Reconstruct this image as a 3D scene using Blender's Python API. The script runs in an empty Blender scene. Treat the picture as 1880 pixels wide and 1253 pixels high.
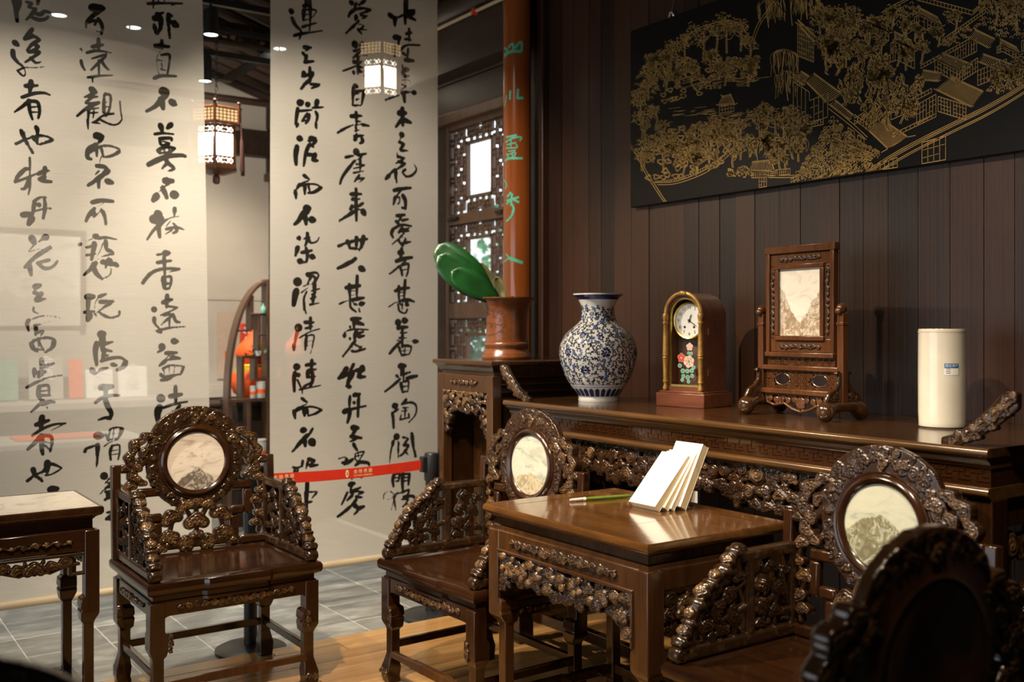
import bpy, math, random
import numpy as np
from mathutils import Vector, Matrix

# ------------------------------------------------------------------ camera, world, lights
SC = bpy.context.scene
COL = SC.collection
PI = math.pi
EYE = 1.44
FPX = 1870.0
YAW = math.radians(55)
cam_d = bpy.data.cameras.new('camera')
cam = bpy.data.objects.new('camera', cam_d); COL.objects.link(cam)
cam.location = (0, 0, EYE)
cam.rotation_euler = (PI/2, 0, YAW)
cam_d.sensor_width = 36.0
cam_d.lens = FPX/1880*36.0
cam_d.shift_y = -23.5/1880
cam_d.clip_start = 0.05
cam_d.dof.use_dof = True
cam_d.dof.focus_distance = 3.6
cam_d.dof.aperture_fstop = 2.8
SC.camera = cam
SC.view_settings.view_transform = 'Standard'
SC.view_settings.look = 'None'
SC.view_settings.gamma = 1.0
SC.view_settings.use_curve_mapping = False
SC.view_settings.exposure = 0.18

world = bpy.data.worlds.new('sky'); SC.world = world
world.use_nodes = True
wb = world.node_tree.nodes['Background']
wb.inputs[0].default_value = (0.90, 0.95, 1.0, 1)
wb.inputs[1].default_value = 1.95

def lamp(name, kind, loc, target, power, col, size=0.05, spot=60, blend=0.6):
    l = bpy.data.lights.new(name, kind); l.energy = power; l.color = col
    if kind == 'SPOT':
        l.spot_size = math.radians(spot); l.spot_blend = blend; l.shadow_soft_size = size
    elif kind == 'AREA':
        l.shape = 'RECTANGLE'; l.size = size[0]; l.size_y = size[1]
    else:
        l.shadow_soft_size = size
    o = bpy.data.objects.new(name, l); COL.objects.link(o); o.location = loc
    if target is not None:
        o.rotation_euler = (Vector(target)-Vector(loc)).to_track_quat('-Z', 'Y').to_euler()
    return o
WARM = (1.0, 0.80, 0.56)
# unseen ceiling spots of the hall, without built housings
SPOTS = [  # location, target, power, cone
    ((-3.30, 0.55, 3.35), (-2.62, 2.30, 0.80), 420, 46),
    ((-4.30, 0.75, 3.35), (-3.40, 2.95, 1.15), 330, 50),
    ((-1.90, 0.75, 3.35), (-2.10, 3.05, 1.15), 230, 48),
    ((-2.60, 0.55, 3.35), (-3.95, 1.70, 0.40), 420, 52),
    ((-0.70, 0.90, 3.55), (-2.10, 2.20, 0.60), 260, 50),
    ((-3.90, 0.20, 3.35), (-5.36, 1.25, 1.05), 235, 78),
    ((-3.90, 1.35, 3.45), (-5.36, 2.75, 1.15), 255, 78),
]
for i, (l, t, p, c) in enumerate(SPOTS):
    lamp('spot_light', 'SPOT', l, t, p, (1.0, .89, .74) if t[0] < -5 else WARM, 0.035, c, 0.7)
# gallery spots behind the hanging scrolls; the last is added to brighten the gable
for (l, t, p) in [((-6.9, 1.4, 3.3), (-8.7, 0.9, 1.4), 160), ((-6.8, 2.3, 3.1), (-8.5, 2.6, 1.3), 190), ((-6.9, 1.9, 2.9), (-8.7, 2.9, 3.1), 60)]:
    lamp('gallery_light', 'SPOT', l, t, p, (1, .84, .64), 0.05, 80, 0.8)

# ------------------------------------------------------------------ mesh helpers
class MB:
    def __init__(s): s.v = []; s.f = []
    def add(s, vs, fs):
        n = len(s.v); s.v += [tuple(p) for p in vs]; s.f += [tuple(i+n for i in f) for f in fs]; return s
    def box(s, x0, x1, y0, y1, z0, z1):
        return s.add([(x0,y0,z0),(x1,y0,z0),(x1,y1,z0),(x0,y1,z0),(x0,y0,z1),(x1,y0,z1),(x1,y1,z1),(x0,y1,z1)],
                     [(3,2,1,0),(4,5,6,7),(0,1,5,4),(1,2,6,5),(2,3,7,6),(3,0,4,7)])
    def prism(s, poly, lo, hi, axis='y'):
        # poly of 2D points extruded along axis; (a,b) -> the two other axes in order
        def P(a, b, c):
            return (a, c, b) if axis == 'y' else ((c, a, b) if axis == 'x' else (a, b, c))
        n = len(poly)
        vs = [P(a, b, lo) for a, b in poly]+[P(a, b, hi) for a, b in poly]
        fs = [tuple(range(n-1, -1, -1)), tuple(range(n, 2*n))]+[(i, (i+1) % n, (i+1) % n+n, i+n) for i in range(n)]
        if axis == 'y': fs = [tuple(reversed(f)) for f in fs]
        return s.add(vs, fs)
    def loft(s, rings, cap=True):
        n = len(rings[0]); vs = [p for r in rings for p in r]; fs = []
        for k in range(len(rings)-1):
            for i in range(n):
                j = (i+1) % n
                fs.append((k*n+i, k*n+j, (k+1)*n+j, (k+1)*n+i))
        if cap:
            fs.append(tuple(range(n-1, -1, -1))); fs.append(tuple((len(rings)-1)*n+i for i in range(n)))
        return s.add(vs, fs)
    def lathe(s, prof, seg=40, cx=0, cy=0, cap=True, a0=0, a1=2*PI):
        full = abs(a1-a0-2*PI) < 1e-6
        rings = []
        for r, z in prof:
            rings.append([(cx+r*math.cos(a0+(a1-a0)*i/seg), cy+r*math.sin(a0+(a1-a0)*i/seg), z) for i in range(seg if full else seg+1)])
        n = len(rings[0]); vs = [p for r in rings for p in r]; fs = []
        for k in range(len(rings)-1):
            for i in range(n if full else n-1):
                j = (i+1) % n
                fs.append((k*n+i, k*n+j, (k+1)*n+j, (k+1)*n+i))
        if cap and full:
            if prof[0][0] > 1e-5: fs.append(tuple(range(n-1, -1, -1)))
            if prof[-1][0] > 1e-5: fs.append(tuple((len(rings)-1)*n+i for i in range(n)))
        return s.add(vs, fs)
    def tube(s, pts, rad, seg=8, closed=False):
        pts = [Vector(p) for p in pts]; n = len(pts); rings = []
        up = Vector((0, 0, 1))
        for i, p in enumerate(pts):
            if closed: t = pts[(i+1) % n]-pts[i-1]
            else: t = pts[min(i+1, n-1)]-pts[max(i-1, 0)]
            if t.length < 1e-9: t = Vector((0, 0, 1))
            t.normalize()
            u = t.cross(up)
            if u.length < 0.05: u = t.cross(Vector((1, 0, 0)))
            u.normalize(); w = t.cross(u)
            r = rad[i] if isinstance(rad, (list, tuple)) else rad
            rings.append([tuple(p+(u*math.cos(2*PI*k/seg)+w*math.sin(2*PI*k/seg))*r) for k in range(seg)])
        if closed: return s.loft(rings+[rings[0]], cap=False)
        return s.loft(rings)
    def ball(s, c, r, seg=12, rings=8):
        rx, ry, rz = r if isinstance(r, tuple) else (r, r, r)
        prof = [(max(math.sin(PI*k/rings), 1e-4), -math.cos(PI*k/rings)) for k in range(rings+1)]
        n0 = len(s.v); s.lathe(prof, seg, cap=False)
        for i in range(n0, len(s.v)):
            x, y, z = s.v[i]; s.v[i] = (c[0]+x*rx, c[1]+y*ry, c[2]+z*rz)
        return s
    def xf(s, m):
        s.v = [tuple(m @ Vector(p)) for p in s.v]; return s

def mesh_of(mb, name, mat, smooth=True, angle=35):
    me = bpy.data.meshes.new(name)
    me.from_pydata(mb.v, [], mb.f); me.validate(); me.update()
    if mat is not None: me.materials.append(mat)
    if smooth:
        me.shade_smooth(); me.set_sharp_from_angle(angle=math.radians(angle))
    return me

def put(name, me, parent=None, loc=(0, 0, 0), rot=(0, 0, 0), bevel=0, seg=2):
    o = bpy.data.objects.new(name, me); COL.objects.link(o)
    o.location = loc; o.rotation_euler = rot
    if parent is not None: o.parent = parent
    if bevel:
        b = o.modifiers.new('bevel', 'BEVEL'); b.width = bevel; b.segments = seg; b.limit_method = 'ANGLE'; b.angle_limit = math.radians(40)
        b.harden_normals = False
    return o

def obj(name, mb, mat, parent=None, loc=(0, 0, 0), rot=(0, 0, 0), bevel=0, smooth=True, angle=35):
    return put(name, mesh_of(mb, name, mat, smooth, angle), parent, loc, rot, bevel)

def tag(o, label, cat, group=None):
    o['label'] = label; o['category'] = cat
    if group: o['group'] = group
    return o
def thing(name, label, cat, loc=(0, 0, 0), rz=0, group=None):
    o = bpy.data.objects.new(name, None); COL.objects.link(o)
    o.empty_display_size = 0.05
    o.location = loc; o.rotation_euler = (0, 0, rz)
    return tag(o, label, cat, group)
def struct(o): o['kind'] = 'structure'; return o
def copy_tree(o, parent=None):
    c = o.copy(); COL.objects.link(c); c.parent = parent
    for ch in list(o.children): copy_tree(ch, c)
    return c

# ------------------------------------------------------------------ materials
def newmat(name):
    m = bpy.data.materials.new(name); m.use_nodes = True
    nt = m.node_tree; p = nt.nodes['Principled BSDF']
    return m, nt, p
def node(nt, t, **kw):
    n = nt.nodes.new(t)
    for k, v in kw.items(): setattr(n, k, v)
    return n
def L(nt, a, b): nt.links.new(a, b)
def ramp(nt, stops, interp='LINEAR'):
    r = node(nt, 'ShaderNodeValToRGB'); r.color_ramp.interpolation = interp
    e = r.color_ramp.elements
    while len(e) < len(stops): e.new(0.5)
    for i, (p, c) in enumerate(stops):
        e[i].position = p; e[i].color = (*c, 1) if len(c) == 3 else c
    return r
def coords(nt, scale=(1, 1, 1), kind='Object', rot=(0, 0, 0)):
    tc = node(nt, 'ShaderNodeTexCoord'); mp = node(nt, 'ShaderNodeMapping')
    mp.inputs['Scale'].default_value = scale; mp.inputs['Rotation'].default_value = rot
    L(nt, tc.outputs[kind], mp.inputs['Vector']); return mp.outputs['Vector']
def noise(nt, vec, scale=5, detail=4, rough=0.55, dist=0.0):
    n = node(nt, 'ShaderNodeTexNoise'); n.inputs['Scale'].default_value = scale
    n.inputs['Detail'].default_value = detail; n.inputs['Roughness'].default_value = rough
    n.inputs['Distortion'].default_value = dist
    if vec is not None: L(nt, vec, n.inputs['Vector'])
    return n
def bump(nt, p, h, strength=0.2, dist=0.01):
    b = node(nt, 'ShaderNodeBump'); b.inputs['Strength'].default_value = strength; b.inputs['Distance'].default_value = dist
    L(nt, h, b.inputs['Height']); L(nt, b.outputs['Normal'], p.inputs['Normal'])

def plain(name, col, rough=0.5, metal=0.0, coat=0.0, var=0.15, scale=20, emit=None, es=0, spec=0.5):
    m, nt, p = newmat(name)
    n = noise(nt, coords(nt), scale, 3)
    c2 = tuple(min(1, c*(1+var)) for c in col); c1 = tuple(c*(1-var) for c in col)
    r = ramp(nt, [(0.3, c1), (0.7, c2)]); L(nt, n.outputs['Fac'], r.inputs['Fac'])
    L(nt, r.outputs['Color'], p.inputs['Base Color'])
    p.inputs['Roughness'].default_value = rough; p.inputs['Metallic'].default_value = metal
    p.inputs['Coat Weight'].default_value = coat; p.inputs['Coat Roughness'].default_value = 0.12
    p.inputs['Specular IOR Level'].default_value = spec
    if emit:
        p.inputs['Emission Color'].default_value = (*emit, 1); p.inputs['Emission Strength'].default_value = es
    return m

def wood(name, dark, light, rough=0.3, grain=(1, 1, 14), scale=6, coat=0.25, ridge_tint=None, contrast=(0.3, 0.75), bmp=0.08, rnd=0.0):
    m, nt, p = newmat(name)
    g = (1/grain[0], 1/grain[1], 1/grain[2]) if grain else (1, 1, 1)
    vec = coords(nt, (g[0]*scale, g[1]*scale, g[2]*scale))
    n1 = noise(nt, vec, 3.0, 6, 0.62, 0.6); n2 = noise(nt, vec, 14.0, 4, 0.6)
    mx = node(nt, 'ShaderNodeMath', operation='MULTIPLY_ADD'); L(nt, n2.outputs['Fac'], mx.inputs[0]); mx.inputs[1].default_value = 0.35
    sub = node(nt, 'ShaderNodeMath', operation='MULTIPLY'); L(nt, n1.outputs['Fac'], sub.inputs[0]); sub.inputs[1].default_value = 0.68
    L(nt, sub.outputs[0], mx.inputs[2])
    fac = mx.outputs[0]
    if rnd:
        oi = node(nt, 'ShaderNodeObjectInfo')
        a = node(nt, 'ShaderNodeMath', operation='MULTIPLY_ADD'); L(nt, oi.outputs['Random'], a.inputs[0])
        a.inputs[1].default_value = rnd; L(nt, fac, a.inputs[2])
        s2 = node(nt, 'ShaderNodeMath', operation='SUBTRACT'); L(nt, a.outputs[0], s2.inputs[0]); s2.inputs[1].default_value = rnd*0.5
        fac = s2.outputs[0]
    r = ramp(nt, [(contrast[0], dark), (contrast[1], light)]); L(nt, fac, r.inputs['Fac'])
    colr = r.outputs['Color']
    if ridge_tint:
        at = node(nt, 'ShaderNodeAttribute', attribute_name='ridge_tint')  # paler colour mixed in by relief height, broken up by noise
        n3 = noise(nt, coords(nt), 30, 3)
        mm = node(nt, 'ShaderNodeMath', operation='MULTIPLY'); L(nt, at.outputs['Fac'], mm.inputs[0]); L(nt, n3.outputs['Fac'], mm.inputs[1])
        mr = ramp(nt, [(0.25, (0, 0, 0)), (0.60, (1, 1, 1))]); L(nt, mm.outputs[0], mr.inputs['Fac'])
        mix = node(nt, 'ShaderNodeMix', data_type='RGBA'); L(nt, mr.outputs['Color'], mix.inputs[0])
        L(nt, colr, mix.inputs[6]); mix.inputs[7].default_value = (*ridge_tint, 1); colr = mix.outputs[2]
    L(nt, colr, p.inputs['Base Color'])
    p.inputs['Roughness'].default_value = rough
    p.inputs['Coat Weight'].default_value = coat; p.inputs['Coat Roughness'].default_value = 0.18
    if bmp: bump(nt, p, n2.outputs['Fac'], bmp, 0.004)
    return m

M = {}
M['rosewood'] = wood('dark rosewood', (.013, .0045, .0017), (.047, .0178, .0060), 0.16, (1, 1, 8), 5, 0.35)
M['rosewood_x'] = wood('dark rosewood along', (.013, .0045, .0017), (.047, .0178, .0060), 0.13, (8, 1, 1), 5, 0.35)
M['carved'] = wood('carved rosewood', (.013, .0056, .0022), (.048, .0215, .0080), 0.22, (1, 1, 2), 5, 0.3, ridge_tint=(.26, .145, .058))
M['desk_top'] = wood('desk top wood', (.058, .0225, .0052), (.185, .080, .020), 0.09, (7, 1, 1), 5, 0.5, bmp=0.03)
M['desk'] = wood('desk wood', (.028, .0105, .0036), (.098, .0415, .0130), 0.20, (1, 1, 8), 5, 0.35)
M['altar_edge'] = wood('altar edge highlight', (.040, .018, .0055), (.125, .062, .020), 0.17, (10, 1, 1), 4, 0.4)  # bead highlight put into the colour: paler and more golden than the altar wood
M['altar'] = wood('altar wood', (.022, .0095, .0034), (.082, .037, .0125), 0.18, (10, 1, 1), 4, 0.4)
M['wall_plank'] = wood('stained wall plank', (.0080, .0032, .0018), (.052, .0195, .0085), 0.38, (1, 1, 22), 10, 0.08, contrast=(0.40, 0.64), bmp=0.25, rnd=0.30)
M['dark_wood'] = wood('dark beam wood', (.014, .008, .005), (.05, .027, .016), 0.55, (10, 1, 1), 5, 0.0)
M['window_wood'] = wood('window wood', (.045, .021, .010), (.14, .068, .033), 0.45, (1, 1, 6), 6, 0.1)
M['rafter'] = wood('rafter wood', (.016, .009, .006), (.055, .028, .016), 0.6, (1, 8, 1), 5, 0.0)
M['roof_board'] = wood('roof board', (.008, .005, .004), (.020, .012, .008), 0.7, (1, 8, 1), 5, 0.0)
M['floor_plank'] = wood('floor plank', (.27, .130, .038), (.58, .330, .120), 0.20, (1, 12, 1), 5, 0.25, bmp=0.04, rnd=0.25)
M['subfloor'] = plain('subfloor', (.05, .045, .04), 0.9)
M['white_wall'] = plain('white plaster', (.56, .52, .46), 0.85, var=.05, scale=3)
M['clock_wood'] = wood('clock mahogany', (.060, .016, .007), (.19, .058, .022), 0.28, (5, 1, 1), 5, 0.3)
M['screen_wood'] = wood('screen wood', (.036, .0130, .0045), (.125, .047, .0165), 0.24, (1, 1, 6), 6, 0.3)
M['screen_foot'] = wood('screen foot wood', (.020, .0085, .0035), (.070, .030, .0115), 0.15, (3, 1, 1), 6, 0.4)
M['black'] = plain('black metal', (.012, .012, .013), 0.4)
M['black_plastic'] = plain('black plastic', (.015, .016, .018), 0.35)
M['lacquer'] = plain('black lacquer', (.0045, .0038, .0032), 0.40, spec=0.25)
M['gold'] = plain('gold paint', (.52, .325, .095), 0.45, 0.15, var=.25, scale=12)
M['gilt'] = plain('worn gilt', (.33, .185, .045), 0.42, 0.4, var=.35, scale=40)
M['brass'] = plain('polished brass', (.72, .56, .16), 0.25, 0.9)
M['porcelain'] = plain('white porcelain', (.82, .83, .82), 0.12, coat=0.6, var=.03)
M['cobalt'] = plain('cobalt blue glaze', (.016, .026, .11), 0.15, coat=0.5, var=.4, scale=60)
M['cobalt_mid'] = plain('washed cobalt glaze', (.075, .14, .32), 0.15, coat=0.5, var=.3, scale=60)
M['ink_blue'] = plain('blackish cobalt line', (.010, .011, .035), 0.15, coat=0.5, var=.3, scale=60)
M['cream'] = plain('cream glaze', (.74, .705, .61), 0.14, coat=0.6, var=.05, scale=14)
M['paper'] = plain('white paper', (.90, .90, .88), 0.7, var=.02)
M['page'] = plain('cream page edges', (.74, .60, .37), 0.8, var=.1, scale=200)
M['red_belt'] = plain('red webbing', (.62, .028, .008), 0.6, var=.08)
M['belt_print'] = plain('pale print', (.95, .70, .40), 0.6)
M['terracotta'] = wood('terracotta', (.125, .036, .010), (.25, .082, .025), 0.28, (1, 1, 1), 5, 0.25, bmp=0.05)
M['terracotta_dark'] = plain('incised terracotta', (.085, .028, .013), 0.5)
M['column'] = wood('brown lacquer', (.20, .046, .008), (.28, .072, .013), 0.14, (1, 1, 20), 4, 0.6, bmp=0)
M['green_ink'] = plain('green paint', (.055, .42, .25), 0.5, var=.1)
M['leaf'] = plain('glossy leaf', (.007, .060, .010), 0.4, coat=.3, var=.35, scale=10)
M['leaf_back'] = plain('leaf underside', (.17, .16, .06), 0.5, var=.2)
M['orange'] = plain('orange plush', (.80, .095, .006), 0.7, var=.1)
M['yellow'] = plain('yellow ribbon', (.80, .62, .03), 0.5)
M['poster'] = plain('faded pink poster', (.60, .47, .38), 0.8, var=.05)
M['mint'] = plain('mint card', (.20, .42, .33), 0.7)
M['grey_card'] = plain('grey card', (.42, .40, .37), 0.7)
M['rod'] = wood('scroll rod', (.42, .32, .20), (.58, .46, .30), 0.45, (1, 8, 1), 5, 0.1)
M['grout'] = plain('pale grout', (.55, .54, .50), 0.9)
M['lamp_face'] = plain('lamp lens', (.9, .95, .95), 0.5, emit=(.80, 1.0, .95), es=14)
M['shade'] = plain('lit lantern panel', (.9, .85, .75), 0.7, emit=(1.0, .88, .66), es=7)
M['lantern_wood'] = wood('lantern wood', (.05, .016, .006), (.16, .055, .02), 0.35, (1, 1, 5), 6, 0.2)
M['tassel'] = plain('dark red tassel', (.07, .018, .012), 0.8)

def m_tile():
    m, nt, p = newmat('grey slate tile')
    oi = node(nt, 'ShaderNodeObjectInfo')
    tc = node(nt, 'ShaderNodeTexCoord'); ad = node(nt, 'ShaderNodeVectorMath', operation='ADD')
    sc = node(nt, 'ShaderNodeVectorMath', operation='SCALE'); sc.inputs['Scale'].default_value = 7.0
    L(nt, oi.outputs['Location'], sc.inputs[0]); L(nt, tc.outputs['Object'], ad.inputs[0]); L(nt, sc.outputs[0], ad.inputs[1])
    mp = node(nt, 'ShaderNodeMapping'); mp.inputs['Scale'].default_value = (6, 2.5, 4); L(nt, ad.outputs[0], mp.inputs['Vector'])
    n = noise(nt, mp.outputs['Vector'], 1.6, 7, 0.65, 0.4)
    r = ramp(nt, [(0.3, (.15, .158, .152)), (0.52, (.25, .255, .24)), (0.72, (.42, .42, .39))])
    L(nt, n.outputs['Fac'], r.inputs['Fac']); L(nt, r.outputs['Color'], p.inputs['Base Color'])
    p.inputs['Roughness'].default_value = 0.32
    bump(nt, p, n.outputs['Fac'], 0.12, 0.004)
    return m
M['tile'] = m_tile()

def m_gauze(name, col, alpha, ink=False):
    # sheer silk: part of the light passes straight through, the rest is scattered
    m, nt, p = newmat(name); nt.nodes.remove(p)
    out = nt.nodes['Material Output']
    tr = node(nt, 'ShaderNodeBsdfTransparent'); df = node(nt, 'ShaderNodeBsdfDiffuse'); tl = node(nt, 'ShaderNodeBsdfTranslucent')
    vec = coords(nt, (1, 1, 1))
    mp = node(nt, 'ShaderNodeMapping'); mp.inputs['Scale'].default_value = (1, 1, 26); L(nt, vec, mp.inputs['Vector'])
    n = noise(nt, mp.outputs['Vector'], 9, 5, 0.6)
    c1 = tuple(c*.965 for c in col); c2 = tuple(min(1, c*1.03) for c in col)
    r = ramp(nt, [(0.35, c1), (0.65, c2)]); L(nt, n.outputs['Fac'], r.inputs['Fac'])
    L(nt, r.outputs['Color'], df.inputs['Color']); L(nt, r.outputs['Color'], tl.inputs['Color'])
    m1 = node(nt, 'ShaderNodeMixShader'); m1.inputs[0].default_value = 0.12 if ink else 0.30
    L(nt, df.outputs[0], m1.inputs[1]); L(nt, tl.outputs[0], m1.inputs[2])
    m2 = node(nt, 'ShaderNodeMixShader'); L(nt, tr.outputs[0], m2.inputs[1]); L(nt, m1.outputs[0], m2.inputs[2])
    if ink:
        n2 = noise(nt, coords(nt, (1, 60, 22)), 1.6, 4, 0.7)
        r2 = ramp(nt, [(0.30, (alpha*.55,)*3), (0.42, (alpha,)*3)]); L(nt, n2.outputs['Fac'], r2.inputs['Fac'])
        L(nt, r2.outputs['Color'], m2.inputs[0])
    else:
        m2.inputs[0].default_value = alpha
    L(nt, m2.outputs[0], out.inputs['Surface'])
    return m
M['gauze'] = m_gauze('sheer cream silk', (.74, .685, .585), 0.76)


def m_glass(name='clear glass', col=(1, 1, 1), rough=0.0):
    m, nt, p = newmat(name); nt.nodes.remove(p)
    out = nt.nodes['Material Output']
    tr = node(nt, 'ShaderNodeBsdfTransparent'); tr.inputs['Color'].default_value = (*col, 1)
    gl = node(nt, 'ShaderNodeBsdfGlossy'); gl.inputs['Roughness'].default_value = rough
    lw = node(nt, 'ShaderNodeLayerWeight'); lw.inputs['Blend'].default_value = 0.5
    pw = node(nt, 'ShaderNodeMath', operation='POWER'); L(nt, lw.outputs['Facing'], pw.inputs[0]); pw.inputs[1].default_value = 4.0
    ma = node(nt, 'ShaderNodeMath', operation='MULTIPLY_ADD'); L(nt, pw.outputs[0], ma.inputs[0]); ma.inputs[1].default_value = 0.5; ma.inputs[2].default_value = 0.03
    mx = node(nt, 'ShaderNodeMixShader'); L(nt, ma.outputs[0], mx.inputs[0]); L(nt, tr.outputs[0], mx.inputs[1]); L(nt, gl.outputs[0], mx.inputs[2])
    L(nt, mx.outputs[0], out.inputs['Surface']); return m
M['glass'] = m_glass()

def m_marble(name, base, vein, hill, peak=0.0, slope=0.7, seed=0.0, tint=None):
    # dream-stone: clouded marble with a darker hill-shaped seam
    m, nt, p = newmat(name)
    tc = node(nt, 'ShaderNodeTexCoord'); sx = node(nt, 'ShaderNodeSeparateXYZ'); L(nt, tc.outputs['Object'], sx.inputs[0])
    mp = node(nt, 'ShaderNodeMapping'); mp.inputs['Location'].default_value = (seed, seed*.7, seed*.3); mp.inputs['Scale'].default_value = (7, 7, 16)
    mp.inputs['Rotation'].default_value = (0, .35, 0)
    L(nt, tc.outputs['Object'], mp.inputs['Vector'])
    n = noise(nt, mp.outputs['Vector'], 1.3, 6, 0.6, 1.2)
    r = ramp(nt, [(0.32, vein), (0.47, base), (0.62, tuple(min(1, c*1.08) for c in base)), (0.78, tint or vein)])
    L(nt, n.outputs['Fac'], r.inputs['Fac'])
    n2 = noise(nt, coords(nt), 26, 6, 0.65, 1.5)
    n3 = noise(nt, coords(nt), 9+seed*.3, 4, 0.6)
    ab = node(nt, 'ShaderNodeMath', operation='ABSOLUTE'); L(nt, sx.outputs['X'], ab.inputs[0])
    a1 = node(nt, 'ShaderNodeMath', operation='MULTIPLY_ADD'); L(nt, ab.outputs[0], a1.inputs[0]); a1.inputs[1].default_value = slope; L(nt, sx.outputs['Z'], a1.inputs[2])
    a2 = node(nt, 'ShaderNodeMath', operation='MULTIPLY_ADD'); L(nt, n3.outputs['Fac'], a2.inputs[0]); a2.inputs[1].default_value = 0.10; L(nt, a1.outputs[0], a2.inputs[2])
    mr = node(nt, 'ShaderNodeMapRange'); mr.inputs['From Min'].default_value = peak+.05; mr.inputs['From Max'].default_value = peak+.043
    L(nt, a2.outputs[0], mr.inputs['Value'])
    hr = ramp(nt, [(0.38, hill), (0.50, tuple(c*1.5 for c in hill)), (0.56, tuple(c*.8+.05 for c in base)), (0.66, hill)]); L(nt, n2.outputs['Fac'], hr.inputs['Fac'])
    mix = node(nt, 'ShaderNodeMix', data_type='RGBA'); L(nt, mr.outputs['Result'], mix.inputs[0]); L(nt, r.outputs['Color'], mix.inputs[6]); L(nt, hr.outputs['Color'], mix.inputs[7])
    L(nt, mix.outputs[2], p.inputs['Base Color'])
    p.inputs['Roughness'].default_value = 0.22; p.inputs['Coat Weight'].default_value = 0.3
    return m
M['marble_a'] = m_marble('pinkish marble', (.80, .71, .61), (.52, .40, .31), (.17, .14, .115), -0.015, .75, 1.0)
M['marble_b'] = m_marble('green white marble', (.52, .52, .45), (.30, .34, .31), (.30, .26, .17), -0.02, .35, 4.0)
M['marble_c'] = m_marble('yellow green marble', (.54, .55, .44), (.25, .33, .32), (.17, .16, .095), 0.035, .45, 8.0, (.62, .55, .25))
M['marble_top'] = m_marble('grey table marble', (.52, .48, .41), (.30, .28, .24), (.5, .46, .4), -9, .1, 2.0)
M['marble_screen'] = m_marble('landscape marble', (.66, .63, .58), (.50, .47, .42), (.26, .20, .14), -.075, -1.3, 3.0)

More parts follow.
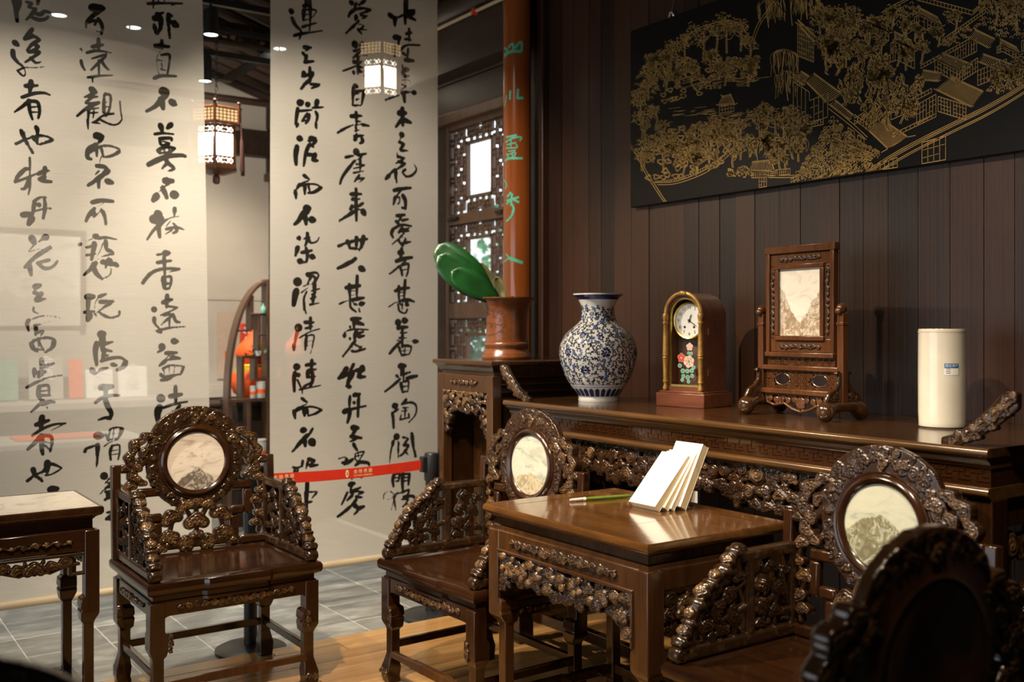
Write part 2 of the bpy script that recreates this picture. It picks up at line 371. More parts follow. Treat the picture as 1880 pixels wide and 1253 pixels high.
# ------------------------------------------------------------------ carving (relief built from stamped motifs)
class Relief:
    def __init__(s, x0, x1, y0, y1, res=0.003):
        s.res = res; s.x = np.arange(x0, x1+res, res); s.y = np.arange(y0, y1+res, res)
        s.X, s.Y = np.meshgrid(s.x, s.y)
        s.F = np.full(s.X.shape, -1.0); s.H = np.zeros(s.X.shape)
    def win(s, cx, cy, r):
        i0 = max(0, int((cx-r-s.x[0])/s.res)); i1 = min(len(s.x), int((cx+r-s.x[0])/s.res)+2)
        j0 = max(0, int((cy-r-s.y[0])/s.res)); j1 = min(len(s.y), int((cy+r-s.y[0])/s.res)+2)
        return (slice(j0, j1), slice(i0, i1)) if (i1 > i0 and j1 > j0) else None
    def comp(s, w, sdf, h):
        s.F[w] = np.maximum(s.F[w], sdf)
        m = (sdf > 0) & (h > s.H[w]); s.H[w] = np.where(m, h, s.H[w])
    def cloud(s, cx, cy, r, rot=0, z=0.0, amp=0.010, kind=0):
        w = s.win(cx, cy, r*1.25)
        if w is None: return
        dx = (s.X[w]-cx)/r; dy = (s.Y[w]-cy)/r; c, q = math.cos(rot), math.sin(rot)
        x = dx*c+dy*q; y = -dx*q+dy*c
        lobes = [[(-.50, -.06, .42), (.50, -.06, .42), (0, .26, .50), (-.30, .14, .42), (.30, .14, .42), (0, -.10, .34)],
                 [(-.46, .10, .40), (.46, .10, .40), (0, .32, .46), (0, -.10, .44), (-.30, -.34, .34), (.30, -.34, .34)],
                 [(-.52, .02, .40), (.40, .24, .42), (-.12, .20, .44), (.62, -.14, .30), (.14, -.10, .36)]][kind]
        d = np.full(x.shape, -9.0)
        for (a, b, cr) in lobes: d = np.maximum(d, cr-np.hypot(x-a, y-b))
        lam = max(.20, 3.6*s.res/r)
        ridge = (.5+.5*np.cos(2*PI*(d/lam-.30)))**.8
        for sg, (a, b, cr) in ((1, lobes[0]), (-1, lobes[1])):
            rr = np.hypot(x-a, y-b+.04); an = np.arctan2(y-b+.04, (x-a)*sg)
            sp = .5+.5*np.cos(2*PI*(rr/lam-an/(2*PI)))
            ridge = np.where(rr < cr*.62, sp, ridge)
        h = z+amp*.55*np.sqrt(np.clip(d/.3, 0, 1))+min(amp*.6, .0042)*ridge*np.clip(d/.06, 0, 1)
        s.comp(w, d*r, h)
    def spiral(s, cx, cy, r, z=0.0, amp=0.010, sg=1, turns=.36):
        w = s.win(cx, cy, r*1.05)
        if w is None: return
        x = (s.X[w]-cx)/r; y = (s.Y[w]-cy)/r; rr = np.hypot(x, y); an = np.arctan2(y, x*sg)
        d = 1-rr; sp = .5+.5*np.cos(2*PI*(rr/turns-an/(2*PI)))
        h = z+amp*.62*np.sqrt(np.clip(1-rr*rr, 0, 1))+min(amp*.42, .004)*sp*np.clip(d/.12, 0, 1)
        s.comp(w, d*r, h)
    def stroke(s, pts, r0, r1=None, z=0.0, amp=0.008, ribs=0):
        r1 = r0 if r1 is None else r1
        n = len(pts)
        for k in range(n-1):
            (ax, ay), (bx, by) = pts[k], pts[k+1]
            ra = r0+(r1-r0)*k/(n-1); rb = r0+(r1-r0)*(k+1)/(n-1)
            cx, cy = (ax+bx)/2, (ay+by)/2; R = math.hypot(bx-ax, by-ay)/2+max(ra, rb)*1.1
            w = s.win(cx, cy, R)
            if w is None: continue
            X, Y = s.X[w], s.Y[w]; ll = max((bx-ax)**2+(by-ay)**2, 1e-12)
            t = np.clip(((X-ax)*(bx-ax)+(Y-ay)*(by-ay))/ll, 0, 1)
            dist = np.hypot(X-ax-t*(bx-ax), Y-ay-t*(by-ay)); rad = ra+(rb-ra)*t
            q = np.clip(dist/rad, 0, 1)
            h = z+amp*np.sqrt(1-q*q)
            if ribs: h = h+amp*.25*np.cos(2*PI*(t*math.sqrt(ll)/ribs))
            s.comp(w, rad-dist, h)
    def rect(s, x0, x1, y0, y1, h, rd=0.003):
        w = s.win((x0+x1)/2, (y0+y1)/2, max(x1-x0, y1-y0)/2+.01)
        if w is None: return
        d = np.minimum(np.minimum(s.X[w]-x0, x1-s.X[w]), np.minimum(s.Y[w]-y0, y1-s.Y[w]))
        s.comp(w, d, h*np.sqrt(np.clip(d/rd, 0, 1))*.4+h*.6)
    def scatter(s, inside, rmin, rmax, n, seed, zj=0.006, amp=0.010, twigs=True, gap=.78, kinds=(0, 1, 2), upright=.5):
        rg = random.Random(seed); P = []
        xs = (s.x[0], s.x[-1]); ys = (s.y[0], s.y[-1]); tries = 0
        while len(P) < n and tries < n*60:
            tries += 1
            x = rg.uniform(*xs); y = rg.uniform(*ys); r = rg.uniform(rmin, rmax)
            if inside(x, y) < r*.55: continue
            if any(math.hypot(x-a, y-b) < (r+c)*gap for a, b, c in P): continue
            P.append((x, y, r))
        if twigs:
            for i, (x, y, r) in enumerate(P):
                nb = sorted(P, key=lambda q: math.hypot(q[0]-x, q[1]-y))[1:4]
                for (a, b, c) in nb:
                    if math.hypot(a-x, b-y) < (r+c)*1.9:
                        mx, my = (x+a)/2+rg.uniform(-.3, .3)*r, (y+b)/2+rg.uniform(-.3, .3)*r
                        s.stroke([(x, y), (mx, my), (a, b)], rmin*.30, None, 0, amp*.6)
        for (x, y, r) in P:
            k = rg.choice(kinds); rot = rg.gauss(0, upright)
            if rg.random() < .22: s.spiral(x, y, r*.8, rg.uniform(0, zj), amp, rg.choice((-1, 1)))
            else: s.cloud(x, y, r, rot, rg.uniform(0, zj), amp, k)
        return P
    def mesh(s, name, mat, base=0.006, double=True, fmap=None, hmax=0.016):
        F, H, res = s.F, s.H, s.res
        ny, nx = F.shape; pos = F > 0
        cell = pos[:-1, :-1] | pos[:-1, 1:] | pos[1:, :-1] | pos[1:, 1:]
        used = np.zeros(F.shape, bool)
        used[:-1, :-1] |= cell; used[:-1, 1:] |= cell; used[1:, :-1] |= cell; used[1:, 1:] |= cell
        gy, gx = np.gradient(np.maximum(F, -3*res), res); g2 = np.maximum(gx*gx+gy*gy, .05)
        Fc = np.clip(F, -res, 0); dx = np.where(pos, 0, -Fc*gx/g2); dy = np.where(pos, 0, -Fc*gy/g2)
        dx = np.clip(dx, -res, res); dy = np.clip(dy, -res, res)
        idx = np.full(F.shape, -1); n = int(used.sum()); idx[used] = np.arange(n)
        px = (s.X+dx)[used]; py = (s.Y+dy)[used]; hz = np.where(pos, H, 0)[used]
        fz = base/2+hz; bz = -(base/2+hz) if double else np.full(n, -base/2)
        V = np.concatenate([np.stack([px, -fz, py], 1), np.stack([px, -bz, py], 1)])
        if fmap: V = fmap(V)
        a = idx[:-1, :-1][cell]; b = idx[:-1, 1:][cell]; c = idx[1:, 1:][cell]; d = idx[1:, :-1][cell]
        front = np.stack([a, b, c, d], 1); back = np.stack([d, c, b, a], 1)+n
        walls = []
        cp = np.pad(cell, 1)
        for (sj, si, e0, e1) in ((0, 1, (0, 0), (0, 1)), (2, 1, (1, 1), (1, 0)), (1, 0, (1, 0), (0, 0)), (1, 2, (0, 1), (1, 1))):
            nb = cp[sj:sj+ny-1, si:si+nx-1]; m = cell & ~nb
            jj, ii = np.nonzero(m)
            p = idx[jj+e0[0], ii+e0[1]]; q = idx[jj+e1[0], ii+e1[1]]
            walls.append(np.stack([q, p, p+n, q+n], 1))
        faces = np.concatenate([front, back]+walls)
        me = bpy.data.meshes.new(name)
        me.vertices.add(len(V)); me.vertices.foreach_set('co', V.astype(np.float32).ravel())
        me.loops.add(len(faces)*4); me.loops.foreach_set('vertex_index', faces.astype(np.int32).ravel())
        me.polygons.add(len(faces)); me.polygons.foreach_set('loop_start', np.arange(0, len(faces)*4, 4, dtype=np.int32))
        me.polygons.foreach_set('loop_total', np.full(len(faces), 4, dtype=np.int32))
        me.update(calc_edges=True); me.validate()
        at = me.attributes.new('ridge_tint', 'FLOAT', 'POINT')
        wv = np.clip(hz/hmax, 0, 1); at.data.foreach_set('value', np.concatenate([wv, wv]).astype(np.float32))  # follows relief height: high ridges get the paler colour
        me.materials.append(mat); me.shade_smooth()
        return me
def band(x0, x1, y0, y1):
    return lambda x, y: min(x-x0, x1-x, y-y0, y1-y)
# ------------------------------------------------------------------ the room
WALL_Y = 3.42; FAR_X = -8.7
ROOF = lambda y: 3.43+0.30*(WALL_Y-y) if y > 0 else 3.43+0.30*(WALL_Y+y)
rg = random.Random(5); TZ = -.04
# floor: slab with grey tiles (gallery side) and long boards (seating side)
floor = struct(obj('floor', MB().box(-9.0, -4.36, -3.6, 3.7, -0.20, TZ-.0022).box(-4.36, 1.7, -3.6, 3.7, -0.20, -0.012), M['grout']))
tm = mesh_of(MB().box(-.157, .157, -.1790, .1790, -.012, 0.0), 'tile', M['tile'])
nt_ = 0
for i in range(0, 14):
    xc = -4.36-.16-i*.32
    for j in range(-3, 8):
        yc = .84+.1815+j*.363
        if yc > 3.40: continue
        t = put('tile', tm, floor, (xc, yc, TZ+rg.uniform(-.0012, .0)), (0, 0, rg.choice((0, PI))), bevel=.002); nt_ += 1
pm = mesh_of(MB().box(-.0492, .0492, -.698, .698, -.012, 0.0), 'plank', M['floor_plank'])
for i in range(0, 42):
    xc = -4.36+.05+i*.10
    off = rg.uniform(-.6, .6)
    for j in range(-1, 4):
        yc = .2+off+j*1.40
        if yc-.7 > 3.42: continue
        put('plank', pm, floor, (xc, yc if yc+.7 < 3.45 else 3.42-.698, rg.uniform(-.0008, 0)), bevel=.0015)
# back wall of stained vertical boards
wall_back = struct(obj('wall_back', MB().box(-4.75, 1.7, WALL_Y+.012, WALL_Y+.14, 0, 3.6), M['roof_board']))
x = -4.52; wm = mesh_of(MB().box(0, 1, -.012, .012, 0, 3.55), 'plank', M['wall_plank'])
while x < 1.5:
    w = rg.choice((.098, .11, .118, .128, .135))
    p = put('plank', wm, wall_back, (x, WALL_Y+rg.uniform(-.003, .002), 0)); p.scale = (w-.0020, 1, 1)
    b = p.modifiers.new('bevel', 'BEVEL'); b.width = .0016; b.segments = 2
    x += w
struct(obj('trim_1', MB().box(-4.575, -4.505, 3.36, 3.44, 0, 3.55).box(-4.66, -4.585, 3.37, 3.44, 0, 3.55).box(-4.78, -4.67, 3.385, 3.46, 0, 3.55), M['wall_plank'], bevel=.006))
struct(obj('wall_right', MB().box(1.5, 1.65, -3.5, 3.5, 0, 4.6), M['wall_plank']))  # unseen end wall, put in to stop light from this side
struct(obj('wall_front', MB().box(-9, -5.4, -3.5, -3.35, -.2, 3.6).box(-.8, 1.6, -3.5, -3.35, 0, 3.6).box(-5.4, -.8, -3.5, -3.35, 2.65, 3.6), M['wall_plank']))  # unseen wall added to hold back sky light, leaving one opening
# far white gable wall with dado moulding
wl = struct(obj('wall_left', MB().prism([(-3.5, -.2), (3.6, -.2), (3.6, ROOF(3.6)+.1), (0, ROOF(0)+.1), (-3.5, ROOF(-3.5)+.1)], FAR_X-.15, FAR_X, axis='x'), M['white_wall']))
struct(obj('trim_2', MB().box(FAR_X, FAR_X+.018, -3.4, 3.42, 1.68, 1.72).box(FAR_X, FAR_X+.012, -3.4, 3.42, .93, 1.68).box(FAR_X, FAR_X+.05, -3.4, 3.42, .84, .93), M['white_wall'], bevel=.006))
struct(obj('trim_3', MB().box(FAR_X, FAR_X+.16, 1.2, 3.42, 2.95, 3.17), M['dark_wood'], bevel=.01))
struct(obj('trim_4', MB().tube([(-7.6, .2, 3.19), (-7.6, 3.4, 3.19)], .028, 10), M['dark_wood']))
# roof: boards and rafters
ceiling = struct(obj('ceiling', MB().add([(-8.9, 3.7, ROOF(3.7)+.09), (1.7, 3.7, ROOF(3.7)+.09), (1.7, 0, ROOF(0)+.09), (-8.9, 0, ROOF(0)+.09), (-8.9, -3.7, ROOF(-3.7)+.09), (1.7, -3.7, ROOF(-3.7)+.09),
     (-8.9, 3.7, ROOF(3.7)+.14), (1.7, 3.7, ROOF(3.7)+.14), (1.7, 0, ROOF(0)+.14), (-8.9, 0, ROOF(0)+.14), (-8.9, -3.7, ROOF(-3.7)+.14), (1.7, -3.7, ROOF(-3.7)+.14)],
     [(0, 1, 2, 3), (3, 2, 5, 4), (7, 6, 9, 8), (8, 9, 10, 11), (0, 6, 7, 1), (4, 5, 11, 10), (1, 7, 8, 2), (2, 8, 11, 5), (0, 3, 9, 6), (3, 4, 10, 9)]), M['roof_board'], smooth=False))
rm = mesh_of(MB().tube([(0, 0, ROOF(0)+.04), (0, 3.6, ROOF(3.6)+.04)], .046, 10), 'rafter', M['rafter'])
for i in range(46):
    put('rafter', rm, ceiling, (-8.6+i*.225, 0, 0))
# purlins and eave beam along the back wall
struct(obj('trim_5', MB().tube([(-7.0, 3.30, 3.40), (-4.70, 3.30, 3.40)], .085, 16).box(-7.0, -4.70, 3.27, 3.42, 3.02, 3.33), M['dark_wood']))
pipe = obj('conduit', MB().tube([(-5.72, 3.25, 3.30), (-4.72, 3.25, 3.30)], .011, 8), M['rod'])
tag(pipe, 'thin pale conduit running along the dark eave beam above the lattice window', 'pipe')
clipm = mesh_of(MB().box(-.016, .016, -.016, .016, -.016, .016), 'clip', M['red_belt'])
for cx in (-5.62, -5.02): put('clip', clipm, pipe, (cx, 3.25, 3.30))

# ------------------------------------------------------------------ lattice windows in the back wall
wall_win = struct(obj('wall_window', MB().box(-8.7, -4.72, WALL_Y+.02, WALL_Y+.10, 2.80, 3.6).box(-8.7, -4.72, WALL_Y+.02, WALL_Y+.10, -.2, .93).box(-8.7, -5.67, WALL_Y+.02, WALL_Y+.10, .93, 2.80), M['dark_wood']))
wb1 = mesh_of(MB().box(-2.0, 2.0, -.01, .02, 0, .20), 'board', M['dark_wood'])
for k in range(3): put('board', wb1, wall_win, (-6.7, WALL_Y, 2.80+k*.205), bevel=.006)
put('board', mesh_of(MB().box(-2.0, 2.0, -.03, .02, 0, .07), 'board', M['window_wood']), wall_win, (-6.7, WALL_Y, 2.745), bevel=.008)

def lattice(W, Hh, ow, oh):
    # bars of a lantern-brocade lattice round a clear opening of ow x oh, centred on 0
    b = MB(); t = .0062; d = .010
    def hbar(x0, x1, z): b.box(x0, x1, -d, d, z-t, z+t)
    def vbar(x, z0, z1): b.box(x-t, x+t, -d, d, z0, z1)
    hw, hh = W/2, Hh/2; a, c = ow/2, oh/2
    for (x0, x1, z) in ((-a-.012, a+.012, c+.008), (-a-.012, a+.012, -c-.008)): b.box(x0, x1, -.014, .014, z-.009, z+.009)
    for xx in (-a-.008, a+.008): b.box(xx-.009, xx+.009, -.014, .014, -c-.016, c+.016)
    # side fields
    nx = 5; nz = 9
    for s in (-1, 1):
        xs = [s*(a+.017+(hw-a-.017)*k/nx) for k in range(nx+1)]
        for k in range(1, nx):
            st = Hh/nz
            for j in range(nz):
                z0 = -hh+j*st+(st*.5 if k % 2 else 0)
                vbar(xs[k], max(-hh, z0), min(hh, z0+st*(.92 if (j+k) % 3 else .62)))
        for j in range(nz+1):
            z = -hh+j*Hh/nz
            for k in range(nx):
                if (j+k) % 2 == 0: hbar(min(xs[k], xs[k+1]), max(xs[k], xs[k+1]), max(-hh, min(hh, z)))
                else: hbar(min(xs[k], xs[k+1]), max(xs[k], xs[k+1]), max(-hh, min(hh, z+Hh/nz*.5)))
    # top and bottom fields with a rosette
    for s in (-1, 1):
        z0 = s*(c+.017); z1 = s*hh; n = 8
        for k in range(n+1):
            xx = -a+2*a*k/n
            if abs(xx) < a*.22: continue
            zz0 = z0 if k % 2 else z0+(z1-z0)*.4
            vbar(xx, min(zz0, z1), max(zz0, z1))
        for q in (.33, .66):
            z = z0+(z1-z0)*q
            hbar(-a, -a*.35, z); hbar(a*.35, a, z)
        zc = (z0+z1)/2; r0 = abs(z1-z0)*.30
        for q in range(5):
            an = 2*PI*q/5+.3; b.tube([(r0*.55*math.cos(an)+r0*.5*math.cos(2*PI*u/8), 0, zc+r0*.55*math.sin(an)+r0*.5*math.sin(2*PI*u/8)) for u in range(8)], .005, 5, closed=True)
    return b
def window_leaf(name, xc):
    y = WALL_Y+.045
    w = struct(obj(name, MB().box(xc-.37, xc-.325, y-.03, y+.03, .90, 2.76).box(xc+.325, xc+.37, y-.03, y+.03, .90, 2.76)
        .box(xc-.325, xc+.325, y-.03, y+.03, 2.71, 2.76).box(xc-.325, xc+.325, y-.03, y+.03, 2.10, 2.165).box(xc-.325, xc+.325, y-.03, y+.03, 1.50, 1.60).box(xc-.325, xc+.325, y-.03, y+.03, .90, .97), M['window_wood'], bevel=.004))
    for (z0, z1) in ((2.165, 2.71), (1.60, 2.10), (.97, 1.50)):
        Hh = z1-z0
        put('lattice', mesh_of(lattice(.65, Hh, .27, Hh*.60), 'lattice', M['window_wood'], False), w, (xc, y, (z0+z1)/2))
        obj('pane', MB().box(-.325, .325, .012, .016, -Hh/2, Hh/2), M['glass'], w, (xc, y, (z0+z1)/2), smooth=False)
    obj('latch', MB().tube([(xc-.31, y-.045, 2.135), (xc-.20, y-.045, 2.14)], .011, 8).tube([(xc+.24, y-.045, 2.135), (xc+.31, y-.045, 2.135)], .011, 8), M['black'], w)
    return w
window_leaf('window_1', -5.29)
# garden seen through the panes
struct(obj('garden_ground', MB().box(-14, 2, 3.9, 12, -.3, -.1), plain('garden paving', (.35, .36, .33), .9)))
struct(obj('garden_wall', MB().box(-15, 0, 8.2, 8.4, -.1, 3.3).box(-15, 0, 8.05, 8.55, 3.3, 3.45), plain('whitewashed garden wall', (.80, .82, .80), .9, var=.06, scale=2)))
def shrub(name, label, loc, size, n, seed, col):
    r = random.Random(seed); b = MB()
    for _ in range(n):
        u = r.uniform(0, 2*PI); v = r.gauss(0, .45); w_ = r.gauss(0, .45)
        c = Vector((w_*size[0], v*size[1], size[2]*(.55+.4*r.uniform(-1, 1)*(1-.4*abs(w_)))))
        e1 = Vector((r.uniform(-1, 1), r.uniform(-1, 1), r.uniform(-1, 1))).normalized()*.07; e2 = Vector((r.uniform(-1, 1), r.uniform(-1, 1), r.uniform(-1, 1))).normalized()*.045
        b.add([c-e1, c+e2, c+e1, c-e2], [(0, 1, 2, 3)])
    t = thing(name, label, 'shrub', loc)
    obj('foliage', b, plain('shrub leaves '+name+str(seed), col, .6, var=.4, scale=3), t, smooth=False)
    obj('stem', MB().tube([(0, 0, 0), (.03, 0, size[2]*.35), (-.02, .02, size[2]*.8)], [.05, .04, .015], 7), M['dark_wood'], t)
    return t
shrub('garden_tree', 'pale green tree outside, seen through the upper lattice window', (-9.6, 7.0, -.1), (1.3, .35, 3.6), 1500, 3, (.10, .30, .14))
shrub('garden_shrub', 'low grey green shrub outside, seen through the middle lattice pane', (-8.0, 5.0, -.1), (1.0, .25, 1.9), 800, 8, (.22, .34, .24))

# ------------------------------------------------------------------ gallery behind the scrolls
def track(name, label, x, y0, y1, z):
    t = thing(name, label, 'light track', (x, y0, z), 0, 'gallery light tracks')
    obj('rail', MB().box(-.02, .02, 0, y1-y0, -.02, .02), M['black'], t, bevel=.003)
    for k in range(3): obj('hanger', MB().tube([(0, (y1-y0)*(.15+.35*k), .02), (0, (y1-y0)*(.15+.35*k), ROOF(y0+(y1-y0)*(.15+.35*k))-z+.03)], .006, 6), M['black'], t)
track('light_track', 'black light track nearest the ceiling carving in the gap between the scrolls', -6.0, .3, 3.2, 3.39)
track('light_track', 'lower black light track crossing the gap between the scrolls', -6.8, .3, 3.2, 3.30)
track('light_track', 'short black light track seen through the top of the silk scrolls', -6.9, .6, 3.2, 3.50)
def can(label, x, y, ztop, zbot, r=.045):
    t = thing('can_downlight', label, 'spotlight', (x, y, zbot), 0, 'black can downlights in the gallery')
    h = ztop-zbot
    obj('housing', MB().lathe([(r*.86, .004), (r, 0), (r, h), (r*.8, h+.006)], 24, cap=False).lathe([(.004, h+.006), (r*.8, h+.006)], 24, cap=False), M['black'], t)
    obj('lens', MB().lathe([(.0005, .006), (r*.88, .006)], 24, cap=False), M['lamp_face'], t)
    obj('stem', MB().tube([(0, 0, h), (0, 0, h+.06)], .008, 6), M['black'], t)
    li = lamp('downlight_beam', 'SPOT', (0, 0, -.004), (0, 0, -1), 75, (1, .93, .82), .03, 95, .6); li.parent = t
can('upper of the two black can downlights beside the left scroll edge', -6.0, 2.011, 3.333, 3.186)
can('lower of the two black can downlights beside the left scroll edge', -6.8, 2.238, 3.27, 3.10)
can('downlight glowing through the top of the left scroll between its two left columns of writing', -6.9, 1.345, 3.47, 3.41, .05)
can('downlight glowing through the left scroll right of its middle column of writing', -6.9, 1.80, 3.47, 3.41, .05)
can('downlight glowing through the right scroll near its top left edge', -6.9, 2.81, 3.47, 3.43, .05)
# carved tie beam
cb = thing('carved_beam', 'dark carved roof beam in the gap above the lantern', 'beam', (-7.0, 2.6, 3.45))
r_ = Relief(-.8, .8, -.02, .16, .006); r_.rect(-.8, .8, 0, .14, .006)
r_.scatter(band(-.8, .8, .0, .13), .03, .055, 26, 3, .004, .016, False)
put('carving', r_.mesh('carving', M['carved'], .03), cb, (0, 0, 0), (0, 0, PI/2))
obj('ledge', MB().box(-.05, .05, -.8, .8, -.035, .0), M['rafter'], cb, bevel=.008)
obj('brace', MB().prism([(-.22, -.28), (-.11, -.28), (.23, -.035), (.12, -.035)], -.04, .04, axis='x'), M['rafter'], cb, bevel=.006)

def lantern(label, loc):
    t = thing('palace_lantern', label, 'lantern', loc, math.radians(8), 'hexagonal palace lanterns')
    R = .125; hexp = lambda r, z, o=0: [(r*math.cos(PI/3*k+PI/6+o), r*math.sin(PI/3*k+PI/6+o), z) for k in range(6)]
    W = M['lantern_wood']
    # z from -.20 (bottom) to +.20 (crown)
    obj('base_rim', MB().loft([hexp(.05, -.215), hexp(R+.012, -.185), hexp(R+.012, -.160), hexp(R, -.155)]), W, t, bevel=.003)
    obj('finial', MB().lathe([(.012, -.27), (.022, -.26), (.022, -.225), (.012, -.215)], 12), W, t)
    obj('waist_rim', MB().loft([hexp(R, .075), hexp(R+.035, .085), hexp(R+.035, .10), hexp(R+.03, .105)]), W, t, bevel=.003)
    obj('crown_rim', MB().loft([hexp(R+.03, .175), hexp(R+.038, .18), hexp(R+.03, .195), hexp(.03, .20)]), W, t, bevel=.003)
    for k in range(6):
        a = PI/3*k+PI/6; c, s = math.cos(a), math.sin(a)
        obj('post', MB().tube([(R*c, R*s, -.16), (R*c, R*s, .08)], .0085, 6), W, t)
        obj('crown_post', MB().tube([((R+.034)*c, (R+.034)*s, .09), ((R+.034)*c, (R+.034)*s, .215)], .010, 6).ball(((R+.034)*c, (R+.034)*s, .215), .013, 8, 6), W, t)
        obj('tassel', MB().tube([((R+.05)*c, (R+.05)*s, .10), ((R+.052)*c, (R+.052)*s, .0), ((R+.054)*c, (R+.054)*s, -.01), ((R+.054)*c, (R+.054)*s, -.20)], [.003, .005, .010, .013], 7), M['tassel'], t)
        a2 = a+PI/6; q = R*math.cos(PI/6); m4 = Matrix.Rotation(a2-PI/2, 4, 'Z')
        hw = R*.5-.006
        obj('panel', MB().box(-hw, hw, q-.006, q-.003, -.155, .075), M['shade'], t, rot=(0, 0, a2-PI/2), smooth=False)
        for nm, z0, z1 in (('lower_fretwork', -.155, -.112), ('upper_fretwork', .035, .075)):
            fb = MB()
            fb.box(-hw, hw, q-.002, q+.004, z0-.005, z0+.005).box(-hw, hw, q-.002, q+.004, z1-.005, z1+.005)
            for u in range(4):
                x0 = -hw+2*hw*u/4; x1 = -hw+2*hw*(u+1)/4
                fb.tube([(x0, q, z0), (x1, q, z1)], .0042, 4); fb.tube([(x0, q, z1), (x1, q, z0)], .0042, 4)
            fb.ball((0, q+.002, (z0+z1)/2), .009, 8, 6)
            obj(nm, fb, W, t, rot=(0, 0, a2-PI/2))
        q2 = (R+.03)*math.cos(PI/6); hw2 = (R+.03)*.5-.004
        obj('crown_panel', MB().box(-hw2, hw2, q2-.006, q2-.003, .105, .175), M['crown paper'], t, rot=(0, 0, a2-PI/2), smooth=False)
        cf = MB()
        for u in range(7): cf.box(-hw2+2*hw2*u/6-.002, -hw2+2*hw2*u/6+.002, q2-.002, q2+.003, .105, .175)
        for u in range(3): cf.box(-hw2, hw2, q2-.002, q2+.003, .118+u*.02, .122+u*.02)
        obj('crown_fretwork', cf, W, t, rot=(0, 0, a2-PI/2))
    ch = MB(); top = ROOF(loc[1])-loc[2]; z = .20; k = 0
    while z < top:
        pts = [(.009*math.cos(2*PI*u/8), 0, z+.02+.02*math.sin(2*PI*u/8)) for u in range(8)]
        if k % 2: pts = [(0, p[0], p[2]) for p in pts]
        ch.tube(pts, .003, 5, closed=True); z += .033; k += 1
    obj('chain', ch, M['black'], t)
    return t
M['crown paper'] = plain('crown paper', (.75, .6, .4), .8, emit=(1, .66, .30), es=.9)
lantern('glowing hexagonal wooden lantern hanging in the gap between the two scrolls', (-6.2, 2.112, 2.60))
lantern('glowing hexagonal lantern showing through the upper part of the right silk scroll', (-5.95, 3.11, 3.10))

# framed picture, counter and goods behind the left scroll
fp = thing('framed_picture', 'pale ink picture in a brown frame behind the left silk scroll', 'picture', (FAR_X+.02, 1.36, 1.82))
for (y0, y1, z0, z1) in ((-.53, .53, -.40, -.36), (-.53, .53, .36, .40), (-.53, -.49, -.36, .36), (.49, .53, -.36, .36)):
    obj('frame_bar', MB().box(0, .03, y0, y1, z0, z1), M['screen_wood'], fp, bevel=.004)
obj('sheet', MB().box(0, .01, -.49, .49, -.36, .36), m_marble('ink wash sheet', (.86, .84, .80), (.62, .60, .56), (.55, .53, .5), -.12, .2, 5.0), fp, smooth=False)
ct = thing('display_counter', 'dark display counter behind the left silk scroll', 'counter', (-8.25, 1.2, 0))
obj('body', MB().box(-.30, .28, -2.2, 1.15, TZ, .84), M['dark_wood'], ct, bevel=.006); obj('worktop', MB().box(-.32, .32, -2.2, 1.18, .84, .90), M['grey_card'], ct, bevel=.008)
hb = thing('display_back_board', 'brown display back board standing on the gallery counter behind the left scroll', 'board', (-8.45, 1.25, .90))
obj('board', MB().box(-.03, 0, -.8, .55, 0, .52), M['grey_card'], hb, bevel=.006); obj('shelf', MB().box(0, .12, -.8, .55, .15, .165), M['dark_wood'], hb)
def card(name, label, y, z, w, h, mat, text=None):
    t = thing(name, label, 'booklet', (-8.27, y, z))
    obj('cover', MB().box(0, .02, -w/2, w/2, 0, h), mat, t, (0, 0, 0), (0, -.12, 0), bevel=.002)
    if text: text_on(text, w*.42, M['paper'], t, 'title_print', Matrix.Translation((.024, 0, h*.72)) @ Matrix.Rotation(-.12, 4, 'Y') @ Matrix.Rotation(PI/2, 4, 'Z') @ Matrix.Rotation(PI/2, 4, 'X'), vertical=True)
def text_mesh(s, size, ext=0.0, align='CENTER', vertical=False):
    c = bpy.data.curves.new('text', 'FONT'); c.body = '\n'.join(s) if vertical else s; c.size = size; c.align_x = align; c.align_y = 'CENTER'; c.extrude = ext
    c.resolution_u = 4; c.space_line = .95
    o = bpy.data.objects.new('text', c); COL.objects.link(o)
    dg = bpy.context.evaluated_depsgraph_get(); me = bpy.data.meshes.new_from_object(o.evaluated_get(dg))
    bpy.data.objects.remove(o); bpy.data.curves.remove(c); return me
def text_on(s, size, mat, parent, name, mat4, ext=0.0, vertical=False, align='CENTER'):
    me = text_mesh(s, size, ext, align, vertical); me.materials.clear(); me.materials.append(mat); me.transform(mat4)
    return put(name, me, parent)
card('booklet', 'mint green booklet on the gallery counter behind the left scroll edge', 1.22, .905, .22, .30, M['mint'])
card('booklet', 'grey booklet with white title on the counter behind the left scroll', 1.52, .905, .24, .32, M['grey_card'], '金陵')
card('booklet', 'orange booklet beside the grey ones on the gallery counter', 1.73, .905, .10, .30, M['orange'])
card('booklet', 'pale grey booklet low behind the middle writing column of the left scroll', 1.90, .90, .20, .22, M['paper'], '金陵')
card('booklet', 'pale booklet low behind the left scroll, beside the chair crest side', 2.15, .90, .22, .24, M['paper'], '金陵')
tag(obj('orange_mat', MB().box(-.15, .15, -.26, .26, 0, .012), M['orange'], None, (-7.4, 1.42, .70), bevel=.004), 'flat orange mat on the low table behind the left scroll', 'mat')
lt = thing('low_table', 'low pale table behind the left scroll carrying an orange mat', 'table', (-7.4, 1.35, 0))
obj('table_top', MB().box(-.3, .3, -.6, .6, .66, .70), M['grey_card'], lt, bevel=.005)
for sx in (-1, 1):
    for sy in (-1, 1): obj('leg', MB().box(sx*.27-.02, sx*.27+.02, sy*.56-.02, sy*.56+.02, TZ, .66), M['grey_card'], lt)
ps = thing('wall_poster', 'faded pink poster with small columns of writing on the far white wall', 'poster', (FAR_X+.02, 3.08, 1.29))
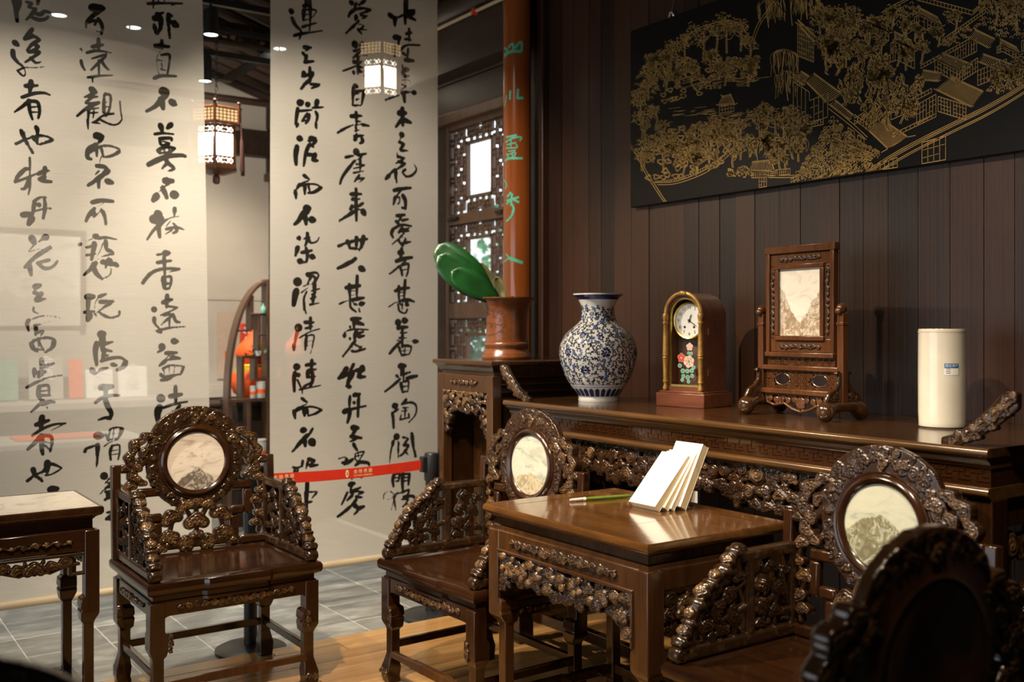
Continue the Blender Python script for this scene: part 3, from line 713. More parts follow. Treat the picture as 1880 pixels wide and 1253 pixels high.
obj('sheet', MB().box(0, .006, -.115, .115, -.29, .29), M['poster'], ps, smooth=False)
for k, yy in enumerate((.02, .045)): text_on('金陵愚園記游圖', .022, M['dark_wood'], ps, 'writing', Matrix.Translation((.008, yy-.05*k, .02)) @ Matrix.Rotation(PI/2, 4, 'Z') @ Matrix.Rotation(PI/2, 4, 'X'), vertical=True)
obj('seal', MB().box(.006, .008, -.05, -.02, -.12, -.05), M['orange'], ps, smooth=False)
lc = thing('low_counter', 'dark low counter below the white dado on the far wall', 'counter', (-8.42, 3.0, 0))
obj('body', MB().box(-.2, .2, -.6, .4, TZ, .80), M['dark_wood'], lc, bevel=.006); obj('worktop', MB().box(-.22, .22, -.6, .4, .80, .83), M['dark_wood'], lc, bevel=.006)

# moon shaped display rack with gourds
RX, RY = -7.2, 2.83
rk = thing('moon_rack', 'brown wooden half moon display rack standing in the gap between the scrolls', 'display rack', (RX, RY, 0))
WD = wood('rack wood', (.040, .017, .008), (.115, .055, .028), 0.45, (1, 1, 5), 6, 0.1)
def rackpart(n, y0, y1, z0, z1, d=.055):
    d = .050 if n == 'upright' else (.058 if n == 'post' else d)
    obj(n, MB().box(-d, d, y0, y1, z0, z1), WD, rk, bevel=.003)
rackpart('post', -.02, .02, TZ, 1.80); rackpart('post', .02, .06, TZ, 1.80)
for sg in (-1, 1):
    pts = []
    for k in range(25):
        a = PI/2*k/24; pts.append((sg*.31*math.cos(a)**1.0, .93+.86*math.sin(a)))
    outer = pts; inner = [(sg*.288*math.cos(PI/2*k/24), .93+.838*math.sin(PI/2*k/24)) for k in range(25)]
    poly = outer+inner[::-1]
    if sg > 0: poly = [(a+.04, b) for a, b in poly]
    obj('arch', MB().prism(poly if sg > 0 else poly[::-1], -.055, .055, axis='x'), WD, rk)
    o = .04 if sg > 0 else 0
    rackpart('shelf', min(sg*.31+o, o), max(sg*.31+o, o), .905, .93); rackpart('upright', sg*.295+o-.016, sg*.295+o+.016, TZ, .93)
    rackpart('upright', sg*.15+o-.014, sg*.15+o+.014, TZ, .905); rackpart('shelf', min(sg*.31+o, o), max(sg*.31+o, o), .42, .44)
    rackpart('upright', sg*.20+o-.013, sg*.20+o+.013, .93, 1.22); rackpart('shelf', min(sg*.21+o, sg*.07+o), max(sg*.21+o, sg*.07+o), 1.22, 1.24)
    rackpart('upright', sg*.10+o-.013, sg*.10+o+.013, 1.06, 1.22); rackpart('shelf', min(sg*.11+o, o), max(sg*.11+o, o), 1.06, 1.075)
    rackpart('shelf', min(sg*.25+o, sg*.13+o), max(sg*.25+o, sg*.13+o), 1.415, 1.43); rackpart('upright', sg*.13+o-.013, sg*.13+o+.013, 1.43, 1.68)
    rackpart('shelf', min(sg*.14+o, o), max(sg*.14+o, o), 1.535, 1.55); rackpart('upright', sg*.075+o-.013, sg*.075+o+.013, 1.24, 1.54); rackpart('shelf', min(sg*.08+o, o), max(sg*.08+o, o), 1.385, 1.40)
def gourd(label, x, y, z):
    t = thing('plush_gourd', label, 'gourd', (x, y, z), 0, 'orange plush gourds')
    prof = [(.001, 0), (.09, .005), (.145, .05), (.168, .12), (.155, .19), (.105, .245), (.092, .262), (.115, .29), (.130, .335), (.122, .385), (.085, .43), (.045, .47), (.028, .51), (.016, .53), (.001, .535)]
    obj('body', MB().lathe(prof, 32, cap=False), M['orange'], t)
    obj('ribbon', MB().tube([(.098*math.cos(2*PI*k/20), .098*math.sin(2*PI*k/20), .258) for k in range(20)], .012, 6, closed=True).box(.09, .10, -.17, -.03, .20, .245), M['yellow'], t)
    obj('stem', MB().tube([(0, 0, .52), (.0, .02, .56), (0, .05, .57), (0, .06, .545)], [.02, .017, .014, .01], 8), M['orange'], t)
gourd('orange plush gourd with a yellow ribbon, behind the rack in the gap between the scrolls', -7.52, 2.845, .90)
gourd('orange plush gourd glowing faintly through the right silk scroll', -7.50, 3.20, .90)
st = thing('gourd_stand', 'dark stand behind the moon rack carrying the plush gourds', 'stand', (-7.52, 3.02, 0)); obj('body', MB().box(-.17, .17, -.36, .36, TZ, .86), M['dark_wood'], st, bevel=.006); obj('top', MB().box(-.18, .18, -.37, .37, .86, .90), M['dark_wood'], st, bevel=.005)
M['red_card'] = plain('red card', (.34, .03, .012), .6)
bx = thing('red_gift_board', 'red board with pale lettering behind the upper gourd', 'board', (-7.80, 2.86, TZ)); obj('stand_leg', MB().box(-.02, 0, .05, .09, 0, 1.30), M['black'], bx); obj('stand_base', MB().box(-.09, .03, -.05, .19, 0, .015), M['black'], bx); obj('panel', MB().box(-.02, 0, -.01, .15, 1.28, 1.52), M['red_card'], bx, bevel=.004)
text_on('鴻', .13, M['poster'], bx, 'lettering', Matrix.Translation((.003, .07, 1.42)) @ Matrix.Rotation(PI/2, 4, 'Z') @ Matrix.Rotation(PI/2, 4, 'X'))
M['pale_tin'] = plain('pale tin', (.42, .41, .38), .5)
def small_can(label, y, z, r, h, mat, lid):
    t = thing('tea_canister', label, 'canister', (RX+.04, RY+y, z)); obj('body', MB().lathe([(r*.96, 0), (r, .004), (r, h*.86), (r*.97, h*.88)], 20), mat, t); obj('lid', MB().lathe([(r*.99, h*.88), (r*.99, h*.97), (r*.9, h)], 20), lid, t)
    obj('label_band', MB().lathe([(r+.0008, h*.3), (r+.0008, h*.55)], 20, cap=False), M['orange'], t)
small_can('white tea canister on the lower shelf of the moon rack', -.075, .44, .055, .19, M['pale_tin'], M['grey_card'])
small_can('small pale jar on the middle shelf of the moon rack', -.06, .93, .034, .12, M['pale_tin'], M['grey_card'])
small_can('short round pale tin beside the post on the middle shelf of the moon rack', -.120, .93, .022, .09, M['pale_tin'], M['grey_card'])
cl = thing('rack_plant', 'small green and white trailing plant on the upper step of the moon rack', 'plant', (RX+.06, RY-.09, 1.24)); b = MB(); r3 = random.Random(4)
for k in range(46):
    c = Vector((r3.gauss(0, .02), r3.gauss(-.02, .05), abs(r3.gauss(.02, .04)))); e1 = Vector((r3.uniform(-1, 1), r3.uniform(-1, 1), r3.uniform(-.4, 1))).normalized()*.026; e2 = e1.cross(Vector((0, 0, 1)))*.5
    b.add([c-e1, c+e2, c+e1, c-e2], [(0, 1, 2, 3)])
obj('leaves', b, M['leaf'], cl, smooth=False); obj('pot', MB().lathe([(.018, 0), (.028, .03), (.03, .035)], 14), M['paper'], cl)
vs = thing('rack_bottle', 'tiny green bottle at the top of the moon rack', 'bottle', (RX+.06, RY-.05, 1.55)); obj('body', MB().lathe([(.018, 0), (.022, .02), (.018, .04), (.008, .055), (.008, .075), (.012, .08)], 16), M['mint'], vs); obj('stopper', MB().lathe([(.007, .08), (.009, .09), (.004, .10)], 12), M['dark_wood'], vs)

# ------------------------------------------------------------------ barrier posts and belt
def stanchion(label, x, y):
    t = thing('barrier_post', label, 'barrier post', (x, y, TZ), 0, 'black belt barrier posts')
    obj('base', MB().lathe([(.16, 0), (.16, .012), (.14, .022), (.04, .034)], 40), M['black_plastic'], t)
    obj('pole', MB().lathe([(.031, .03), (.031, .79)], 24), M['black_plastic'], t)
    obj('head', MB().lathe([(.036, .70), (.038, .705), (.038, .83), (.033, .84)], 24), M['black_plastic'], t)
    obj('belt_clip', MB().box(-.018, .018, -.062, -.034, .745, .825), M['black_plastic'], t, bevel=.004)
    return t
P1, P2 = (-4.52, 1.70), (-4.52, 2.66)
stanchion('black barrier post half hidden behind the marble backed chair on the left', *P1)
stanchion('black barrier post beside the right scroll holding the end of the red belt', *P2)
bl = thing('red_belt', 'red printed barrier belt stretched between the black posts', 'belt', (-4.52, 0, 0))
BY0, BY1 = P1[1]+.04, P2[1]-.06
bz = lambda y: TZ+.783-.012*4*((y-BY0)/(BY1-BY0))*(1-(y-BY0)/(BY1-BY0))
ring = []
b = MB()
for k in range(25):
    y = BY0+(BY1-BY0)*k/24
    ring.append([(-.0008, y, bz(y)-.025), (.0008, y, bz(y)-.025), (.0008, y, bz(y)+.025), (-.0008, y, bz(y)+.025)])
b.loft(ring); obj('webbing', b, M['red_belt'], bl, smooth=False)
for yc in (2.27, 1.86):
    m4 = Matrix.Translation((.002, yc, bz(yc))) @ Matrix.Rotation(PI/2, 4, 'Z') @ Matrix.Rotation(PI/2, 4, 'X')
    text_on('金 陵 愚 園', .021, M['belt_print'], bl, 'belt_lettering', m4 @ Matrix.Translation((.0, .006, 0)))
    text_on('YUYUAN GARDEN', .0125, M['belt_print'], bl, 'belt_lettering', m4 @ Matrix.Translation((.0, -.013, 0)))
    obj('belt_emblem', MB().add([(.0018, yc-.085+.0085*math.cos(2*PI*k/20), bz(yc)+.019*math.sin(2*PI*k/20)) for k in range(20)], [tuple(range(20))]), M['belt_print'], bl, smooth=False)
    text_on('愚園', .010, M['red_belt'], bl, 'belt_lettering', Matrix.Translation((.0024, yc-.085, bz(yc))) @ Matrix.Rotation(PI/2, 4, 'Z') @ Matrix.Rotation(PI/2, 4, 'X'), vertical=True)
# ------------------------------------------------------------------ furniture
def leg_mesh(name, hgt, w, d_top, shoulder, foot, mat, taper=.015):
    # square leg; outer corner at (0,0), body towards +x,+y. the outer faces step in at the shoulder and swell again at the foot
    prof = [(0, .006), (foot*.25, 0), (foot*.7, 0), (foot, taper*.5), (foot*1.35, taper), (shoulder-.022, taper), (shoulder-.010, taper*.75), (shoulder+.010, taper*.1), (shoulder+.018, 0), (hgt, 0)]
    inn = [(0, .004), (foot*.25, .0), (foot*.7, .004), (foot, .0), (foot*1.35, .0), (shoulder-.022, .0), (shoulder-.010, .010), (shoulder+.025, .014), (shoulder+.032, .009), (shoulder+.040, .014), (shoulder+.070, .012), (shoulder+.080, 0), (hgt, 0)]
    zs = sorted(set([p[0] for p in prof]+[p[0] for p in inn]))
    f = lambda pr, z: float(np.interp(z, [p[0] for p in pr], [p[1] for p in pr]))
    rings = []
    for z in zs:
        o = f(prof, z); i = w+f(inn, z)
        rings.append([(o, o, z), (i, o, z), (i, i, z), (o, i, z)])
    return mesh_of(MB().loft(rings), name, mat, True, 30)

def smooth_prof(pts, n=4):
    out = []
    for i in range(len(pts)-1):
        p0, p1, p2, p3 = pts[max(i-1, 0)], pts[i], pts[i+1], pts[min(i+2, len(pts)-1)]
        for k in range(n):
            t = k/n; t2, t3 = t*t, t*t*t
            out.append(tuple(.5*(2*b+(-a+c)*t+(2*a-5*b+4*c-d)*t2+(-a+3*b-3*c+d)*t3) for a, b, c, d in zip(p0, p1, p2, p3)))
    out.append(tuple(pts[-1])); return out
def relief_strip(w, h, n, seed, amp=.005, res=.003, mat='carved', base=.004, rmin=.4, rmax=.55):
    r = Relief(-w/2, w/2, 0, h, res)
    r.stroke([(-w/2+.01+ (w-.02)*k/24, h*.5+h*.18*math.sin(k*1.1)) for k in range(25)], h*.10, None, 0, amp*.6)
    rg_ = random.Random(seed)
    for k in range(n):
        x = -w/2+w*(k+.5)/n; rr = h*rg_.uniform(rmin, rmax)*(1-.35*abs(2*(k+.5)/n-1))
        if k % 3 == 2: r.spiral(x, h*.5+rg_.uniform(-.1, .1)*h, rr*.8, 0, amp, rg_.choice((-1, 1)))
        else: r.cloud(x, h*.5+rg_.uniform(-.08, .08)*h, rr, rg_.uniform(-.9, .9), 0, amp, k % 3)
    return r.mesh('relief', M[mat], base, False, hmax=amp*1.2)

# ---- carved armchair: local x = width, front at -y, back at +y
HW, FY, BY, SZ = .345, -.285, .275, .50
CH = {}
CH['leg'] = leg_mesh('leg', .425, .056, 0, .235, .085, M['rosewood'])
def seat_parts():
    xs = [-.345, -.135, -.120, .120, .135, .345]
    ys = [0, 0, -.014, -.014, 0, 0]
    def outline(o, yb=BY):
        f = [(x+(o if i == 0 else (-o if i == 5 else 0)), FY+ys[i]+o) for i, x in enumerate(xs)]
        return f+[(HW-o, yb-o), (-HW+o, yb-o)]
    ring = lambda o, z: [(a, b, z) for a, b in outline(o)]
    CH['seat_frame'] = mesh_of(MB().loft([ring(.018, .452), ring(.004, .460), ring(0, .470), ring(0, .488), ring(.006, .498), ring(.012, .500), ring(.060, .500), ring(.064, .493)], cap=False)
        .add([(a, b, .452) for a, b in outline(.018)], [tuple(reversed(range(8)))]), 'seat_frame', M['rosewood_x'])
    CH['seat_panel'] = mesh_of(MB().loft([ring(.0642, .484), ring(.0642, .4925), ring(.075, .4945), ring(.085, .4925)]), 'seat_panel', M['rosewood_x'])
    CH['waist'] = mesh_of(MB().loft([ring(.020, .418), ring(.020, .428), ring(.026, .432), ring(.026, .447), ring(.018, .452)]), 'waist', M['rosewood_x'])
seat_parts()
def apron_mesh(w, h, cut, bow=0):
    # front apron with rounded inner corners, in xz plane
    n = 10; p = [(-w/2, h), (w/2, h), (w/2, 0)]
    for k in range(n+1): a = PI/2*k/n; p.append((w/2-cut*math.sin(a), cut-cut*math.cos(a)) if False else (w/2-cut*(1-math.cos(a)), cut*math.sin(a)))
    for k in range(n+1): a = PI/2*(n-k)/n; p.append((-w/2+cut*(1-math.cos(a)), cut*math.sin(a)))
    p.append((-w/2, 0))
    return p
CH['apron_f'] = mesh_of(MB().prism(apron_mesh(.58, .085, .035), -.011, .011), 'apron', M['rosewood_x'])
CH['apron_s'] = mesh_of(MB().prism(apron_mesh(.45, .085, .035), -.011, .011), 'apron', M['rosewood_x'])
CH['relief_f'] = relief_strip(.47, .042, 15, 3, .0055, .0022, rmin=.48, rmax=.65)
CH['relief_s'] = relief_strip(.34, .034, 10, 9, .0055, .003)
CH['relief_leg'] = relief_strip(.085, .030, 3, 5, .006, .0025)
CH['relief_foot'] = relief_strip(.056, .05, 2, 6, .007, .0025, rmin=.42, rmax=.5)
CH['stretcher_f'] = mesh_of(MB().loft([[(x, -.016*q, .095-.012*q), (x, .012*q, .095-.012*q), (x, .012*q, .095+.012*q), (x, -.012*q, .095+.014*q)] for x, q in ((-.29, 1), (-.14, 1), (-.125, 1.25), (.125, 1.25), (.14, 1), (.29, 1))]), 'stretcher', M['desk'])
CH['stretcher_s'] = mesh_of(MB().box(-.011, .011, -.24, .23, .135, .165), 'stretcher', M['rosewood_x'])
CH['stretcher_b'] = mesh_of(MB().box(-.29, .29, -.011, .011, .135, .165), 'stretcher', M['rosewood_x'])
# back: carved cloud collar round the medallion and cloud clusters
MC = .375
def collar():
    r = Relief(-.315, .315, .10, .640, .0025)
    X, Y = r.X, r.Y; R = np.hypot(X, Y-MC)
    Ro =   .203+.030*np.clip((Y-MC-.02)/.15, 0, 1); d = np.minimum(Ro-R, R-.150); r.comp((slice(None), slice(None)), d, np.full(X.shape, .004))
    rq = random.Random(11)
    def ins(x, y):
        q = math.hypot(x, y-MC); return min(.203+.030*min(1, max(0, (y-MC-.02)/.15))-q, q-.158)
    r.scatter(ins, .021, .030, 90, 11, .003, .009, False, .56, (0, 1, 2), 1.5)
    r.scatter(lambda x, y: ins(x, y)-.004 if y > MC+.05 else -1, .022, .032, 26, 12, .007, .009, False, .74, (0, 0, 2), .6)
    for s in (-1, 1):        # shoulder clouds running down both sides
        for (x, y, q, ro) in ((.205, .485, .034, -.6), (.245, .455, .040, -.9), (.268, .405, .038, -1.4), (.240, .375, .034, -1.8), (.255, .330, .040, -2.2), (.215, .425, .030, -1), (.225, .305, .028, -2.5), (.29, .36, .022, 0)):
            r.cloud(s*x, y, q, s*ro, .004, .009, 0)
        r.stroke([(s*.20, .40), (s*.25, .35), (s*.30, .36)], .012, None, 0, .006)
    return r.mesh('medallion_collar', M['carved'], .018, True, hmax=.018)
CH['collar'] = collar()
def lower_carving():
    r = Relief(-.185, .185, -.004, .215, .0025)
    for (x, y, q, ro, k) in ((0, .200, .040, 0, 2), (-.05, .185, .036, .4, 0), (.05, .185, .036, -.4, 0), (-.105, .140, .046, .3, 0), (.105, .140, .046, -.3, 0), (0, .115, .052, 0, 0),
                             (-.115, .055, .046, .2, 1), (.115, .055, .046, -.2, 1), (-.045, .030, .040, 0, 1), (.045, .030, .040, 0, 1), (0, .060, .030, 0, 2), (-.155, .02, .030, 0, 0), (.155, .02, .030, 0, 0)):
        r.cloud(x, y, q*1.16, ro, .002, .011, k)
    for p in (((0, .19), (0, .03)), ((-.05, .185), (-.03, .15), (0, .12)), ((.05, .185), (.03, .15), (0, .12)), ((-.10, .14), (-.12, .05)), ((.10, .14), (.12, .05)), ((-.12, .05), (.12, .05)), ((-.15, .02), (.15, .02)), ((-.16, .075), (-.10, .08)), ((.16, .075), (.10, .08))):
        r.stroke(list(p), .009, None, 0, .006)
    return r.mesh('lower_carving', M['carved'], .020, True, hmax=.014)
CH['lower'] = lower_carving()
def side_clouds():
    r = Relief(-.06, .06, 0, .30, .0025)
    for (x, y, q, ro) in ((0, .255, .034, .3), (-.015, .205, .030, 2.6), (.012, .155, .034, 0), (-.012, .10, .036, 3.0), (.010, .055, .030, .2)): r.cloud(x, y, q, ro, .002, .009, 0)
    r.stroke([(0, .28), (-.015, .20), (.012, .14), (-.01, .08), (0, .02)], .008, None, 0, .006)
    r.stroke([(0, .17), (.055, .18)], .008, None, 0, .006); r.stroke([(0, .09), (-.055, .085)], .008, None, 0, .006)
    return r.mesh('side_carving', M['carved'], .018, True, hmax=.012)
CH['side'] = side_clouds()
CH['moulding'] = mesh_of(MB().lathe([(.122, -.016), (.128, -.022), (.138, -.026), (.146, -.022), (.150, -.016), (.156, -.018), (.160, -.012), (.160, .012), (.122, .012), (.122, -.016)], 64, cap=False).xf(Matrix.Rotation(-PI/2, 4, 'X') @ Matrix.Scale(-1, 4, (0, 0, 1)) if False else Matrix.Rotation(-PI/2, 4, 'X')), 'moulding', M['rosewood'])
CH['disc'] = mesh_of(MB().lathe([(.0005, -.012), (.124, -.012), (.124, .004), (.0005, .004)], 64, cap=False).xf(Matrix.Rotation(-PI/2, 4, 'X')), 'marble_disc', M['marble_a'])
CH['backboard'] = mesh_of(MB().lathe([(.0005, .018), (.112, .018), (.122, .024), (.150, .026), (.158, .020), (.198, .018), (.206, .010), (.206, .002), (.0005, .002)], 64, cap=False).xf(Matrix.Rotation(-PI/2, 4, 'X')), 'back_board', M['rosewood'])
def bar_mesh(name, pts, w=.034, d=.030):
    # fret bar: polyline of rectangles in the xz plane
    b = MB()
    for k, ((x0, z0), (x1, z1)) in enumerate(zip(pts[:-1], pts[1:])):
        l = math.hypot(x1-x0, z1-z0); ux, uz = (x1-x0)/l, (z1-z0)/l; st = w/2 if k else -w/2     # later runs start beyond the corner block
        ax, az = x0+ux*st, z0+uz*st; bx, bz = x1+ux*w/2, z1+uz*w/2; px, pz = abs(uz)*w/2, abs(ux)*w/2
        b.box(min(ax, bx)-px, max(ax, bx)+px, -d/2, d/2, min(az, bz)-pz, max(az, bz)+pz)
    return mesh_of(b, name, M['rosewood'])
CH['stile'] = bar_mesh('stile', [(-.327, .017), (-.327, .363), (-.272, .363)], .036, .036)
CH['fret_a'] = bar_mesh('fret', [(-.165, .258), (-.226, .258), (-.226, .150), (-.164, .150), (-.164, .019), (-.290, .019)], .038, .030)
def mirror_mesh(me, name):
    m = me.copy(); m.name = name; m.transform(Matrix.Scale(-1, 4, (1, 0, 0))); m.flip_normals(); return m
CH['stile_r'] = mirror_mesh(CH['stile'], 'stile'); CH['fret_b'] = mirror_mesh(CH['fret_a'], 'fret')
# arms: relief in the side plane, u = distance from the front end, v = height above the seat
ARM_PATH = [(.018, .040), (.048, .062), (.072, .098), (.094, .138), (.122, .170), (.156, .196), (.192, .220), (.226, .246), (.262, .286)]
def arm_front():
    # carved bosses wrapped over the sloping front edge of the arm: x = width, v = distance along the edge
    P = np.array(smooth_prof(ARM_PATH, 6)); seg = np.hypot(*np.diff(P, axis=0).T); S = np.concatenate([[0], np.cumsum(seg)]); Lt = S[-1]
    r = Relief(-.032, .032, -.004, Lt+.004, .0022)
    v = .006; k = 0
    pat = [('r', .014), ('p', .027), ('r', .010), ('p', .022), ('r', .015), ('p', .030), ('r', .011), ('p', .024), ('r', .016), ('p', .028), ('r', .012), ('p', .024), ('r', .012)]
    for kd, q in pat:
        v += q*.82
        if v > Lt: break
        if kd == 'p':
            r.cloud(0, v, q*1.08, PI if k % 4 == 1 else 0, .006, .009, 1)
            for sx in (-1, 1): r.spiral(sx*q*.42, v, q*.40, .010, .006, sx, .55)
        else:
            r.stroke([(-.019, v), (.019, v)], q*.85, None, .001, .009)
            r.spiral(0, v, q*.8, .004, .007, 1, .5)
        v += q*.82; k += 1
    r.stroke([(0, 0), (0, Lt)], .021, None, 0, .005)
    def fm(V):
        o = V.copy(); sv = np.clip(V[:, 2], 0, Lt); yy = np.interp(sv, S, P[:, 0]); zz = np.interp(sv, S, P[:, 1])
        dy = np.interp(sv+.004, S, P[:, 0])-np.interp(sv-.004, S, P[:, 0]); dz = np.interp(sv+.004, S, P[:, 1])-np.interp(sv-.004, S, P[:, 1]); l = np.hypot(dy, dz)+1e-9
        h = -V[:, 1]+.012-.35*(V[:, 0]/.03)**2*.022      # crown the strip across its width
        o[:, 0] = V[:, 0]; o[:, 1] = yy-dz/l*h; o[:, 2] = zz+dy/l*h; return o
    return r.mesh('arm_front_carving', M['carved'], .012, False, fm, .020)
CH['arm_front'] = None
def arm_mesh():
    r = Relief(-.012, .520, -.004, .315, .0025)
    rq = random.Random(2)
    r.rect(.030, .510, .004, .042, .012, .010)                    # base rail
    r.rect(.478, .512, .004, .285, .012, .008)                    # rear upright
    r.rect(.268, .512, .252, .285, .012, .008)                    # top rail
    r.rect(.285, .318, .030, .285, .011, .008)                    # middle post
    r.spiral(.020, .022, .024, .004, .014, -1)
    r.stroke(ARM_PATH[1:], .020, .022, .002, .008)
    for k, (u, v) in enumerate(ARM_PATH[1:]): r.spiral(u+.006, v-.004, .022, .004, .008, -1, .34)
    for (u, v, q, ro, kd) in ((.120, .085, .034, .2, 0), (.170, .125, .040, 1.0, 0), (.215, .165, .036, .5, 1), (.235, .100, .042, 2.0, 0), (.180, .070, .030, 3.0, 2), (.255, .210, .030, .2, 0), (.140, .055, .024, 0, 1)):
        r.cloud(u, v, q, ro, .002, .011, kd)
    for (u, v, q, ro, kd) in ((.395, .222, .036, 0, 0), (.375, .170, .030, .6, 2), (.430, .150, .038, -.4, 0), (.360, .105, .036, .8, 1), (.410, .085, .034, 0, 0), (.450, .200, .026, 1, 2), (.345, .060, .026, 0, 0), (.455, .075, .026, 0, 2)):
        r.cloud(u, v, q, ro, .001, .011, kd)
    for p in ((.05, .04, .09, .09), (.12, .08, .30, .12), (.17, .12, .13, .17), (.21, .16, .30, .20), (.23, .10, .24, .03), (.18, .07, .17, .02), (.395, .26, .37, .17), (.37, .17, .43, .15), (.43, .15, .40, .08), (.36, .10, .31, .10), (.41, .085, .41, .03), (.45, .20, .49, .20), (.455, .075, .49, .07), (.36, .10, .42, .14), (.345, .06, .35, .03)):
        r.stroke([(p[0], p[1]), (p[2], p[3])], .009, None, 0, .006)
    # u grows to the back: map x -> +y
    def fm(V):
        o = V.copy(); o[:, 0] = V[:, 1]; o[:, 1] = V[:, 0]; o[:, 2] = V[:, 2]; return o
    me = r.mesh('arm', M['carved'], .018, True, fm, .024); me.flip_normals(); return me
CH['arm'] = arm_mesh(); CH['arm_front'] = arm_front()

def make_chair(label, loc, rz, group='carved marble backed armchairs'):
    t = thing('carved_armchair', label, 'chair', loc, rz, group)
    for (sx, sy, a) in ((-1, -1, 0), (1, -1, PI/2), (1, 1, PI), (-1, 1, -PI/2)):
        l = put('leg', CH['leg'], t, (sx*(HW-.012), FY+.012 if sy < 0 else BY-.012, 0), (0, 0, a), bevel=.003)
    for sx in (-1, 1):
        put('leg_relief', CH['relief_leg'], t, (sx*(HW-.072), FY+.0125, .272), (0, PI/2, 0))
        put('foot_relief', CH['relief_foot'], t, (sx*(HW-.042), FY+.0105, .018))
    put('seat_frame', CH['seat_frame'], t); put('seat_panel', CH['seat_panel'], t); put('waist', CH['waist'], t)
    a = put('apron', CH['apron_f'], t, (0, FY+.030, .338)); put('carved_relief', CH['relief_f'], a, (0, -.0125, .042))
    for sx in (-1, 1):
        a = put('apron', CH['apron_s'], t, (sx*(HW-.030), -.005, .338), (0, 0, sx*PI/2)); put('carved_relief', CH['relief_s'], a, (0, -.0125, .042))
    put('apron', CH['apron_f'], t, (0, BY-.030, .338))
    put('stretcher', CH['stretcher_f'], t, (0, FY+.040, .02), bevel=.003); put('stretcher', CH['stretcher_b'], t, (0, BY-.045, 0), bevel=.003)
    for sx in (-1, 1): put('stretcher', CH['stretcher_s'], t, (sx*(HW-.045), 0, 0), bevel=.003)
    bk = bpy.data.objects.new('backrest', CH['collar']); COL.objects.link(bk); bk.parent = t; bk.location = (0, BY-.045, SZ); bk.rotation_euler = (-.05, 0, 0)
    put('moulding_ring', CH['moulding'], bk, (0, 0, MC)); put('marble_disc', CH['disc'], bk, (0, 0, MC)); put('back_board', CH['backboard'], bk, (0, 0, MC))
    put('cloud_carving', CH['lower'], bk); put('stile', CH['stile'], bk, bevel=.005); put('stile', CH['stile_r'], bk, bevel=.005); put('fret', CH['fret_a'], bk, bevel=.009); put('fret', CH['fret_b'], bk, bevel=.009)
    for s in (-1, 1): put('side_carving', CH['side'], bk, (s*.272, 0, .03), (0, 0, 0 if s < 0 else PI))
    for s in (-1, 1):
        a_ = put('arm', CH['arm'], t, (s*(HW-.035), FY+.012, SZ)); put('front_carving', CH['arm_front'], a_)
    return t
def set_marble(ch, mat):
    bk = [c for c in ch.children if c.name.startswith('backrest')][0]
    d = [c for c in bk.children if c.name.startswith('marble_disc')][0]
    d.data = d.data.copy(); d.data.materials[0] = mat
c1 = make_chair('carved armchair with pinkish marble medallion, beside the pale marble topped side table', (-4.085, 1.385, 0), PI/2)
c2 = copy_tree(c1); c2.location = (-3.395, 2.235, 0); c2.rotation_euler = (0, 0, math.radians(2)); c2['label'] = 'carved armchair with white green marble medallion, left of the desk against the altar table'; set_marble(c2, M['marble_b'])
c3 = copy_tree(c1); c3.location = (-1.765, 2.275, 0); c3.rotation_euler = (0, 0, 0); c3['label'] = 'carved armchair with yellowish marble medallion, right of the desk, half hidden by the nearest chair'; set_marble(c3, M['marble_c'])
c4 = copy_tree(c1); c4.location = (-1.262, 1.555, 0); c4.rotation_euler = (0, 0, -PI/2); c4['label'] = 'dark blurred armchair seen from behind in the right foreground'; set_marble(c4, M['marble_b'])
c5 = copy_tree(c1); c5.location = (-1.44, .100, 0); c5.rotation_euler = (0, 0, -PI/2); c5['label'] = 'blurred chair crest in the bottom left corner'; set_marble(c5, M['marble_c'])

# ---- writing desk in front of the altar table
DX0, DX1, DY0, DY1, DZ = -3.015, -2.16, 1.985, 2.60, .82
dk = thing('carved_desk', 'brown carved square desk with books on it, between two armchairs', 'desk', ((DX0+DX1)/2, (DY0+DY1)/2, 0))
dw, dd = (DX1-DX0)/2, (DY1-DY0)/2
rr_ = lambda o, z: [(-dw+o, -dd+o, z), (dw-o, -dd+o, z), (dw-o, dd-o, z), (-dw+o, dd-o, z)]
tp = obj('desk_top', MB().loft([rr_(.022, .782), rr_(.006, .792), rr_(0, .800), rr_(0, .812), rr_(.005, .820), rr_(.085, .820)], cap=False).add(rr_(.022, .782), [(3, 2, 1, 0)]), M['desk_top'], dk)
for (a, b2) in (((-dw+.085, -dd+.085), (dw-.085, dd-.085)),):
    n = 4; wv = (b2[0]-a[0])/n
    for k in range(n):
        obj('top_board', MB().box(a[0]+k*wv+.0006, a[0]+(k+1)*wv-.0006, a[1]+.001, b2[1]-.001, .80, .8195), M['desk_top'], tp, bevel=.0008)
obj('waist', MB().loft([rr_(.026, .735), rr_(.026, .748), rr_(.036, .753), rr_(.036, .775), rr_(.022, .782)]), M['desk'], dk)
LM = leg_mesh('leg', .735, .066, 0, .42, .10, M['desk'], .026)
for (sx, sy, a) in ((-1, -1, 0), (1, -1, PI/2), (1, 1, PI), (-1, 1, -PI/2)): put('leg', LM, dk, (sx*(dw-.014), sy*(dd-.014), 0), (0, 0, a), bevel=.004)
GR = random.Random(123)
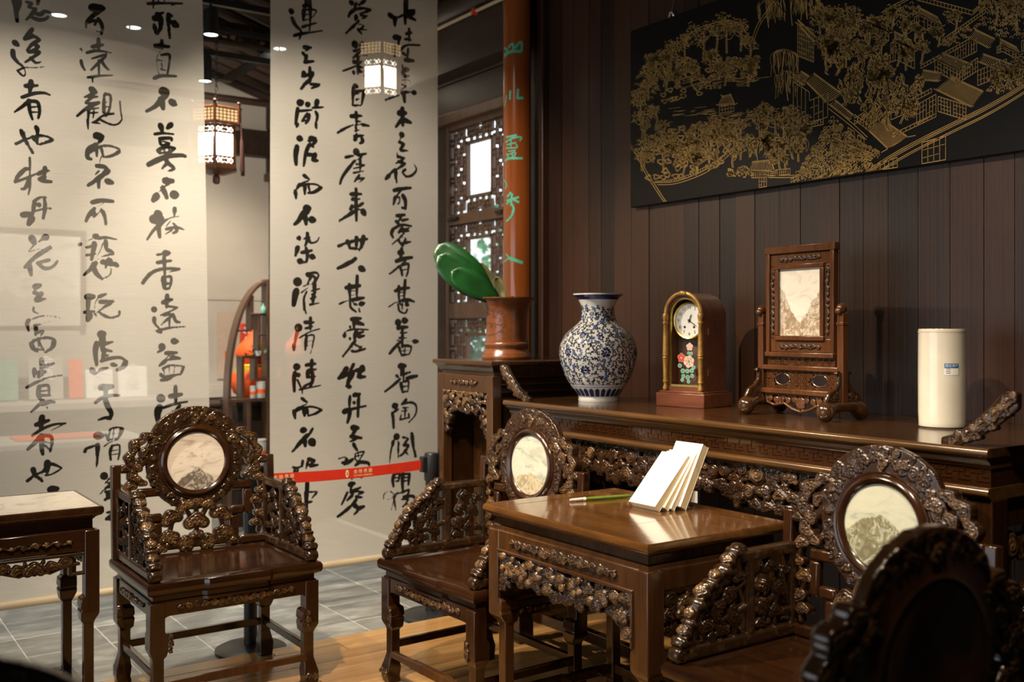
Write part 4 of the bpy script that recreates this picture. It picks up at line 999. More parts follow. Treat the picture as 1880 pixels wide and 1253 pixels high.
def desk_apron(w, seed):
    r = Relief(-w/2, w/2, 0, .235, .0021)
    r.rect(-w/2, w/2, .158, .235, .003, .004)                                   # solid upper band
    lim = lambda x: .150-.075-.065*min(1, max(0, (abs(x)/(w/2)-.55)/.45))**1.5-.025*math.exp(-(x/.16)**2)
    ins = lambda x, y: min(x+w/2, w/2-x, y-lim(x), .160-y)+.004
    r.scatter(ins, .024, .034, 60, seed+50, .003, .008, True, .55, (0, 1, 2))
    r.scatter(ins, .028, .042, 44, seed, .012, .011, False, .74, (0, 0, 2))
    for (x, y, q) in [(GR.uniform(-w/2+.03, w/2-.03), GR.uniform(.09, .16), GR.uniform(.010, .015)) for _ in range(26)]:
        if ins(x, y) > .01: r.spiral(x, y, q, .016, .008, GR.choice((-1, 1)), .45)
    return r.mesh('carved_apron', M['carved'], .022, True, hmax=.026)
af = put('carved_apron', desk_apron(2*dw-.155, 21), dk, (0, -dd+.032, .50))
as_ = desk_apron(2*dd-.155, 22)
for s in (-1, 1): put('carved_apron', as_, dk, (s*(dw-.032), 0, .50), (0, 0, s*PI/2))
obj('apron_bead', MB().box(-dw+.075, dw-.075, -dd+.006, -dd+.022, .662, .674).box(-dw+.075, -dw+.085, -dd+.006, -dd+.022, .50, .664).box(dw-.085, dw-.075, -dd+.006, -dd+.022, .50, .664), M['desk'], dk, bevel=.003)
obj('apron_rail', MB().box(-dw+.06, dw-.06, -dd+.0165, -dd+.05, .672, .737), M['desk'], dk, bevel=.004)
for s in (-1, 1): obj('apron_rail', MB().box(s*(dw-.0165), s*(dw-.05), -dd+.06, dd-.06, .672, .737) if s < 0 else MB().box(dw-.05, dw-.0165, -dd+.06, dd-.06, .672, .737), M['desk'], dk, bevel=.004)
obj('apron_rail', MB().box(-dw+.06, dw-.06, dd-.05, dd-.0165, .672, .737), M['desk'], dk, bevel=.004)
put('carved_relief', relief_strip(.56, .046, 17, 13, .006, .002, rmin=.5, rmax=.68), dk, (0, -dd+.0155, .682))
# cracked-ice lattice shelf low between the legs
for (a, b2) in (((-dw+.05, -dd+.04), (dw-.05, -dd+.07)), ((-dw+.05, dd-.07), (dw-.05, dd-.04)), ((-dw+.04, -dd+.05), (-dw+.07, dd-.05)), ((dw-.07, -dd+.05), (dw-.04, dd-.05))):
    obj('stretcher', MB().box(a[0], b2[0], a[1], b2[1], .13, .165), M['desk'], dk, bevel=.004)
ib = MB(); rq = random.Random(9)
gx, gy = 6, 5; pts = {}
for i in range(gx+1):
    for j in range(gy+1):
        jx = 0 if i in (0, gx) else rq.uniform(-.35, .35); jy = 0 if j in (0, gy) else rq.uniform(-.35, .35)
        pts[i, j] = (-dw+.07+(2*dw-.14)*(i+jx)/gx, -dd+.07+(2*dd-.14)*(j+jy)/gy)
for i in range(gx+1):
    for j in range(gy+1):
        for (a, b2) in ((1, 0), (0, 1)):
            if (i+a, j+b2) in pts and not (a and j in (0, gy)) and not (b2 and i in (0, gx)) and rq.random() < .82:
                p, q = Vector((*pts[i, j], .150)), Vector((*pts[i+a, j+b2], .150)); t_ = (q-p).normalized()*.001; n_ = Vector((-t_.y, t_.x, 0)).normalized()*.0055
                ib.add([p-n_-Vector((0, 0, .01)), p+n_-Vector((0, 0, .01)), q+n_-Vector((0, 0, .01)), q-n_-Vector((0, 0, .01)), p-n_, p+n_, q+n_, q-n_], [(3, 2, 1, 0), (4, 5, 6, 7), (0, 1, 5, 4), (1, 2, 6, 5), (2, 3, 7, 6), (3, 0, 4, 7)])
obj('ice_lattice_shelf', ib, M['desk'], dk, smooth=False)

# ---- altar table
AX0, AX1, AY0, AY1, AZ = -3.86, -1.53, 2.65, 3.395, 1.11
al = thing('altar_table', 'long dark altar table with carved apron carrying vases, clock and stone screen', 'table', ((AX0+AX1)/2, AY0, 0))
aw = (AX1-AX0)/2; ad = AY1-AY0
def rail(name, prof, x0, x1, mat, parent, **k):   # profile (y,z) swept along x
    return obj(name, MB().prism(prof, x0, x1, axis='x'), mat, parent, **k)
bead = [(.012-.012*math.sin(a), 1.0975+.0125*math.cos(a)) for a in [PI*k/10 for k in range(11)]]
rail('table_top', [(ad, 1.11), (.022, 1.11), (.022, 1.085), (ad, 1.085)], -aw, aw, M['altar'], al)
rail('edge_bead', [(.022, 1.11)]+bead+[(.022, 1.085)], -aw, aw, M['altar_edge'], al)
rail('cove', [(.012, 1.0845), (.018, 1.075), (.030, 1.066), (.036, 1.052), (ad-.02, 1.052), (ad-.02, 1.0845)], -aw+.008, aw-.008, M['altar'], al)
fr = rail('fret_band', [(.040, 1.052), (.040, 1.000), (ad-.03, 1.000), (ad-.03, 1.052)], -aw+.012, aw-.012, M['rosewood_x'], al)
fm_ = MB(); xk = -aw+.02; k = 0
while xk < aw-.05:
    z0 = 1.006
    fm_.box(xk, xk+.036, .0375, .0405, z0+.030, z0+.034).box(xk+.018, xk+.054, .0375, .0405, z0+.008, z0+.012).box(xk+.016, xk+.020, .0375, .0405, z0+.010, z0+.032).box(xk+.034, xk+.038, .0375, .0405, z0+.022, z0+.045).box(xk+.036, xk+.052, .0375, .0405, z0+.020, z0+.024)
    xk += .056
obj('key_fret', fm_, M['rosewood_x'], fr, smooth=False)
bead2 = [(.026-.012*math.sin(a), .986+.013*math.cos(a)) for a in [PI*k/10 for k in range(11)]]
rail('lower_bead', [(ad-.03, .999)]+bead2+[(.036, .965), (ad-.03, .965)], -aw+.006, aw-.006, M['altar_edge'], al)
ra = Relief(-aw+.09, aw-.09, 0, .175, .0026)
lim2 = lambda x: .045+.022*math.cos(x*9.0)-.03*max(0, (abs(x)/(aw-.09)-.8)/.2)
ra.rect(-aw+.09, aw-.09, .165, .175, .004)
in2 = lambda x, y: min(x+aw-.085, aw-.085-x, y-lim2(x), .172-y)+.008
ra.scatter(in2, .022, .034, 200, 30, .003, .008, True, .58, (0, 1, 2))
ra.scatter(in2, .030, .046, 120, 31, .012, .011, False, .76, (0, 0, 2))
put('carved_apron', ra.mesh('carved_apron', M['carved'], .022, True, hmax=.028), al, (0, .065, .79))
for s in (-1, 1):
    p = obj('end_leg', MB().box(s*(aw-.045)-.04, s*(aw-.045)+.04, .035, .115, 0, .966).box(s*(aw-.045)-.04, s*(aw-.045)+.04, ad-.12, ad-.04, 0, .966).box(s*(aw-.045)-.025, s*(aw-.045)+.025, .115, ad-.12, .88, .966).box(s*(aw-.045)-.025, s*(aw-.045)+.025, .115, ad-.12, .10, .18), M['rosewood'], al, bevel=.004)
    rp = Relief(-.26, .26, 0, .70, .005); rp.scatter(band(-.25, .25, .0, .70), .04, .06, 46, 40+s, .004, .010)
    put('end_carving', rp.mesh('end_carving', M['carved'], .016, True), p, (s*(aw-.045), ad/2, .18), (0, 0, PI/2))
obj('shelf_rail', MB().box(-aw+.08, aw-.08, .10, .14, .10, .15).box(-aw+.08, aw-.08, ad-.12, ad-.09, .10, .15), M['rosewood_x'], al, bevel=.004)
# carved wing spandrels rising from the top towards the end stands
def wing(seed):
    r = Relief(-.04, .185, -.004, .165, .0025)
    line = [(.0, .012), (.045, .032), (.085, .062), (.125, .095), (.160, .130)]
    r.stroke([(-.03, .006)]+line, .014, .03, 0, .004)
    for k, (x, y) in enumerate(line): r.cloud(x, y, .030 if k else .022, .7+.2*(k % 2), .002, .009, 0); r.spiral(x+.012, y+.018, .013, .004, .008, -1)
    for (x, y) in ((.06, .025), (.105, .055), (.145, .095)): r.cloud(x, y, .024, .3, .001, .008, 2)
    return r.mesh('wing', M['carved'], .014, True, hmax=.014)
wm_ = wing(1)
put('wing_spandrel', wm_, al, (aw-.118, .045, AZ)); put('wing_spandrel', mirror_mesh(wm_, 'wing'), al, (-aw+.118, .045, AZ))

# ---- end stands of the altar table
def end_stand(label, x0, x1):
    z1 = 1.285; t = thing('end_stand', label, 'stand', ((x0+x1)/2, AY0, 0), 0, 'tall carved stands at the ends of the altar table')
    w = (x1-x0)/2; q = lambda o, z: [(-w+o, o-.01, z), (w-o, o-.01, z), (w-o, ad-o*.2, z), (-w+o, ad-o*.2, z)]
    obj('stand_top', MB().loft([q(.026, 1.235), q(.020, 1.245), q(.012, 1.258), q(0, 1.266), q(0, 1.280), q(.006, 1.285)]), M['altar'], t)
    obj('waist', MB().loft([q(.036, 1.215), q(.036, 1.232), q(.026, 1.235)]), M['altar'], t)
    obj('top_rail', MB().box(-w+.076, w-.076, .010, .05, 1.13, 1.214), M['desk'], t, bevel=.004)
    for s in (-1, 1):
        ob = MB(); pr = [(0, .02), (.10, .006), (.80, .006), (.84, 0), (.90, -.014), (1.215, -.014)]
        rings = []
        for z, o in pr:
            xa = s*(w-.02-.055); xb = s*(w-.020-.012-o) if o > 0 else s*(w-.020)
            xa, xb = min(xa, xb), max(xa, xb); rings.append([(xa, .008, z), (xb, .008, z), (xb, .06, z), (xa, .06, z)])
        l = obj('leg', ob.loft(rings), M['desk'], t, bevel=.004)
        rings = [[(min(s*(w-.075), s*(w-.02)), ad-.06, z), (max(s*(w-.075), s*(w-.02)), ad-.06, z), (max(s*(w-.075), s*(w-.02)), ad-.01, z), (min(s*(w-.075), s*(w-.02)), ad-.01, z)] for z in (0, 1.215)]
        obj('leg', MB().loft(rings), M['rosewood'], t, bevel=.004)
        sd = obj('side_panel', MB().box(s*(w-.045)-.008, s*(w-.045)+.008, .05, ad-.05, .25, 1.215), M['rosewood_x'], t)
        for k in range(4): obj('side_moulding', MB().tube([(s*(w-.035), .055, 1.10+k*.035), (s*(w-.035), ad-.05, 1.10+k*.035)], .010, 8), M['rosewood_x'], sd)
    obj('back_board', MB().box(-w+.06, w-.06, .20, .22, .15, 1.215), M['desk'], t)
    r = Relief(-w+.07, w-.07, 0, .235, .003); W2 = w-.07
    lim = lambda x: .205-.075-.12*min(1, max(0, (abs(x)/W2-.62)/.38))**.7
    r.scatter(lambda x, y: min(x+W2, W2-x, y-lim(x), .238-y)+.008, .018, .030, 70, 17, .010, .011, True, .62)
    put('carved_apron', r.mesh('carved_apron', M['carved'], .018, True, hmax=.022), t, (0, .030, .895))
    put('carved_relief', relief_strip(.25, .040, 7, 18, .007, .003), t, (0, .006, 1.155))
    return t
end_stand('tall carved stand carrying the plant pot at the left end of the altar table', -4.475, -3.935)
end_stand('tall carved stand at the right end of the altar table', -1.40, -.86)

# ---- marble topped side table on the left
sd = thing('side_table', 'carved tea table with pale marble top at the left edge', 'table', (-4.07, .675, 0))
sw, sdp = .225, .225   # half depth in x, half length in y
q = lambda o, z: [(-sw+o, -sdp+o, z), (sw-o, -sdp+o, z), (sw-o, sdp-o, z), (-sw+o, sdp-o, z)]
obj('top_frame', MB().loft([q(.022, .762), q(.006, .770), q(0, .778), q(0, .794), q(.004, .800), q(.012, .800), q(.013, .797)], cap=False).add(q(.022, .762), [(3, 2, 1, 0)]), M['rosewood_x'], sd)
obj('marble_top', MB().loft([q(.0135, .79), q(.0135, .799)]), M['marble_top'], sd, smooth=False)
obj('waist', MB().loft([q(.022, .715), q(.032, .722), q(.032, .752), q(.022, .762)]), M['rosewood_x'], sd)
LS = leg_mesh('leg', .715, .050, 0, .40, .09, M['rosewood'], .016)
for (sx, sy, a) in ((-1, -1, 0), (1, -1, PI/2), (1, 1, PI), (-1, 1, -PI/2)): put('leg', LS, sd, (sx*(sw-.012), sy*(sdp-.012), 0), (0, 0, a), bevel=.003)
def tea_apron():
    r = Relief(-.17, .17, 0, .10, .0025)
    r.stroke([(-.17, .085), (.17, .085)], .006, None, 0, .004)
    for s in (-1, 1):
        for p in (((s*.165, .09), (s*.165, .015), (s*.115, .015), (s*.115, .05), (s*.145, .05)),): r.stroke(list(p), .0055, None, 0, .004)
    for k, x in enumerate((-.10, -.055, 0, .055, .10)): r.cloud(x, .055-.012*math.cos(x*20), .028 if k != 2 else .042, 0 if k == 2 else .3, .001, .008, 0)
    r.stroke([(-.11, .05), (-.05, .03), (0, .045), (.05, .03), (.11, .05)], .006, None, 0, .004); r.stroke([(-.03, .07), (0, .03), (.03, .07)], .006, None, 0, .004)
    return r.mesh('carved_apron', M['carved'], .016, True, hmax=.012)
ta = tea_apron(); tr_ = relief_strip(.26, .032, 7, 44, .005, .003)
for k, (x, y) in enumerate(((0, -sdp), (sw, 0), (0, sdp), (-sw, 0))):
    a = k*PI/2; ex = sdp if k % 2 == 0 else sw
    f = obj('apron', MB().box(-.175, .175, -.012, .012, .0, .075), M['rosewood_x'], sd, (x*(1-.034/.225), y*(1-.034/.225), .642), (0, 0, a), bevel=.003)
    put('carved_relief', tr_, f, (0, -.014, .02)); put('carved_apron', ta, f, (0, 0, -.095))
obj('low_shelf', MB().box(-sw+.03, sw-.03, -sdp+.03, sdp-.03, .10, .125), M['rosewood_x'], sd, bevel=.004)
rs = Relief(-.15, .15, -.15, .15, .004); rs.scatter(band(-.15, .15, -.15, .15), .025, .04, 40, 50, .003, .008, True)
put('shelf_carving', rs.mesh('shelf_carving', M['carved'], .008, False, hmax=.010), sd, (0, 0, .13), (PI/2*-1, 0, 0))
# ------------------------------------------------------------------ things on the altar table
# blue and white vase
VASE = smooth_prof([(.088, .020), (.100, .040), (.121, .066), (.150, .118), (.171, .182), (.176, .226), (.167, .268), (.143, .308), (.110, .338), (.084, .362), (.075, .395), (.074, .420), (.083, .450), (.100, .472)], 5)
def vase_r(z): return float(np.interp(z, [p[1] for p in VASE], [p[0] for p in VASE]))
vz = thing('porcelain_vase', 'blue and white porcelain vase with scrolling flowers on the altar table', 'vase', (-3.555, 2.965, AZ))
obj('body', MB().lathe([(.001, .004), (.080, .004), (.082, 0), (.088, 0), (.090, .006), (.088, .020)]+VASE+[(.113, .480), (.113, .486), (.104, .484), (.095, .470), (.070, .42), (.068, .38)], 72, cap=False), M['porcelain'], vz)
def on_vase(u, z, off=.0007):      # u in metres round the belly
    a = u; r = vase_r(z)+off; return (r*math.cos(a), r*math.sin(a), z)
def band_part(name, z0, z1, mat, n=6):
    return obj(name, MB().lathe([(vase_r(z0+(z1-z0)*k/n)+.0006, z0+(z1-z0)*k/n) for k in range(n+1)], 72, cap=False), mat, vz)
band_part('neck_band', .452, .471, M['cobalt']); obj('rim_band', MB().lathe([(vase_r(.472)+.0006, .471), (.1138, .4795)], 72, cap=False), M['cobalt'], vz)
for z in (.068, .079, .441, .447): obj('ring_line', MB().lathe([(vase_r(z)+.0007, z), (vase_r(z+.002)+.0007, z+.002)], 72, cap=False), M['cobalt_mid'], vz)
rv = random.Random(7)
def ribbon(b, pts, w):             # pts (angle, z) -> thin painted line on the vase
    n = len(pts); L_ = []; R_ = []
    for i, (a, z) in enumerate(pts):
        a0, z0 = pts[max(i-1, 0)]; a1, z1 = pts[min(i+1, n-1)]; r = vase_r(z)
        da, dz = (a1-a0)*r, z1-z0; l = math.hypot(da, dz) or 1; ww = w*(.55+.45*math.sin(PI*(i+.6)/(n+.2)))
        L_.append(on_vase(a-dz/l*ww/r, z+da/l*ww)); R_.append(on_vase(a+dz/l*ww/r, z-da/l*ww))
    b.add(L_+R_, [(i, i+1, n+i+1, n+i) for i in range(n-1)])
def patch(b, cu, cz, pts):         # polygon fan around (cu,cz), offsets in metres
    r = vase_r(cz); vs = [on_vase(cu, cz, .0010)]+[on_vase(cu+x/r, cz+y, .0010) for x, y in pts]; n = len(pts)
    b.add(vs, [(0, i+1, (i+1) % n+1) for i in range(n)])
curls = MB(); z = .090; row = 0
while z < .436:
    r = vase_r(z); n = max(10, int(2*PI*r/.0225))
    for k in range(n):
        a = 2*PI*(k+.5*(row % 2))/n+rv.uniform(-.03, .03); zz = z+rv.uniform(-.004, .004); sg = rv.choice((-1, 1)); ph = rv.uniform(0, 2*PI); R0 = rv.uniform(.0055, .0085)
        pts = [(a+R0*(1-.10*t)*math.cos(ph+sg*t*.62)/r, zz+R0*(1-.10*t)*math.sin(ph+sg*t*.62)) for t in range(8)]
        ribbon(curls, pts, .0021)
        for q in (1, 3, 5):
            pa, pz = pts[q]; an = ph+sg*q*.62+rv.uniform(-.3, .3); ribbon(curls, [(pa, pz), (pa+.0045*math.cos(an)/r, pz+.0045*math.sin(an)), (pa+.0068*math.cos(an+.7*sg)/r, pz+.0068*math.sin(an+.7*sg))], .0025)
    z += .0165; row += 1
sc_ = obj('painted_scrollwork', curls, M['ink_blue'], vz, smooth=False); sc_['kind'] = 'stuff'
lv = MB()
for k in range(120):
    zz = rv.uniform(.10, .43); a = rv.uniform(0, 2*PI); an = rv.uniform(0, PI); s = rv.uniform(.008, .014)
    patch(lv, a, zz, [(s*(1-.25*math.cos(4*t_))*math.cos(t_)*math.cos(an)-s*.5*math.sin(t_)*math.sin(an), s*math.cos(t_)*math.sin(an)+s*.55*math.sin(t_)*math.cos(an)) for t_ in [2*PI*q/10 for q in range(10)]])
lf = obj('painted_leaves', lv, M['cobalt_mid'], vz, smooth=False); lf['kind'] = 'stuff'
for (zz, n, s, off) in ((.225, 6, .026, .55), (.145, 6, .027, 1.05), (.300, 5, .018, .1), (.395, 4, .014, .5)):
    for k in range(n):
        a = 2*PI*k/n+off; fb = MB()
        for q in range(9):
            t_ = 2*PI*q/9
            patch(fb, a+s*.60*math.cos(t_)/vase_r(zz), zz+s*.60*math.sin(t_), [(s*.30*math.cos(u)*math.cos(t_)-s*.17*math.sin(u)*math.sin(t_), s*.30*math.cos(u)*math.sin(t_)+s*.17*math.sin(u)*math.cos(t_)) for u in [2*PI*w/8 for w in range(8)]])
        patch(fb, a, zz, [(s*.2*math.cos(u), s*.2*math.sin(u)) for u in [2*PI*w/8 for w in range(8)]])
        ring_ = MB(); patch(ring_, a, zz, [(s*1.08*math.cos(u), s*1.08*math.sin(u)) for u in [2*PI*w/18 for w in range(18)]])
        g = obj('flower_ground', ring_, M['porcelain'], vz, smooth=False)
        fm2 = mesh_of(fb, 'painted_flower', M['cobalt'], False)
        for v in fm2.vertices: v.co.x *= 1.003; v.co.y *= 1.003
        put('painted_flower', fm2, vz)
for k in range(26):
    a = 2*PI*k/26; pb = MB(); w = .0085
    rr0 = lambda z: vase_r(z)
    pb.add([on_vase(a-w/rr0(.026), .026), on_vase(a+w/rr0(.026), .026), on_vase(a+w*1.15/rr0(.055), .055), on_vase(a, .064), on_vase(a-w*1.15/rr0(.055), .055)], [(0, 1, 2, 3, 4)])
    obj('foot_petal', pb, M['cobalt'], vz, smooth=False)

# clock
ck = thing('mantel_clock', 'round topped mahogany mantel clock with gilt columns and painted glass', 'clock', (-3.10, 3.115, AZ), math.radians(10))
cw, cd = .100, .150
obj('plinth', MB().box(-.122, .122, -.105, .105, 0, .058), M['clock_wood'], ck, bevel=.003); obj('plinth_cap', MB().box(-.112, .112, -.095, .100, .058, .066), M['clock_wood'], ck, bevel=.002)
arch = lambda w, z0, zs, n=28: [(w, z0)]+[(w*math.cos(PI*k/n), zs+w*math.sin(PI*k/n)) for k in range(n+1)]+[(-w, z0)]
def ring_prism(wo, wi, z0o, z0i, zs, y0, y1):
    o, i = arch(wo, z0o, zs), arch(wi, z0i, zs); n = len(o); b = MB(); vs = []
    for y in (y0, y1): vs += [(a, y, c) for a, c in o]+[(a, y, c) for a, c in i]
    fs = []
    for k in range(n):
        j = (k+1) % n
        fs += [(k, j, n+j, n+k), (2*n+j, 2*n+k, 3*n+k, 3*n+j), (j, k, 2*n+k, 2*n+j), (n+k, n+j, 3*n+j, 3*n+k)]
    return b.add(vs, fs)
obj('case', ring_prism(cw, .080, .066, .084, .378, -.075, .090), M['clock_wood'], ck); obj('case_back', MB().prism(arch(.081, .07, .378), .06, .075), M['clock_wood'], ck)
obj('door_rim', ring_prism(.080, .074, .084, .092, .378, -.066, -.055), M['brass'], ck)
obj('inner_panel', MB().prism(arch(.0805, .07, .378), .0, .01), plain('dark clock interior', (.10, .06, .045), .5), ck)
dial = obj('dial', MB().lathe([(.0005, 0), (.070, 0), (.070, .004), (.0005, .004)], 48, cap=False).xf(Matrix.Translation((0, -.030, .362)) @ Matrix.Rotation(PI/2, 4, 'X')), plain('clock dial', (.78, .80, .80), .4, var=.02), ck)
obj('bezel', MB().lathe([(.068, .0), (.071, .010), (.076, .012), (.0805, .006), (.0805, 0)], 56, cap=False).xf(Matrix.Translation((0, -.030, .362)) @ Matrix.Rotation(PI/2, 4, 'X')), M['brass'], ck)
NUM = plain('dial black', (.012, .012, .015), .5)
for k in range(1, 13):
    a = PI/2-2*PI*k/12; text_on(str(k), .0185, NUM, dial, 'numeral', Matrix.Translation((.056*math.cos(a), -.0352, .362+.056*math.sin(a))) @ Matrix.Rotation(PI/2, 4, 'X'))
def hand(ang, l, w):
    c, s = math.cos(ang), math.sin(ang); b = MB()
    P_ = lambda u, v: (u*c-v*s, -.038, .362+u*s+v*c)
    b.add([P_(-.010, -w*.5), P_(l*.6, -w), P_(l, 0), P_(l*.6, w), P_(-.010, w*.5)], [(0, 1, 2, 3, 4)]); obj('hand', b, NUM, ck, smooth=False)
hand(math.radians(66), .034, .0028); hand(math.radians(-32), .050, .0022)
obj('hub', MB().lathe([(.0005, 0), (.007, 0), (.005, .004), (.0005, .004)], 16, cap=False).xf(Matrix.Translation((0, -.035, .362)) @ Matrix.Rotation(PI/2, 4, 'X')), NUM, ck)
for sx in (-1, 1): obj('winding_hole', MB().lathe([(.0005, 0), (.0055, 0), (.0055, .001), (.0005, .001)], 12, cap=False).xf(Matrix.Translation((sx*.024, -.0345, .335)) @ Matrix.Rotation(PI/2, 4, 'X')), NUM, ck)
obj('glass_door', MB().prism(arch(.074, .092, .378), -.060, -.0585), M['glass'], ck, smooth=False)
FL = {'red': plain('painted red petal', (.55, .07, .025), .4), 'pink': plain('painted pink petal', (.62, .42, .34), .4), 'green': plain('painted green leaf', (.05, .30, .20), .4), 'rim': plain('pale petal outline', (.48, .52, .46), .4)}
def flower(x, z, r, n, col, mid):
    t = bpy.data.objects.new('painted_flower', None); COL.objects.link(t); t.parent = ck
    for q in range(n):
        a = 2*PI*q/n+.3; cx, cz = x+r*.55*math.cos(a), z+r*.55*math.sin(a)
        for nm, rr, yy, mt in (('petal_edge', r*.43, -.0612, FL['rim']), ('petal', r*.38, -.0618, FL[col])):
            obj(nm, MB().add([(cx+rr*math.cos(u), yy, cz+rr*math.sin(u)) for u in [2*PI*w/12 for w in range(12)]], [tuple(range(12))]), mt, t, smooth=False)
    obj('flower_eye', MB().add([(x+r*.2*math.cos(u), -.0622, z+r*.2*math.sin(u)) for u in [2*PI*w/10 for w in range(10)]], [tuple(range(10))]), FL[mid], t, smooth=False)
flower(-.022, .205, .021, 5, 'red', 'rim'); flower(.016, .190, .028, 6, 'pink', 'green'); flower(.020, .252, .018, 5, 'pink', 'pink')
for (x, z, r) in ((-.03, .172, .013), (-.015, .150, .014), (.008, .150, .013), (.030, .152, .013), (.040, .166, .011), (-.012, .128, .012), (.010, .124, .013), (.032, .130, .012), (-.018, .112, .011), (.014, .106, .011), (.028, .224, .010), (.014, .226, .009)):
    for rr, yy, mt in ((r*.8, -.0610, FL['rim']), (r*.64, -.0614, FL['green'])): obj('painted_leaf', MB().add([(x+rr*math.cos(u), yy, z+rr*.9*math.sin(u)) for u in [2*PI*w/10 for w in range(10)]], [tuple(range(10))]), mt, ck, smooth=False)
colp = [(.006, .066), (.011, .070), (.012, .080), (.007, .090), (.008, .098), (.012, .104), (.0095, .115), (.010, .160), (.0115, .200), (.0135, .206), (.0105, .211), (.0135, .216), (.0115, .222), (.0105, .300), (.0085, .345), (.013, .352), (.009, .358), (.012, .372), (.013, .385), (.009, .392)]
for sx in (-1, 1): obj('gilt_column', MB().lathe(colp, 18, cx=sx*.089, cy=-.082), M['gilt'], ck)
obj('gilt_arch', MB().tube([(.089*math.cos(PI*k/28), -.080, .388+.089*math.sin(PI*k/28)) for k in range(29)], .009, 10), M['gilt'], ck)
obj('crest', MB().ball((0, -.086, .477), (.020, .008, .011)).ball((-.014, -.087, .474), (.009, .007, .008)).ball((.014, -.087, .474), (.009, .007, .008)), M['gilt'], ck)
for zz in (.13, .30): obj('hinge', MB().box(.1, .1025, -.045, -.040, zz, zz+.03), M['brass'], ck)

# stone table screen
sn = thing('table_screen', 'carved wooden table screen framing an upright landscape stone', 'table screen', (-2.488, 3.055, AZ), math.radians(-3))
SW = M['screen_wood']
def bar(n, x0, x1, z0, z1, y0=-.012, y1=.012, mat=None, par=None, bev=.003): return obj(n, MB().box(x0, x1, y0, y1, z0, z1), mat or SW, par or sn, bevel=bev)
bar('frame_top', -.170, .170, .612, .640, -.016, .016)
for s in (-1, 1): bar('frame_stile', s*.155-.009, s*.155+.009, .235, .613, -.014, .014)
bar('frame_bottom', -.165, .165, .222, .240, -.020, .020)
bar('frame_field', -.146, .146, .565, .612, -.006, .006); bar('frame_field', -.146, .146, .240, .292, -.006, .006)
for s in (-1, 1): bar('frame_field', min(s*.105, s*.146), max(s*.105, s*.146), .292, .565, -.006, .006)
for (x0, x1, z0, z1) in ((-.118, .118, .552, .570), (-.118, .118, .284, .302), (-.118, -.100, .302, .552), (.100, .118, .302, .552)): bar('inner_frame', x0, x1, z0, z1, -.016, .010)
obj('stone', MB().box(-.100, .100, -.004, .004, .302, .552).xf(Matrix.Translation((0, 0, -.43))), M['marble_screen'], sn, (0, 0, .43), smooth=False)
def strip(w, h, n, seed, loc, rot=(0, 0, 0), par=None):
    r = Relief(-w/2, w/2, -h/2, h/2, .002); q = random.Random(seed)
    for k in range(n):
        x = -w/2+w*(k+.5)/n; r.spiral(x, q.uniform(-.15, .15)*h, h*.36, 0, .004, q.choice((-1, 1)), .5); r.stroke([(x-w/n*.6, q.uniform(-.3, .3)*h), (x, q.uniform(-.3, .3)*h), (x+w/n*.6, q.uniform(-.3, .3)*h)], .0022, None, 0, .003)
    return put('carved_strip', r.mesh('carved_strip', M['carved_dark'], .003, False, hmax=.02), par or sn, loc, rot)
M['carved_dark'] = wood('dark cut carving', (.018, .008, .005), (.06, .025, .012), .4, (1, 1, 1), 5, .1)
strip(.20, .026, 9, 3, (0, -.0075, .590)); strip(.20, .026, 9, 4, (0, -.0075, .262)); strip(.25, .024, 11, 5, (-.132, -.0075, .43), (0, PI/2, 0)); strip(.25, .024, 11, 6, (.132, -.0075, .43), (0, PI/2, 0))
def fret_panel(w, h, ovals, cells):
    b = MB(); t = .0022
    def seg(x0, z0, x1, z1): b.box(min(x0, x1)-t, max(x0, x1)+t, -.004, .004, min(z0, z1)-t, max(z0, z1)+t)
    seg(-w/2, -h/2, w/2, -h/2); seg(-w/2, h/2, w/2, h/2); seg(-w/2, -h/2, -w/2, h/2); seg(w/2, -h/2, w/2, h/2)
    q = random.Random(int(w*1000+h*100)); nx, nz = cells; dx, dz = w/nx, h/nz
    for i in range(nx):
        for j in range(nz):
            x0, z0 = -w/2+i*dx, -h/2+j*dz; cx, cz = x0+dx/2, z0+dz/2
            if any(((cx-ox)/(rx+.006))**2+((cz-oz)/(rz+.003))**2 < 1 for ox, oz, rx, rz in ovals): continue
            if (i+j) % 2: seg(x0, cz, x0+dx, cz)
            else: seg(cx, z0, cx, z0+dz)
            if q.random() < .5: seg(x0, z0, x0+dx, z0)
            if q.random() < .5: seg(x0, z0, x0, z0+dz)
    for ox, oz, rx, rz in ovals: b.tube([(ox+rx*math.cos(2*PI*k/20), 0, oz+rz*math.sin(2*PI*k/20)) for k in range(20)], .0028, 6, closed=True)
    return b
obj('fret_panel', fret_panel(.32, .026, [], (20, 2)), SW, sn, (0, 0, .205), smooth=False)
bar('rail', -.185, .185, .172, .190, -.018, .018); bar('rail', -.188, .188, .082, .102, -.020, .020)
obj('fret_panel', fret_panel(.34, .066, [(-.09, 0, .036, .022), (.09, 0, .036, .022)], (24, 6)), SW, sn, (0, 0, .137), smooth=False)
ra_ = Relief(-.175, .175, -.07, .005, .002)
for k in range(11):
    x = -.15+.03*k; ra_.spiral(x, -.018-.006*(k % 2), .013, 0, .004, (-1)**k, .5)
for s in (-1, 1): ra_.stroke([(s*.172, 0), (s*.165, -.035), (s*.13, -.045), (s*.08, -.036), (s*.04, -.055), (0, -.064)], .0045, None, 0, .004)
ra_.spiral(0, -.032, .024, 0, .005, 1, .4); ra_.stroke([(-.17, -.003), (.17, -.003)], .004, None, 0, .003)
for x in (-.11, -.075, .075, .11): ra_.stroke([(x, 0), (x+.01, -.04)], .003, None, 0, .003)
put('carved_apron', ra_.mesh('carved_apron', SW, .006, True), sn, (0, 0, .082))
